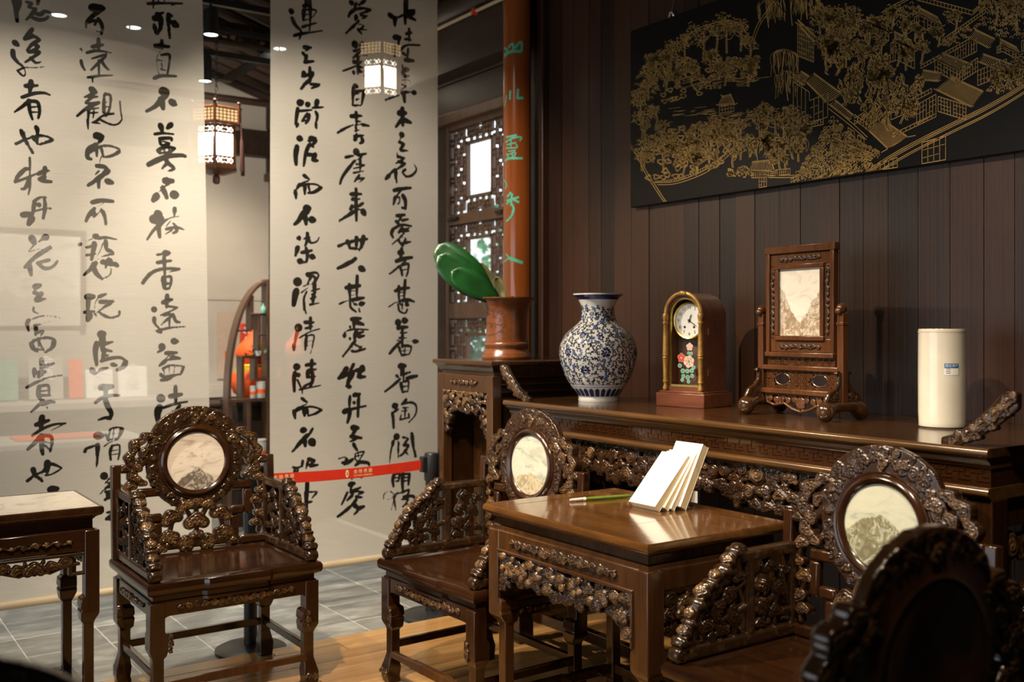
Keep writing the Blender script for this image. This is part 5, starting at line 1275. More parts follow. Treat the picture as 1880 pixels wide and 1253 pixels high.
for s in (-1, 1):
    p = bar('post', s*.192-.014, s*.192+.014, .060, .385, -.014, .014)
    obj('post_scroll', MB().ball((s*.192, -.004, .400), (.017, .022, .020)).ball((s*.192, -.020, .392), (.015, .012, .013)), SW, p); obj('post_collar', MB().box(s*.192-.016, s*.192+.016, -.016, .016, .340, .352), SW, p, bevel=.002)
    br = Relief(0, .085, 0, .115, .002); br.stroke([(.006, .105), (.010, .070), (.030, .045), (.060, .030), (.072, .008)], .007, .010, 0, .004); br.stroke([(.004, .008), (.070, .008)], .006, None, 0, .004); br.spiral(.030, .024, .015, 0, .005, 1, .5); br.spiral(.058, .018, .012, 0, .005, -1, .5); br.stroke([(.004, .10), (.004, .01)], .006, None, 0, .003); br.cloud(.014, .108, .013, 0, 0, .004, 0)
    bm_ = br.mesh('side_bracket', M['screen_foot'], .010, True)
    put('side_bracket', bm_, p, (s*.192, -.014, .062), (0, 0, -PI/2)); put('side_bracket', bm_, p, (s*.192, .014, .062), (0, 0, PI/2))
    ft = MB().loft([[(s*.192+rx*math.cos(2*PI*k/14), y, zc+rz*math.sin(2*PI*k/14)) for k in range(14)] for y, rx, rz, zc in ((-.118, .004, .004, .034), (-.116, .018, .020, .034), (-.100, .033, .034, .034), (-.082, .035, .035, .035), (-.062, .026, .026, .042), (-.04, .021, .020, .050), (0, .020, .020, .050), (.04, .021, .020, .050), (.062, .026, .026, .042), (.082, .035, .035, .035), (.100, .033, .034, .034), (.116, .018, .020, .034), (.118, .004, .004, .034))])
    obj('foot', ft, M['screen_foot'], sn, angle=80)

# cream cylinder vase with an inventory sticker
cy = thing('cylinder_vase', 'tall cream glazed cylinder vase with a small blue topped sticker', 'vase', (-1.955, 3.115, AZ))
obj('body', MB().lathe([(.001, .003), (.070, .003), (.071, 0), (.0735, .004), (.073, .02), (.0745, .05), (.075, .17), (.0745, .308), (.074, .318), (.0745, .324), (.073, .328), (.068, .326), (.067, .30), (.067, .02)], 64, cap=False), M['cream'], cy)
obj('foot_line', MB().lathe([(.0737, .002), (.0742, .006)], 64, cap=False), M['dark_wood'], cy); obj('rim_line', MB().lathe([(.0749, .317), (.0749, .3195)], 64, cap=False), M['page'], cy)
def on_cyl(r0, a0, dz):
    def f(me):
        for v in me.vertices:
            a = a0+v.co.x/r0; v.co = ((r0+v.co.z)*math.cos(a), (r0+v.co.z)*math.sin(a), dz+v.co.y)
    return f
def grid_card(w, h, z, n=10):
    b = MB(); vs = [(-w/2+w*i/n, -h/2 if j == 0 else h/2, z) for j in range(2) for i in range(n+1)]
    return b.add(vs, [(i, i+1, n+2+i, n+1+i) for i in range(n)])
AST = math.radians(-35)
for nm, w, h, z, dz, mt in (('sticker', .046, .038, .0006, .196, M['paper']), ('sticker_header', .046, .015, .0010, .2075, plain('sticker blue', (.02, .16, .42), .5))):
    me = mesh_of(grid_card(w, h, z), nm, mt, False); on_cyl(.0752, AST, dz)(me); put(nm, me, cy)
me = text_mesh('固定资产', .0105); me.materials.append(M['paper']); me.transform(Matrix.Translation((0, 0, .0014))); on_cyl(.0752, AST, .2075)(me); put('sticker_lettering', me, cy)
for k in range(3):
    me = mesh_of(grid_card(.014, .0016, .0010, 4), 'sticker_line', M['dark_wood'], False); on_cyl(.0752, AST-.15, .197-k*.0065)(me); put('sticker_line', me, cy)

# plant pot with big leaves
pt = thing('plant_pot', 'flared brown clay pot with incised landscape, standing on the left end stand', 'pot', (-4.195, 2.905, 1.285))
POT = smooth_prof([(.122, 0), (.126, .012), (.118, .030), (.108, .050), (.1095, .060), (.113, .072), (.109, .084), (.1035, .092), (.1025, .14), (.103, .20), (.110, .25), (.126, .285), (.144, .303)], 3)
obj('body', MB().lathe([(.001, .006), (.11, .006)]+POT+[(.145, .308), (.134, .308), (.112, .285), (.098, .22), (.096, .20)], 56, cap=False), M['terracotta'], pt)
obj('soil', MB().lathe([(.0005, .255), (.104, .250)], 32, cap=False), M['dark_wood'], pt)
pot_r = lambda z: float(np.interp(z, [p[1] for p in POT], [p[0] for p in POT]))
def pot_line(pts, w=.0016, name='incised_line'):
    b = MB(); n = len(pts); A = []; B = []
    for i, (a, z) in enumerate(pts):
        a0, z0 = pts[max(i-1, 0)]; a1, z1 = pts[min(i+1, n-1)]; r = pot_r(z)+.0006; da, dz = (a1-a0)*r, z1-z0; l = math.hypot(da, dz) or 1
        A.append(((r)*math.cos(a-dz/l*w/r), r*math.sin(a-dz/l*w/r), z+da/l*w)); B.append((r*math.cos(a+dz/l*w/r), r*math.sin(a+dz/l*w/r), z-da/l*w))
    return b.add(A+B, [(i, i+1, n+i+1, n+i) for i in range(n-1)])
ac = math.radians(-72); qr = random.Random(3); inc = MB()
outl = [(-.075, .245), (-.03, .252), (.0, .240), (.03, .230), (.06, .190), (.055, .165), (.03, .140), (.0, .125), (-.05, .118), (-.075, .122)]
outl = smooth_prof([(a, b, 0) for a, b in outl], 4)
inc.add(*(lambda m: (m.v, m.f))(pot_line([(ac+x/.103, z) for x, z, _ in outl])))
for k in range(55):
    x = qr.uniform(-.07, .045); z = qr.choice((qr.gauss(.225, .012), qr.gauss(.165, .014))); L0 = qr.uniform(.006, .02); an = qr.uniform(-.5, .9)
    inc.add(*(lambda m: (m.v, m.f))(pot_line([(ac+(x+L0*t*math.cos(an))/.103, min(.25, z+L0*t*math.sin(an)+.004*math.sin(6*t))) for t in [q/4 for q in range(5)]], .0018)))
for z in (.058, .070, .088, .026): inc.add(*(lambda m: (m.v, m.f))(pot_line([(2*PI*k/60, z+(.0025*math.sin(k*1.9) if z == .026 else 0)) for k in range(61)], .0009)))
obj('incised_landscape', inc, M['terracotta_dark'], pt, smooth=False)
def leaf(base, tip, w, bend, mat, name='leaf', up=Vector((.75, -.62, .25))):
    b0, t0 = Vector(base), Vector(tip); ax = (t0-b0); side = ax.cross(up).normalized(); nrm = side.cross(ax.normalized()); n = 14; vs = []; fs = []
    for i in range(n+1):
        t = i/n; ww = max(.003, w*min(1.0, (t/.55)**.75+.16)*math.sqrt(max(0, 1-max(0, (t-.62)/.38)**2.2)))
        c = b0+ax*t+nrm*bend*math.sin(PI*t)
        for q in (-1, -.5, 0, .5, 1): vs.append(c+side*ww*q*.5-nrm*(.010*(1-q*q))*ww/w)
    m5 = 5
    for i in range(n):
        for q in range(4): fs.append((i*m5+q, i*m5+q+1, (i+1)*m5+q+1, (i+1)*m5+q))
    o = obj(name, MB().add(vs, fs), mat, pt, angle=180); so = o.modifiers.new('thick', 'SOLIDIFY'); so.thickness = .0016; return o
Li = Vector((-.574, -.819, 0))      # towards picture left
B0 = Vector((-.005, -.06, .285))
leaf(B0, B0+Li*.30+Vector((0, 0, .285)), .165, .03, M['leaf']); leaf(B0+Vector((.02, -.02, 0)), B0+Li*.275+Vector((.05, -.05, .225)), .155, .02, M['leaf'])
leaf(B0+Vector((.03, 0, 0)), B0+Li*.21+Vector((.06, -.05, .150)), .12, .015, M['leaf']); leaf(B0+Vector((-.02, .03, 0)), B0+Li*.10+Vector((-.03, .03, .20)), .075, -.02, M['leaf_back'])
leaf(B0+Vector((.0, .05, 0)), B0+Li*.03+Vector((-.02, .05, .13)), .05, -.01, M['leaf_back']); leaf(B0+Vector((0, .07, -.02)), B0+Vector((.01, .10, .03)), .035, 0, M['terracotta'], 'leaf_sheath')

# couplet board on the column
CB = (-4.605, 3.270, .087)
col_ = thing('couplet_board', 'curved brown lacquered couplet board with green characters beside the lattice window', 'board', (CB[0], CB[1], 0))
def half_shell(r0, r1, z0, z1, a0, a1, n=30):
    vs = []; fs = []
    for z in (z0, z1):
        for r in (r0, r1):
            vs += [(r*math.cos(a0+(a1-a0)*k/n), r*math.sin(a0+(a1-a0)*k/n), z) for k in range(n+1)]
    m = n+1
    for k in range(n): fs += [(m+k, m+k+1, 3*m+k+1, 3*m+k), (k+1, k, 2*m+k, 2*m+k+1), (k, k+1, m+k+1, m+k), (2*m+k+1, 2*m+k, 3*m+k, 3*m+k+1)]
    fs += [(0, m, 3*m, 2*m), (n+m, n, 2*m+n, 3*m+n)]
    return MB().add(vs, fs)
obj('board', half_shell(CB[2]-.018, CB[2], .30, 3.36, -PI-.15, .15, 48), M['column'], col_)
obj('core_column', MB().lathe([(CB[2]-.02, 0), (CB[2]-.02, 3.5)], 32), M['wall_plank'], col_)
GREEN = [  # strokes in photograph pixels: width | points
 "4.2|926,104 933,97 943,94 957,95", "3.6|957,95 958,80 954,78 945,89", "3.2|942,94 942,82 939,81 933,88", "3.2|926,88 932,93 926,101",
 "1.8|930,175 928,188 925,197", "3|937,166 936,183", "3.5|951,163 950,182", "4|950,180 961,180",
 "2.8|929,252 949,248", "2.6|928,262 940,254 957,252 954,259", "2|938,254 938,272", "2|930,266 948,262", "2|929,272 949,271 947,265", "2|933,278 947,276", "2|932,285 945,279", "2|940,280 941,289", "2.2|930,282 934,290", "2.2|947,280 944,288", "3.4|927,296 935,291 960,291",
 "2|926,330 930,340 927,347", "3.2|931,362 938,353", "3.2|930,369 953,362", "3.2|940,355 938,378", "3|938,367 930,375", "3.4|942,366 953,372", "3|940,375 943,385 938,398 929,407", "3|943,384 940,392",
 "2.5|929,466 935,474", "2.5|926,481 934,474", "4.6|934,474 946,478 960,483"]
CAM_D = (-math.sin(YAW), math.cos(YAW)); CAM_R = (math.cos(YAW), math.sin(YAW))
def ray(px): k = (px-940)/FPX; return (CAM_D[0]+k*CAM_R[0], CAM_D[1]+k*CAM_R[1])
def to_col(px, py):
    vx, vy = ray(px); cx, cy_, R = CB[0], CB[1], CB[2]+.0008
    a = vx*vx+vy*vy; b = -2*(vx*cx+vy*cy_); c = cx*cx+cy_*cy_-R*R; D = b*b-4*a*c
    t = (-b-math.sqrt(max(D, 0)))/(2*a); x, y = vx*t-cx, vy*t-cy_
    return math.atan2(y, x), EYE-(py-603)*t/FPX
def spline(pts, n=5):
    return smooth_prof(pts, n) if len(pts) > 2 else [tuple(a+(b-a)*k/n for a, b in zip(pts[0], pts[-1])) for k in range(n+1)]
for (g0, g1) in ((0, 4), (4, 5), (5, 6), (6, 8), (8, 19), (19, 20), (20, 27), (27, 30)):
  gb = MB()
  for s in GREEN[g0:g1]:
    w, ps = s.split('|'); w = float(w); ps = [tuple(float(v) for v in p.split(',')) for p in ps.split()]
    q = [to_col(*p) for p in spline(ps)]; R = CB[2]+.0008; A = []; B = []; n = len(q); hw = w*3.02e-3*.62
    for i, (a, z) in enumerate(q):
        a0, z0 = q[max(i-1, 0)]; a1, z1 = q[min(i+1, n-1)]; da, dz = (a1-a0)*R, z1-z0; l = math.hypot(da, dz) or 1
        A.append((R*math.cos(a-dz/l*hw/R), R*math.sin(a-dz/l*hw/R), z+da/l*hw)); B.append((R*math.cos(a+dz/l*hw/R), R*math.sin(a+dz/l*hw/R), z-da/l*hw))
    gb.add(A+B, [(i, i+1, n+i+1, n+i) for i in range(n-1)])
  obj('green_character', gb, M['green_ink'], col_, smooth=False)

# ------------------------------------------------------------------ things on the desk
def book(label, x, y, z, w, h, t, lean, rz=0):
    b = thing('blank_book', label, 'book', (x, y, z), rz, 'blank white books on the desk')
    m = Matrix.Rotation(-lean, 4, 'X')
    obj('pages', MB().box(.001, w-.001, .0012, t-.0012, .001, h-.001).xf(m), M['page'], b, smooth=False)
    obj('cover', MB().box(0, w, 0, .0012, 0, h).xf(m), M['paper'], b, smooth=False); obj('cover', MB().box(0, w, t-.0012, t, 0, h).xf(m), M['paper'], b, smooth=False)
    obj('spine', MB().box(-.0012, 0, 0, t, 0, h).xf(m), M['paper'], b, smooth=False)
DT = .8203
book('frontmost blank white book leaning in the stack on the desk', -2.656, 2.354, DT+.020, .131, .226, .028, math.radians(44))
book('second blank white book in the leaning stack on the desk', -2.648, 2.390, DT+.014, .131, .218, .022, math.radians(39))
book('third blank white book in the leaning stack on the desk', -2.640, 2.412, DT+.010, .131, .216, .018, math.radians(34))
book('rearmost and tallest blank white book of the leaning stack on the desk', -2.630, 2.446, DT+.0145, .131, .232, .030, math.radians(28))
ac_ = thing('acrylic_stand', 'clear acrylic book stand behind the white books', 'book stand', (-2.568, 2.434, DT))
obj('ledge', MB().box(-.085, .085, -.10, .09, 0, .003), M['glass'], ac_, smooth=False); obj('back_plate', MB().box(-.085, .085, .088, .091, 0, .17), M['glass'], ac_, smooth=False)
obj('label', MB().box(.035, .075, .0865, .0875, .02, .06), M['paper'], ac_, smooth=False)
pn = thing('brush_pen', 'green and white brush pen lying on the desk left of the books', 'pen', (-2.83, 2.375, DT+.0065)); dv = Vector((.052, .238, 0)).normalized()
def pen_tube(n, s0, s1, r0, r1, mt): obj(n, MB().tube([dv*s0, dv*(s0+(s1-s0)*.1), dv*(s0+(s1-s0)*.9), dv*s1], [r0*.8, r0, r1, r1*.8], 12), M[mt] if isinstance(mt, str) else mt, pn)
pen_tube('cap', -.125, -.072, .0045, .0063, plain('clear pen cap', (.75, .74, .70), .2)); pen_tube('collar', -.072, -.062, .0064, .0064, 'paper'); pen_tube('barrel', -.062, .120, .0060, .0058, plain('green pen barrel', (.13, .22, .03), .3))
# ------------------------------------------------------------------ hanging silk scrolls with brush writing
SCX = -5.36
WRITING = {
 (10, 0, 5.529): """50|110 0 125 60 140 220;40|165 0 170 40 150 110;30|240 25 290 40 260 75 320 90;35|360 0 350 50;35|330 95 280 160 235 205;40|330 140 380 150 420 120 470 130;38|300 185 360 205 420 200 455 175
55|110 435 140 460;45|90 520 95 580 140 640;25|140 640 200 690 215 745;20|130 720 215 690 300 690 425 680;22|140 730 190 775 215 750;45|290 300 210 390;45|215 395 300 370 365 405;35|360 410 290 450 235 515;35|300 450 350 480 260 530;35|250 530 360 530 300 580 215 635;30|270 590 320 640 380 630
50|270 830 255 930;45|215 875 330 870;35|175 990 300 950 400 945 455 965;35|250 1020 180 1080 95 1140;35|240 1020 250 1130 275 1216;35|250 1030 330 1040 350 1130 335 1200;18|270 1090 330 1085;18|270 1140 330 1140
75|900 85 1000 80;40|1020 90 930 150 850 220 835 285;30|860 240 930 215 920 260;25|920 265 965 195;40|965 200 1000 270 990 355;15|940 320 990 330
40|960 400 960 510;40|895 480 1005 460;30|840 540 940 520 1090 540;25|1040 555 890 600;30|1030 580 960 640 880 715;25|960 620 958 770;35|990 630 1030 690 1070 715;25|845 790 960 775 1100 768;30|780 500 790 520;30|780 620 790 670 815 715;18|890 780 893 840
60|880 910 920 940;30|905 950 810 990;35|850 985 940 985;25|890 990 820 1050 950 1040;35|950 1045 830 1100 730 1180;30|850 1080 840 1216;20|870 1110 950 1100;18|900 1130 890 1200;20|870 1150 940 1145;35|1000 1140 1010 980 1050 960 1075 990 1060 1110 1020 1180;15|1020 1040 1060 1040;15|1020 1090 1060 1085;25|1100 1155 1010 1170 930 1216;20|1168 1030 1175 1130 1185 1216
30|1470 40 1600 35 1820 40;20|1530 0 1528 85;15|1580 0 1580 30;15|1640 0 1640 30;15|1780 35 1710 60
30|1570 150 1630 130;60|1540 190 1560 190;55|1570 150 1600 200 1595 290 1560 345;50|1535 260 1545 330;45|1680 150 1680 260 1690 390;40|1680 150 1715 165;75|1735 240 1765 265
40|1610 415 1605 500;55|1545 468 1680 475;12|1590 520 1555 590 1560 700 1585 770;30|1600 560 1680 555 1680 640 1660 750;18|1560 610 1635 620;18|1600 640 1610 700;18|1590 700 1640 715;35|1525 795 1600 770 1745 775
85|1610 930 1650 930;55|1650 950 1600 1020;65|1590 1010 1610 1100;45|1590 1010 1530 1080 1440 1130;75|1700 1035 1730 1060""",
 (10, 220, 5.529): """45|310 75 325 110 320 160;45|160 110 195 200 270 335;35|105 245 200 200 280 175;40|270 175 320 245;35|270 175 350 160 430 175 480 200;35|475 205 400 235 340 250;40|320 160 320 240;10|180 105 240 165
22|240 385 240 480 235 600;40|190 500 235 500;40|180 510 110 580 85 630;25|85 635 180 600 290 555 320 545;35|235 590 190 690 150 705;25|235 600 235 680 220 760;45|395 490 385 580;40|320 550 400 520 440 520;40|390 580 330 600;45|340 605 400 625 455 630
40|280 830 260 930 230 1060;30|270 830 340 790 400 790;40|380 790 385 900 365 1000;60|160 965 240 950;20|240 940 350 910 440 895;45|325 860 325 875;60|250 1000 215 1060;30|430 900 450 905
25|835 0 840 100;25|900 25 960 0;25|960 0 1040 40 1100 55 1150 40 1185 0;20|880 30 960 40
75|920 165 980 175;40|980 200 920 250;50|920 250 840 300 825 380 860 400;35|850 330 940 280 1040 265 1130 290 1160 315;40|1150 325 1080 365 1010 380;35|920 290 920 370;35|970 290 990 380;12|970 370 945 440
45|920 470 1000 480 1035 520;55|1030 520 970 570;50|970 570 900 620 830 665;20|940 520 900 560;45|935 600 935 690;60|1020 625 1070 640;25|920 480 945 460
50|870 840 960 820 1075 830;10|980 850 880 900;40|890 900 830 970 800 1030;35|830 970 890 945 880 985;20|890 985 955 920;45|960 920 990 980 1000 1060
55|1580 55 1595 110;55|1690 45 1650 85;30|1520 145 1600 135 1710 145;35|1570 190 1680 185 1690 210;30|1570 195 1580 250 1620 255;15|1600 220 1650 225;35|1660 240 1610 260;40|1550 310 1570 340;35|1560 300 1640 275 1720 285;30|1720 290 1660 330 1580 335;18|1610 290 1620 330;18|1660 285 1665 320;50|1450 455 1540 410 1650 370 1780 360 1825 370;30|1600 390 1650 390;45|1630 400 1650 440 1700 480 1710 500;35|1710 500 1650 520;35|1640 440 1590 495
75|1620 620 1690 620;30|1650 650 1590 690;60|1590 690 1630 790;15|1580 700 1530 760;70|1530 770 1490 820;80|1700 760 1730 760
70|1530 950 1560 960;90|1490 1010 1570 1000;50|1555 1000 1540 1090 1550 1190;30|1550 1060 1480 1130 1420 1216;25|1540 1100 1600 1030 1680 990 1750 980;40|1710 900 1705 970;15|1670 1020 1620 1080;25|1690 1050 1720 1080;30|1620 1110 1720 1090 1800 1115;35|1720 1080 1725 1130 1690 1150;15|1680 1120 1610 1160""",
 (10, 420, 5.529): """65|245 95 270 150;65|390 85 360 100;25|350 110 310 135;20|270 160 210 230;15|215 235 330 200;45|430 190 330 250 250 310 170 390;45|215 370 230 470;35|415 320 300 345;35|300 350 360 400 420 400 470 370 500 330
55|270 590 320 575;20|270 610 260 640;40|260 650 300 660;45|330 660 270 720;40|280 730 370 715
20|250 800 250 840 310 870;20|210 930 300 895 400 885 530 910;45|195 930 180 970 195 1040;30|250 980 330 970;10|340 960 530 915;45|270 1000 265 1080;30|280 1060 340 1040 320 1085;35|230 1216 225 1160 300 1120 400 1110 460 1140 440 1200;30|300 1140 295 1200
60|890 75 920 90;35|920 100 1000 90 1105 110;10|870 100 770 140;40|740 155 720 170;55|880 150 870 200 850 310;35|805 190 900 170;35|800 270 890 255;12|970 140 930 240 860 340;45|995 130 1000 210;45|1010 215 1070 240;30|1070 255 970 280;12|970 275 900 320;55|890 350 830 420;35|850 400 770 470;50|870 390 900 460 950 510;20|950 510 1020 480 1050 420 1030 400;75|1030 330 1020 345;60|960 340 1080 360 1110 380;35|1000 370 990 400
65|800 695 860 690;40|810 720 800 850;35|770 850 870 840;60|820 880 800 930;25|870 860 890 890;10|920 690 880 750 870 820;35|920 690 990 665;45|930 745 1060 735;35|1060 740 980 790 900 850;35|920 850 980 890 1050 905 1120 880;30|1120 840 1125 870;15|1040 770 980 800
75|930 1075 960 1070;60|945 1090 945 1216
60|1600 250 1640 245;25|1520 265 1590 255;40|1590 290 1595 500;40|1520 345 1660 325;40|1365 550 1430 470 1520 420 1640 405 1745 410;15|1730 420 1640 440;55|1580 500 1585 600;30|1600 490 1655 490 1655 560 1640 600;30|1590 560 1650 555;30|1590 610 1640 610
45|1615 680 1605 800;45|1570 750 1660 720;30|1610 790 1720 800;25|1710 810 1545 880;30|1580 880 1680 860;30|1680 870 1600 930 1545 980;30|1635 910 1630 1010;40|1680 890 1700 940 1740 950;30|1500 1040 1620 1010 1800 995;55|1475 820 1480 825;40|1475 910 1480 960 1520 1010;25|1490 1040 1540 1060 1550 1030""",
 (10, 620, 5.529): """45|220 60 240 110 280 140;45|450 40 430 100 360 150;30|290 40 350 130;25|240 110 340 130
60|945 0 945 130;40|950 70 1045 45;35|950 120 1035 140;50|885 60 870 150 880 280;40|960 150 940 230;35|930 240 1010 215 1120 205 1180 240;50|1175 250 1150 300 1090 330;40|1040 275 1080 285;35|910 330 990 310;60|830 330 860 370;20|870 370 920 330;25|940 190 1000 180
60|1670 38 1710 40;65|1545 90 1560 110;30|1560 120 1505 150;40|1590 160 1700 155;12|1640 170 1580 220;45|1650 205 1730 215;25|1700 215 1590 230;40|1580 240 1520 290;45|1530 375 1560 410;30|1550 320 1640 285 1770 295;40|1770 300 1740 370;18|1620 290 1615 380;18|1680 280 1670 360;40|1560 410 1650 390 1735 375;35|1530 435 1600 430 1650 410;25|1560 320 1570 400
80|1520 620 1545 625;70|1510 710 1490 780 1500 870;40|1680 500 1680 680;50|1625 600 1740 580;30|1555 715 1660 680 1800 655;40|1720 700 1660 770;40|1650 760 1630 860;35|1690 780 1760 770
50|320 225 320 340;40|340 300 440 265;45|245 325 245 400;45|280 360 360 350;60|330 350 290 400;30|165 510 300 440 420 400 520 385;40|290 500 280 590 310 640;30|290 500 380 490 390 580;20|290 550 380 540;30|280 590 400 590;30|330 640 260 710 205 760;40|320 680 400 655 440 660;18|365 710 370 725
55|315 810 300 920;45|255 890 380 845;30|215 1000 320 930 440 885 550 875;10|530 885 400 950;45|300 1000 240 1070 165 1140;45|310 1000 305 1120 315 1190;35|320 1000 400 1010 410 1080 390 1160;15|330 1060 400 1080;20|340 1100 380 1140
70|920 510 1030 500;50|970 500 965 590;35|860 665 940 610 1030 590 1105 590;50|960 630 985 700 1020 770 1010 820;40|1010 825 960 820 890 840""",
 (10, 780, 5.529): """75|870 115 920 115;12|930 120 970 100;40|740 280 760 250;30|750 250 880 205;45|875 210 870 300 865 400;25|865 400 855 435;30|1000 100 1010 50 1080 30 1130 40;45|1125 50 1090 140;30|990 100 985 170;15|1000 100 1090 90;15|1040 60 1035 140;25|985 160 1080 140;20|1085 150 990 190 940 225;35|1020 220 1000 290 1005 360;25|1020 220 1090 210 1100 270 1080 360;15|1020 270 1080 260;15|1015 310 1080 300;25|960 100 975 160
75|930 525 945 540;50|1080 475 1010 530;30|1010 535 945 600;25|970 600 1060 560;25|990 610 930 670 890 710;30|950 650 1060 620 1130 640 1145 700 1110 790 1060 810;60|980 700 975 750;25|1020 640 1000 780;35|1090 650 1040 680;45|1090 690 1020 710;30|940 770 1000 720;40|1040 750 1060 770;30|940 690 1000 680
25|960 900 1040 885;40|1050 900 950 960;35|950 970 1040 970;35|1010 1050 1100 1030;35|1020 1060 1060 1095 1150 1080
60|360 390 355 480;50|215 460 230 510 300 580;35|155 580 220 530 320 480;35|320 480 380 410 440 415 500 445;20|500 450 440 490 380 520;12|310 490 305 550;25|340 520 380 515;75|390 670 450 660;50|1750 850 1760 900;40|1690 870 1740 910""",
 (510, 0, 6.264): """60|340 0 330 60;45|300 70 350 60;40|370 0 375 200 365 350;50|300 120 295 230;25|320 110 440 120 400 200;20|320 170 390 160;25|310 230 390 215;35|285 310 380 280 445 265;65|150 130 170 128;50|165 210 200 280 245 330;30|250 330 270 370 250 450;35|190 410 260 390 400 370 510 355
55|310 545 380 545;20|360 570 310 590;40|290 610 330 650;45|330 640 315 710;40|310 715 410 705
40|370 780 370 950;60|300 840 290 870;45|280 880 400 850;50|400 840 380 900;50|370 920 310 970 270 1020;35|380 970 480 970;35|470 980 390 1015
75|250 1185 280 1175;60|340 1205 360 1195;60|455 1165 440 1230;30|430 1230 520 1235
65|840 30 850 45;45|1000 10 930 60;40|900 40 870 120;45|880 110 830 150 805 195;40|890 110 980 95 1070 110;35|1060 120 940 160;55|900 190 890 230;35|950 180 1030 185;30|1010 200 960 220;35|930 240 880 290;40|880 290 780 385;20|930 280 990 290;30|990 300 930 350;40|920 340 960 390;25|950 340 1030 345
80|880 510 900 530;55|970 500 940 530;35|870 590 985 560;35|950 590 860 670;50|870 715 880 720;45|920 660 915 850;25|745 820 850 780 920 750;15|940 650 1020 640 1060 680 1040 800 980 880;30|960 710 930 740;35|930 770 970 780;40|930 820 970 830;40|865 830 870 855
55|880 990 910 1000;45|865 1010 855 1200;40|880 1060 990 1040;45|985 1050 960 1200;20|880 1090 930 1080;30|890 1150 930 1140;35|860 1215 950 1215
60|1475 0 1470 130 1465 270;60|1290 170 1350 210;55|1350 200 1350 290;35|1380 200 1450 170;50|1480 140 1570 120;55|1560 140 1500 190;50|1490 180 1580 230
65|1350 430 1410 430;45|1400 440 1390 510;50|1345 540 1345 640;35|1510 330 1510 480;45|1480 390 1535 375;40|1465 450 1530 460;35|1410 580 1480 520 1630 520;30|1500 560 1490 680;35|1440 610 1480 640;50|1470 690 1560 700
20|1435 750 1440 830;55|1470 800 1500 800;45|1440 830 1450 870;40|1450 880 1510 875;18|1430 920 1500 920 1530 950 1500 980;25|1430 970 1470 990;20|1480 990 1410 1040;30|1240 1150 1320 1120 1400 1095;50|1430 1070 1460 1080;35|1440 1060 1530 1060;60|1560 1065 1585 1070;50|1450 1080 1460 1170""",
 (510, 190, 6.264): """45|230 60 215 160 205 240;40|230 240 215 275;30|230 90 330 80 390 75;35|340 120 280 200;45|360 130 350 190 320 230;25|280 205 340 190;25|400 50 480 50 525 40;45|440 100 455 150 440 230;45|440 230 445 285
70|245 400 270 410;60|220 500 205 600 210 700;65|380 405 430 405;25|350 430 380 440;40|440 430 390 490;40|370 470 410 500;45|360 480 320 580 300 720;45|340 590 430 590;55|430 590 400 650;50|410 650 460 660
50|300 830 360 870;25|350 890 260 920;40|250 930 200 1010;55|200 1010 210 1090;30|220 960 320 930 430 930 505 965;40|500 970 420 1020 350 1030;45|310 940 310 1040;30|350 940 370 1020
45|895 105 900 250;50|840 150 960 145;35|900 210 950 210;35|685 340 770 290 860 250;45|960 245 1040 260;25|900 250 960 240;40|890 260 900 320;30|880 320 930 310;45|880 380 980 370;45|880 420 900 400;45|960 400 970 440 940 460;30|900 350 880 420
75|895 555 905 575;45|780 620 860 605;35|920 600 1010 580;20|960 620 890 660;40|880 660 800 760 740 850 715 925;40|940 650 940 780;30|900 700 990 710;25|870 750 990 720;30|870 800 980 780;40|930 830 880 900;35|920 870 990 860;30|980 870 930 910
45|895 985 900 1253;55|840 1045 950 1045;35|860 1090 840 1110;35|850 1110 940 1100;35|970 1150 920 1180;40|850 1180 830 1220
70|1400 110 1470 110;55|1435 60 1440 250;45|1430 180 1360 270;55|1460 190 1530 220
65|1425 360 1440 365;20|1420 390 1400 430;40|1400 445 1450 460;45|1450 470 1410 530;35|1420 540 1500 545
15|1375 570 1375 630;35|1380 610 1460 630;30|1440 650 1360 690;40|1390 670 1470 690;40|1460 700 1370 760;35|1350 760 1280 820;50|1280 830 1240 870;45|1360 770 1360 850 1370 910;40|1470 760 1430 790;35|1440 800 1480 840 1540 830 1590 780 1595 740;15|1590 740 1565 690
50|1340 1000 1430 980 1530 970;30|1420 1000 1360 1070;45|1350 1080 1330 1160;25|1350 1090 1400 1080 1400 1150;20|1380 1160 1400 1140;50|1440 1060 1470 1120 1470 1210;30|1430 1200 1470 1210""",
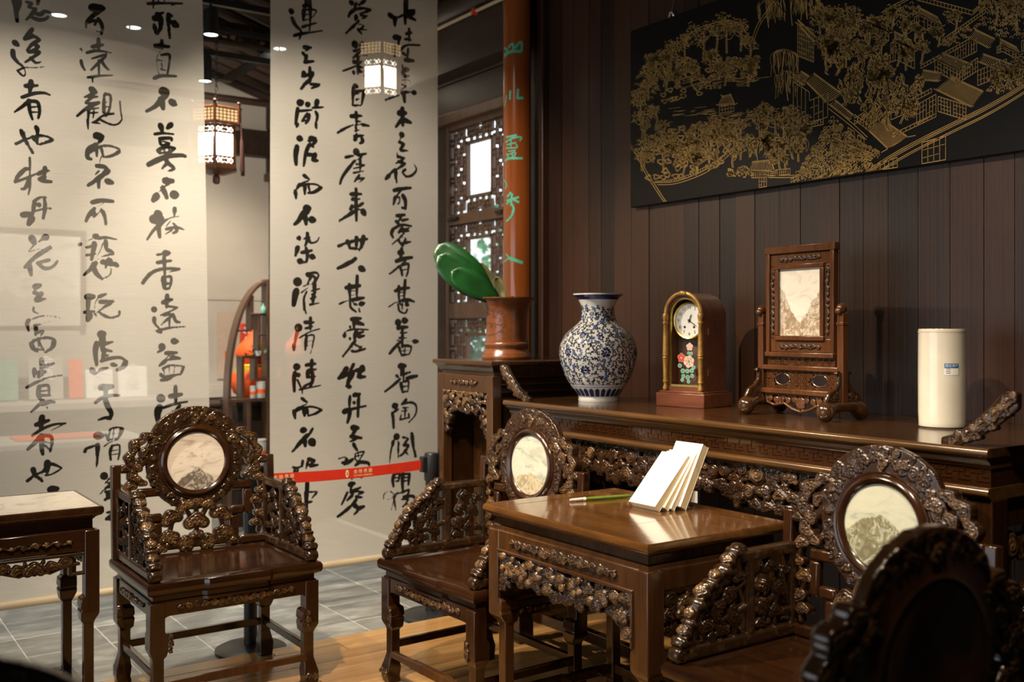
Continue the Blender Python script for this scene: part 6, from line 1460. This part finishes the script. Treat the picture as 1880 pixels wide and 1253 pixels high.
 (510, 370, 6.264): """85|325 85 360 80;50|350 110 310 160;55|290 130 240 220 190 265;60|310 160 325 260;75|385 210 420 215
60|240 425 255 420;60|230 530 205 620;45|340 370 335 450 315 510;30|300 430 370 410;40|350 420 370 470 400 480;25|400 480 450 460 475 415;45|325 540 340 620 330 690;45|270 590 390 565;65|260 690 240 680;30|270 700 330 700;65|390 635 420 645
95|225 925 240 930;75|215 1030 200 1090 185 1190;60|340 845 370 850;30|360 830 440 820 470 850;25|470 850 440 920;40|380 870 340 950;35|400 860 430 890 400 950;20|290 980 340 960 390 950;25|270 1050 350 990;50|420 940 420 1080;30|330 1040 300 1120 300 1253;25|390 1030 480 1005;25|390 1070 440 1050;30|380 1120 440 1100;35|370 1190 470 1170;45|410 1080 400 1190
45|895 0 900 220;35|830 90 870 60;35|975 20 930 60;45|870 120 790 170 710 225;70|975 115 995 150;25|900 90 940 95
45|700 515 790 475;55|800 460 830 540;55|900 420 900 540;55|980 410 960 510 930 560;45|790 480 900 450 1020 435;40|830 540 940 550
55|890 660 830 710;50|830 700 760 740 690 770;70|950 770 985 790
40|910 860 905 1120;55|785 995 940 970;50|820 960 830 1130;15|840 1030 900 1030;15|840 1080 900 1080;25|710 1180 780 1150 860 1130;50|860 1130 990 1110
50|1370 165 1460 155;40|1420 170 1390 230;40|1360 230 1400 260;35|1430 220 1500 205;35|1340 310 1430 270 1540 285;45|1325 320 1305 370 1325 420;45|1430 310 1390 360;30|1420 330 1510 310;30|1430 350 1510 340;30|1450 370 1390 430 1310 495;25|1400 410 1450 410;40|1390 450 1430 510;40|1470 430 1440 510;45|1440 480 1530 465
65|1400 590 1440 590;50|1425 550 1410 660;50|1360 690 1450 660 1545 645;30|1470 690 1400 740;35|1400 740 1330 800 1280 835;45|1410 760 1430 850;35|1430 740 1500 720 1500 800 1480 860;20|1440 790 1490 780
40|1465 910 1450 1130;45|1345 1030 1420 1005 1510 995;40|1390 980 1390 1100 1410 1190;15|1400 1050 1450 1045;15|1400 1090 1450 1085;25|1270 1215 1340 1170 1420 1140;45|1430 1140 1510 1135 1570 1155""",
 (510, 490, 6.264): """30|300 400 310 480 325 540
85|240 700 240 710;40|230 730 210 820 200 880;45|190 900 190 960;50|375 590 375 720;50|315 640 410 640;35|320 710 400 690;25|250 820 370 750 480 715;45|330 800 320 900 320 960;30|330 800 410 790 400 900 375 1000;15|340 860 390 850;15|340 910 390 900
35|830 400 840 470 900 520;35|880 430 910 440;55|950 430 990 420;30|940 520 930 480;25|860 400 890 440
50|850 605 950 595;45|875 620 875 700;50|900 640 980 665;30|830 690 835 700;50|765 800 775 760;25|790 740 880 720 1035 725;60|900 760 880 830;40|830 830 835 830;40|930 810 990 795;35|920 770 980 750;45|890 850 830 930 750 1030;35|880 890 950 930;40|850 970 900 975 1000 945;30|960 920 920 980
35|1380 430 1390 500 1430 530;30|1430 430 1430 490;55|1480 430 1500 440;25|1490 490 1470 530 1430 535
75|1375 640 1390 650;70|1450 620 1480 620;55|1380 705 1400 700;45|1410 700 1490 695;35|1410 760 1480 760;30|1390 820 1480 820;45|1430 720 1430 930;25|1370 850 1400 850;45|1400 870 1330 940 1280 1000;12|1480 860 1550 855;50|1570 860 1610 860;45|1390 930 1420 1020;40|1420 910 1530 920 1510 1010;20|1420 970 1500 960;35|1420 1020 1500 1010;25|1460 920 1455 1010""",
 (510, 650, 6.264): """75|215 150 240 150;50|200 220 190 300 195 430;50|240 245 241 245;25|230 300 260 370 285 430;45|390 75 390 130 380 220;45|330 130 430 115;40|350 190 440 180;50|350 200 340 270;30|350 270 430 260;45|400 220 400 310 370 380;30|300 380 380 330;22|250 415 340 395 510 360;20|280 400 285 460
40|280 515 340 560;25|330 580 250 620;35|250 620 190 660;45|190 660 205 745;30|200 670 300 620 400 610 500 640;35|500 650 430 690 350 715;55|310 640 310 710;35|340 640 350 700
75|290 880 320 880;40|400 860 350 950;55|340 940 290 980;50|300 980 240 1050 180 1125;55|310 980 320 1060;85|390 1010 410 1040
60|790 170 750 220;45|750 220 690 285;45|870 120 830 200;50|700 280 800 235 890 195;60|860 230 820 300 800 370;50|830 380 790 370;70|970 160 960 200;50|910 190 990 190;50|940 230 920 270;50|930 270 1000 265
45|830 490 820 620;60|880 475 940 465;50|930 480 920 720;65|760 665 820 640;35|830 640 1010 600;50|830 640 820 720 800 790;45|875 560 880 570
65|860 850 920 855;45|890 880 850 940;45|840 950 960 970;30|900 980 830 1010;45|870 1040 890 1080 910 1110
75|1400 140 1460 140;50|1430 170 1410 250;40|1360 250 1380 270;40|1460 230 1520 210;40|1440 180 1440 300;50|1480 280 1600 255;35|1400 290 1310 370 1225 435;45|1410 340 1430 440;35|1440 320 1500 320 1490 440;25|1430 380 1490 370;30|1430 440 1490 430
65|1330 600 1360 590;35|1360 610 1340 660;45|1310 680 1320 760 1325 850;35|1330 670 1380 640;45|1470 530 1420 580;30|1420 580 1530 560 1590 600 1580 700 1500 790;25|1430 620 1500 620;25|1420 660 1500 650;35|1460 630 1455 720;30|1400 760 1410 700;30|1400 760 1510 730;30|1500 690 1505 740
75|1355 955 1370 955;45|1320 1010 1310 1060;25|1300 1080 1285 1180 1280 1253;35|1380 1010 1375 1190;35|1430 960 1490 970;40|1490 980 1440 1040;45|1440 1050 1490 1060 1440 1140 1400 1170;35|1450 1110 1490 1160;50|1535 920 1550 1040 1575 1170;25|1570 1180 1590 1180""",
 (510, 780, 6.264): """40|290 420 285 480;35|180 495 230 500 290 480;50|360 400 420 410;40|420 420 370 470;35|350 430 330 510;40|380 480 460 465;40|200 520 190 640;35|240 520 220 640
50|345 670 340 980;30|350 780 460 770;35|455 780 400 850;40|350 900 400 890;35|320 780 320 900
25|700 395 760 375 800 390;45|790 400 770 440;50|770 450 830 420 860 400;40|740 440 790 440;20|990 310 930 320 880 340;20|890 350 890 400 920 420;20|990 320 930 420;15|920 330 930 380;15|880 370 960 350;40|930 440 890 470;40|920 430 1030 440 1050 470;40|980 590 960 610;30|860 600 850 625
60|830 690 880 680;35|850 700 830 790;40|860 760 950 725;35|800 780 770 850 735 920;30|840 790 900 770 985 775;35|980 780 930 800;45|860 810 800 870;40|900 830 970 840;45|900 870 830 950;45|830 950 760 1010 690 1060;60|880 930 930 960;60|920 970 990 945;45|930 980 880 1035
45|1330 570 1315 640 1325 710;35|1340 570 1390 560 1380 650;20|1340 610 1380 610;20|1350 650 1380 650;45|1430 560 1425 660 1430 750;30|1440 570 1510 560;40|1505 570 1495 690;20|1440 610 1490 605;20|1440 650 1490 640
18|1215 860 1220 800 1270 765 1320 790 1320 830 1270 860 1210 865;30|1330 820 1340 900 1355 985;20|1370 780 1330 870 1300 990;20|1340 800 1420 780;30|1420 780 1500 745;30|1500 750 1490 800 1440 830;35|1440 830 1540 820 1570 860 1550 930 1510 955;28|1420 860 1490 860 1440 940 1420 945;25|1430 940 1490 910""",
}
def to_scroll(px, py):
    vx, vy = ray(px); t = SCX/vx; return vy*t, EYE-(py-603)*t/FPX, t/FPX
def scroll(label, y0, y1, z0, z1, seed, lean):
    res = .0040
    R = Relief(y0, y1, z0, z1, res)
    for (ox, oy, sc), txt in WRITING.items():
        if not (-60 < (ox-10 if y0 < 2 else ox-510) < 60): continue
        for s in txt.replace('\n', ';').split(';'):
            w, ps = s.split('|'); w = 1.22*float(w)/sc; v = [float(a) for a in ps.split()]
            P = [(ox+v[i]/sc, oy+v[i+1]/sc) for i in range(0, len(v), 2)]
            P = spline(P, 5); Q = [to_scroll(*p) for p in P]; k = Q[0][2]
            q = [(a, b) for a, b, _ in Q]; n = len(q)
            for i in range(n-1):
                t0, t1 = i/(n-1), (i+1)/(n-1)
                f = lambda t: (.86+.5*t if t < .25 else .985-.38*(t-.25)/.75)
                R.stroke([q[i], q[i+1]], w*k*.5*f(t0), w*k*.5*f(t1))
    F = np.clip(R.F, -.02, .02); ny, nx = F.shape
    Y, Z = R.X, R.Y; qv = random.Random(seed); ph = [qv.uniform(0, 6) for _ in range(4)]
    hgt = (Z-z0)/(z1-z0)
    X = SCX+.006*np.sin(Y*5+ph[0]+Z*.6)*(1-.4*hgt)+.003*np.sin(Y*13+Z*2+ph[1])+.0035*np.sin(Z*7+Y*3+ph[2])*np.clip(1-Z/1.2, 0, 1)
    Yl = Y+lean*(2.4-Z)
    V = np.stack([X, Yl, Z], -1).reshape(-1, 3)
    idx = np.arange(ny*nx).reshape(ny, nx)
    fc = np.stack([idx[:-1, :-1], idx[:-1, 1:], idx[1:, 1:], idx[1:, :-1]], -1).reshape(-1, 4)
    me = bpy.data.meshes.new('silk'); me.vertices.add(len(V)); me.vertices.foreach_set('co', V.astype(np.float32).ravel())
    me.loops.add(fc.size); me.loops.foreach_set('vertex_index', fc.astype(np.int32).ravel()); me.polygons.add(len(fc))
    me.polygons.foreach_set('loop_start', np.arange(0, fc.size, 4, dtype=np.int32)); me.polygons.foreach_set('loop_total', np.full(len(fc), 4, dtype=np.int32))
    me.update(calc_edges=True)
    at = me.attributes.new('ink', 'FLOAT', 'POINT'); at.data.foreach_set('value', (F*100).astype(np.float32).ravel())
    me.materials.append(M['gauze']); me.shade_smooth()
    t = thing('hanging_scroll', label, 'scroll', (0, 0, 0), 0, 'sheer silk scrolls with brush writing')
    put('silk', me, t)
    yc0, yc1 = y0+lean*(2.4-z0), y1+lean*(2.4-z0)
    obj('bottom_rod', MB().tube([(SCX, yc0-.01, z0), (SCX, yc0, z0), (SCX, yc1, z0), (SCX, yc1+.01, z0)], [.012, .020, .020, .012], 14), M['rod'], t)
    yt0, yt1 = y0+lean*(2.4-z1), y1+lean*(2.4-z1)
    obj('top_rod', MB().tube([(SCX, yt0-.01, z1+.006), (SCX, yt1+.01, z1+.006)], .010, 12), M['rod'], t)
    for yy in (yt0+.12, yt1-.12): obj('cord', MB().tube([(SCX, yy, z1+.01), (SCX, yy, ROOF(yy)+.02)], .002, 6), M['black'], t)
    return t
def m_silk():
    m = M['gauze']; nt = m.node_tree
    at = node(nt, 'ShaderNodeAttribute', attribute_name='ink')
    n2 = noise(nt, coords(nt, (1, 70, 24)), 1.6, 5, 0.7)
    a = node(nt, 'ShaderNodeMath', operation='MULTIPLY_ADD'); L(nt, n2.outputs['Fac'], a.inputs[0]); a.inputs[1].default_value = -1.7; a.inputs[2].default_value = .62
    big = noise(nt, coords(nt, (1, 1, 1)), 6.5, 2, .5)          # dry-brush only in places
    br = ramp(nt, [(.46, (0, 0, 0)), (.58, (1, 1, 1))]); L(nt, big.outputs['Fac'], br.inputs['Fac'])
    b = node(nt, 'ShaderNodeMath', operation='MULTIPLY'); L(nt, a.outputs[0], b.inputs[0]); L(nt, br.outputs['Color'], b.inputs[1])
    s = node(nt, 'ShaderNodeMath', operation='ADD'); L(nt, at.outputs['Fac'], s.inputs[0]); L(nt, b.outputs[0], s.inputs[1])
    mr = node(nt, 'ShaderNodeMapRange'); mr.inputs['From Min'].default_value = -.06; mr.inputs['From Max'].default_value = .06; L(nt, s.outputs[0], mr.inputs['Value'])
    for nd in [n for n in nt.nodes if n.type in ('BSDF_DIFFUSE', 'BSDF_TRANSLUCENT')]:
        src = nd.inputs['Color'].links[0].from_socket
        mx = node(nt, 'ShaderNodeMix', data_type='RGBA'); L(nt, mr.outputs['Result'], mx.inputs[0]); L(nt, src, mx.inputs[6]); mx.inputs[7].default_value = (.016, .016, .013, 1)
        L(nt, mx.outputs[2], nd.inputs['Color'])
m_silk()
scroll('left sheer silk scroll with three columns of brush writing, behind the side table', .690, 1.763, .115, 3.40, 1, .018)
scroll('right sheer silk scroll with three columns of brush writing, beside the lattice window', 2.128, 3.197, .088, 3.46, 2, .0)
# ------------------------------------------------------------------ black lacquer panel with a gold garden view
PX0, PX1, PZ0, PZ1, PY = -3.795, -1.58, 2.037, 2.912, 3.372
pl = thing('lacquer_panel', 'black lacquer wall panel with a gold line drawing of a walled garden', 'wall panel', ((PX0+PX1)/2, PY, PZ0))
obj('board', MB().box(-(PX1-PX0)/2, (PX1-PX0)/2, 0, .028, 0, PZ1-PZ0), M['lacquer'], pl, bevel=.004)
for hx in (-.84, .84): obj('hanger', MB().tube([(hx, .01, PZ1-PZ0), (hx+.012, .006, PZ1-PZ0+.022), (hx+.026, .004, PZ1-PZ0+.020), (hx+.03, .01, PZ1-PZ0)], .007, 8).tube([(hx+.012, .01, PZ1-PZ0+.02), (hx+.012, .03, PZ1-PZ0+.10)], .003, 6), plain('steel hook', (.5, .5, .5), .3, .9), pl)
GQ = random.Random(77)
LINES = []                     # (points in crop pixels, width in mm)
def ln(pts, w=2.0): LINES.append((pts, w))
def cr(pts, n=5): return [(p[0], p[1]) for p in smooth_prof(pts, n)] if len(pts) > 2 else pts
def curve(pts, w=2.0): ln(cr(pts), w)
def lerp(a, b, t): return (a[0]+(b[0]-a[0])*t, a[1]+(b[1]-a[1])*t)
def roof(a, b, c, d, n=14, w=1.7):     # a-b ridge, d-c eave
    for k in range(n+1):
        p, q = lerp(a, b, k/n), lerp(d, c, k/n); m = lerp(p, q, .55); ln(cr([p, (m[0]-2, m[1]+3), q], 4), w)
    for e in ((a, b), (d, c)):
        for o in (0, 5): ln([(e[0][0], e[0][1]-o), (e[1][0], e[1][1]-o)], 2.2)
    ln([a, d], 2.4); ln([b, c], 2.4)
    ln([(c[0], c[1]), (c[0]+12, c[1]-7)], 2.2); ln([(d[0], d[1]), (d[0]-10, d[1]-6)], 2.2)
def wall(a, b, h, n=6, rows=2, w=1.6):  # base line a-b, height h upwards
    ln([a, b], 2.2); ln([(a[0], a[1]-h), (b[0], b[1]-h)], 2.2)
    for k in range(n+1):
        p = lerp(a, b, k/n); ln([p, (p[0], p[1]-h)], w)
    for r in range(1, rows):
        for k in range(n):
            if GQ.random() < .7: p, q = lerp(a, b, (k+.15)/n), lerp(a, b, (k+.85)/n); z = h*r/rows; ln([(p[0], p[1]-z), (q[0], q[1]-z)], w)
def house(x, y, w, d, h, rf, n=12):
    # iso house: front eave runs down-right, gable to the left
    a = (x, y); b = (x+w, y+w*.52); g = (x-d, y+d*.35)
    wall((a[0], a[1]+h), (b[0], b[1]+h), h, max(3, n//2)); wall((g[0], g[1]+h), (a[0], a[1]+h), h, 3)
    roof((a[0]-d*.5, a[1]-rf), (b[0]-d*.5, b[1]-rf), (b[0]+6, b[1]+4), (a[0]-4, a[1]+4), n)
def leafs(cx, cy, rx, ry, n, s=6, w=1.6):
    for _ in range(n):
        a = GQ.uniform(0, 2*PI); r = math.sqrt(GQ.random()); x, y = cx+rx*r*math.cos(a), cy+ry*r*math.sin(a); t = GQ.uniform(0, PI); q = s*GQ.uniform(.6, 1.3)
        ln([(x+q*math.cos(t), y+q*.8*math.sin(t)), (x+q*.4*math.cos(t+1.2), y-q*.7), (x-q*math.cos(t), y+q*.5*math.sin(t+1))], w)
def tree(x, y, h, s=1.0, dens=26):
    dens = int(dens*1.9)
    top = (x+GQ.uniform(-8, 8), y-h); mid = (x+GQ.uniform(-10, 10), y-h*.5)
    curve([(x-3, y), mid, top], 2.4); curve([(x+3, y), (mid[0]+5, mid[1]), top], 2.0)
    for k in range(4):
        p = lerp((x, y), top, .45+.13*k); e = (p[0]+GQ.uniform(-.45, .45)*h, p[1]-GQ.uniform(.15, .4)*h); curve([p, ((p[0]+e[0])/2, p[1]-6), e], 1.8); leafs(e[0], e[1], h*.22*s, h*.17*s, dens//3, 5)
    leafs(top[0], top[1], h*.34*s, h*.26*s, dens, 6.5)
def willow(x, y, h):
    curve([(x, y), (x-6, y-h*.5), (x+5, y-h)], 2.6)
    for k in range(26):
        sx = x+GQ.uniform(-.45, .45)*h; sy = y-h*(.95-.3*abs(sx-x)/h)+GQ.uniform(-8, 8); l = GQ.uniform(.35, .75)*h; curve([(x+(sx-x)*.3, y-h), (sx, sy), (sx+GQ.uniform(-4, 8), sy+l*.5), (sx+GQ.uniform(-8, 8), sy+l)], 1.4)
def rock(x, y, w, h, n=4):
    for k in range(n):
        s = 1-.22*k; pts = []
        for q in range(15):
            a = 2*PI*q/14; r = 1+.22*math.sin(3*a+k+x)+GQ.uniform(-.18, .18); pts.append((x+w*.5*s*r*math.cos(a), y+h*.5*s*r*math.sin(a)))
        curve(pts, 1.9)
def inpoly(p, poly):
    c = False; n = len(poly)
    for i in range(n):
        a, b = poly[i], poly[i-1]
        if (a[1] > p[1]) != (b[1] > p[1]) and p[0] < (b[0]-a[0])*(p[1]-a[1])/(b[1]-a[1])+a[0]: c = not c
    return c
def fill(poly, fn, n):
    xs = [p[0] for p in poly]; ys = [p[1] for p in poly]; k = 0; t = 0
    while k < n and t < n*8:
        t += 1; p = (GQ.uniform(min(xs), max(xs)), GQ.uniform(min(ys), max(ys)))
        if inpoly(p, poly): fn(*p); k += 1
def water(x, y, w, n):
    for _ in range(n): a = x+GQ.uniform(-w, w); b = y+GQ.gauss(0, 12); l = GQ.uniform(15, 60); ln([(a, b), (a+l, b-l*.12)], 1.1)
def scale_arc(x, y, r=9): ln([(x-r, y+r*.3), (x-r*.6, y-r*.6), (x+r*.2, y-r*.8), (x+r, y), (x+r*.4, y+r*.5)], 1.9)
# outer sweep of the fan shaped view
curve([(62, 695), (110, 800), (160, 880), (205, 948)], 2.4); curve([(70, 690), (118, 795), (170, 878), (213, 945)], 2.4)
curve([(70, 360), (160, 300), (330, 155), (420, 112), (530, 100), (600, 170)], 2.4); curve([(72, 368), (165, 308), (335, 164), (425, 121), (525, 110)], 2.0)
curve([(610, 190), (640, 110), (690, 40), (720, 0)], 2.4); curve([(620, 195), (650, 115), (700, 45), (735, 0)], 2.0)
curve([(1215, 60), (1270, 25), (1340, -8)], 2.4); curve([(1222, 70), (1280, 32), (1355, -8)], 2.0)
for o, w in ((0, 2.8), (9, 2.0), (-9, 2.0), (30, 2.4), (38, 2.0)):
    curve([(1140, 812+o), (1240, 745+o), (1380, 665+o), (1560, 575+o), (1720, 495+o), (1900, 385+o), (2150, 200+o)], w)
curve([(680, 828), (800, 828), (900, 815)], 2.4); curve([(680, 818), (800, 818), (900, 805)], 2.0)
# zigzag shore wall on the left
curve([(160, 852), (260, 845), (380, 800), (470, 735), (540, 670)], 2.4); curve([(170, 862), (262, 856), (388, 810), (480, 745), (552, 680)], 2.0)
for k in range(34):
    p = (165+11.2*k, 852-(k/34)**1.9*175); scale_arc(p[0], p[1]-2, 7)
# trees on the far shore and hill
for x, y, h in ((130, 470, 90), (190, 350, 95), (210, 430, 80), (255, 330, 110), (300, 310, 120), (330, 400, 80), (385, 290, 140), (440, 260, 130), (495, 250, 145), (560, 240, 120), (420, 330, 80), (600, 280, 90), (90, 560, 110), (100, 650, 110), (160, 600, 90)): tree(x, y, h)
fill([(70, 390), (150, 330), (180, 420), (130, 500), (70, 500)], lambda x, y: scale_arc(x, y, 8), 70)
fill([(180, 430), (400, 300), (560, 260), (640, 330), (500, 390), (300, 460), (210, 500)], lambda x, y: rock(x, y, 26, 18, 2), 55)
for x, y, w in ((470, 320, 60), (330, 380, 80)): wall((x-w/2, y+10), (x+w/2, y-12), 24, 8, 2)
house(580, 330, 40, 20, 26, 26, 8)
water(400, 390, 170, 30); water(330, 530, 110, 26); water(520, 545, 110, 34); water(560, 380, 90, 18)
# island pavilion
roof((470, 455), (515, 445), (532, 488), (455, 492), 10); wall((460, 530), (528, 518), 32, 5, 2); ln([(478, 452), (466, 442)], 2.2); ln([(512, 445), (510, 436)], 2.2)
# near garden on the left
for x, y, h in ((100, 800, 120), (150, 760, 100), (200, 800, 110), (250, 770, 90), (290, 820, 90), (350, 820, 110), (410, 760, 130), (450, 740, 120), (500, 700, 110), (240, 700, 80), (380, 680, 90), (440, 650, 80), (560, 680, 100), (600, 740, 90)): tree(x, y, h, 1.0, 22)
fill([(80, 690), (300, 590), (520, 620), (560, 700), (420, 790), (230, 850), (120, 830)], lambda x, y: rock(x, y, 28, 22, 2), 60)
wall((305, 680), (362, 660), 60, 4, 3); roof((330, 585), (352, 588), (362, 600), (302, 622), 6); house(210, 680, 60, 25, 22, 20, 9); house(330, 715, 50, 20, 20, 18, 8)
for x, y, h in ((650, 640, 110), (720, 650, 120), (760, 690, 120), (680, 600, 90), (840, 660, 110), (790, 620, 100)): tree(x, y, h, 1.15, 30)
for x, y, h in ((640, 760, 110), (720, 750, 90), (830, 720, 90), (780, 470, 140), (760, 380, 150), (690, 130, 130), (800, 120, 150), (870, 90, 120)): willow(x, y, h)
ln([(668, 645), (668, 668)], 2.4); ln([(690, 640), (690, 665)], 2.4); ln([(660, 650), (745, 640)], 2.2); ln([(664, 662), (745, 655)], 2.2)
# lower pavilion and bridge gate
roof((612, 760), (700, 750), (720, 800), (600, 800), 14); wall((610, 830), (690, 828), 30, 9, 2); roof((690, 740), (715, 715), (715, 760), (700, 765), 5); wall((700, 822), (790, 812), 26, 9, 2); wall((645, 880), (680, 880), 50, 3, 3)
fill([(490, 800), (600, 770), (610, 820), (500, 815)], lambda x, y: rock(x, y, 22, 18, 2), 16)
# flower bank
fill([(790, 855), (860, 740), (930, 640), (985, 545), (1050, 600), (1110, 660), (1215, 715), (1160, 775), (1000, 800)], lambda x, y: scale_arc(x, y, 9), 520)
fill([(860, 850), (960, 815), (1160, 775), (1140, 800), (960, 835)], lambda x, y: ln([(x, y), (x+14, y-16)], 1.8), 110)
roof((1010, 650), (1100, 700), (1080, 715), (990, 665), 10); roof((890, 690), (945, 685), (950, 700), (900, 708), 7)
# lakeside hall and galleries
wall((825, 260), (900, 290), 150, 9, 7); roof((825, 95), (915, 180), (900, 195), (822, 110), 10)
roof((900, 345), (1030, 440), (960, 480), (860, 380), 18); roof((840, 335), (880, 360), (850, 400), (805, 365), 8)
wall((805, 530), (880, 580), 150, 4, 3); wall((880, 580), (965, 545), 110, 4, 3); wall((805, 560), (880, 595), 26, 6, 2); wall((880, 595), (945, 580), 26, 5, 2); ln([(1030, 440), (1045, 460), (1045, 490)], 2.2)
roof((1000, 470), (1085, 540), (1065, 560), (975, 490), 12); wall((1090, 580), (1190, 520), 28, 6, 2); wall((1090, 560), (1160, 610), 26, 5, 2)
roof((1220, 560), (1335, 640), (1245, 695), (1150, 605), 20); ln([(1335, 640), (1375, 632)], 2.4); ln([(1245, 695), (1215, 712)], 2.4)
curve([(975, 492), (1080, 575), (1150, 640)], 2.2); curve([(968, 505), (1070, 585), (1145, 652)], 2.2)
for x in (1060, 1105): wall((x, 640+(x-1060)*.75), (x+30, 660+(x-1060)*.75), 45, 2, 2)
# rockery
for _ in range(190):
    x, y = GQ.uniform(930, 1410), GQ.uniform(150, 560)
    if inpoly((x, y), [(930, 150), (1100, 190), (1230, 200), (1300, 310), (1410, 350), (1400, 450), (1260, 540), (1160, 530), (1030, 430), (1000, 330), (930, 270)]):
        pts = [(x, y)]
        for k in range(6): pts.append((pts[-1][0]+GQ.uniform(-12, 12), pts[-1][1]+GQ.uniform(6, 20)))
        curve(pts, 2.2); curve([(p[0]+GQ.uniform(5, 9), p[1]+2) for p in pts], 1.8); rock(x+GQ.uniform(-10, 10), y+30, 24, 34, 2)
for x, y, h in ((930, 160, 110), (980, 180, 120), (1040, 190, 110), (1090, 170, 110), (1150, 230, 100), (1200, 230, 100), (960, 330, 100), (1240, 420, 90), (1180, 440, 80), (1110, 300, 90), (1330, 330, 80), (1400, 300, 90)): tree(x, y, h, 1.1, 30)
fill([(1000, 120), (1080, 90), (1200, 90), (1230, 40), (1380, 10), (1400, 60), (1260, 130), (1080, 150)], lambda x, y: scale_arc(x, y, 9), 130)
for _ in range(26): tree(GQ.uniform(90, 640), GQ.uniform(300, 420), GQ.uniform(50, 80), 1.0, 14)
for _ in range(22): tree(GQ.uniform(90, 560), GQ.uniform(640, 820), GQ.uniform(50, 80), 1.0, 14)
for _ in range(20): tree(GQ.uniform(640, 860), GQ.uniform(640, 800), GQ.uniform(45, 75), 1.0, 14)
for _ in range(26): tree(GQ.uniform(900, 1420), GQ.uniform(120, 330), GQ.uniform(60, 90), 1.0, 18)
fill([(880, 60), (1000, 60), (1060, 180), (960, 300), (900, 200)], lambda x, y: scale_arc(x, y, 7), 90)
# halls at the right
house(1160, 105, 90, 30, 40, 24, 12); house(1400, 70, 95, 30, 55, 34, 12); house(1290, 190, 80, 30, 90, 40, 10)
roof((1500, 250), (1640, 305), (1600, 345), (1465, 275), 20); wall((1465, 330), (1580, 390), 60, 8, 3)
roof((1650, 140), (1745, 185), (1715, 225), (1620, 175), 14); wall((1560, 290), (1660, 240), 60, 8, 3)
roof((1690, 255), (1825, 305), (1800, 345), (1670, 290), 18); wall((1570, 390), (1665, 330), 60, 8, 3); wall((1665, 400), (1800, 345), 70, 9, 3)
roof((1540, 362), (1690, 430), (1635, 500), (1470, 420), 26); wall((1480, 520), (1610, 560), 70, 9, 4); wall((1380, 580), (1470, 530), 90, 6, 4)
wall((1230, 545), (1450, 430), 18, 14, 1); wall((1260, 560), (1370, 510), 40, 2, 1); wall((1270, 640), (1470, 545), 16, 10, 1); roof((1410, 330), (1500, 345), (1480, 380), (1400, 375), 12)
for a, b, h in (((1380, 0), (1640, 70), 20), ((1500, 200), (1700, 60), 16), ((1640, 70), (1720, 0), 18), ((1400, 320), (1640, 190), 16)): wall(a, b, h, 16, 1)
wall((1405, 775), (1515, 745), 110, 4, 3); wall((1170, 830), (1290, 790), 55, 6, 2)
for x, y, h in ((1750, 120, 130), (1800, 90, 120), (1850, 160, 130), (1680, 60, 100), (1560, 150, 80), (1480, 220, 70), (1820, 420, 90), (1760, 440, 80), (1860, 380, 90), (1930, 300, 130), (2000, 240, 130), (2080, 180, 120), (1940, 120, 120)): tree(x, y, h, 1.15, 34)
fill([(1660, 20), (1880, 0), (2050, 0), (2050, 120), (1880, 180), (1760, 180), (1680, 110)], lambda x, y: scale_arc(x, y, 8), 260)
fill([(1480, 210), (1600, 130), (1680, 110), (1560, 220)], lambda x, y: scale_arc(x, y, 8), 60)
fill([(1700, 420), (1880, 320), (1900, 390), (1740, 440)], lambda x, y: scale_arc(x, y, 8), 90)
house(1900, 180, 100, 30, 50, 34, 12); house(1780, 210, 80, 25, 30, 26, 10)
# turn the crop pixels into points on the panel and build the ribbons
gvb = MB()
def to_panel(u, v):
    px, py = 1140+u/2.5405, v/2.54; vx, vy = ray(px); t = PY/vy; return vx*t, EYE-(py-603)*t/FPX
HXc = (PX0+PX1)/2
for pts, w in LINES:
    q = [to_panel(*p) for p in pts]; q = [(min(max(a, PX0+.006), PX1-.006), min(max(b, PZ0+.006), PZ1-.006)) for a, b in q]
    n = len(q); hw = w*.00062; A = []; B = []
    for i, (x, z) in enumerate(q):
        a, b = q[max(i-1, 0)], q[min(i+1, n-1)]; dx, dz = b[0]-a[0], b[1]-a[1]; l = math.hypot(dx, dz) or 1
        A.append((x-HXc-dz/l*hw, -.0012, z-PZ0+dx/l*hw)); B.append((x-HXc+dz/l*hw, -.0012, z-PZ0-dx/l*hw))
    gvb.add(A+B, [(i, n+i, n+i+1, i+1) for i in range(n-1)])
gd = obj('gold_drawing', gvb, M['gold'], pl, smooth=False); gd['kind'] = 'stuff'
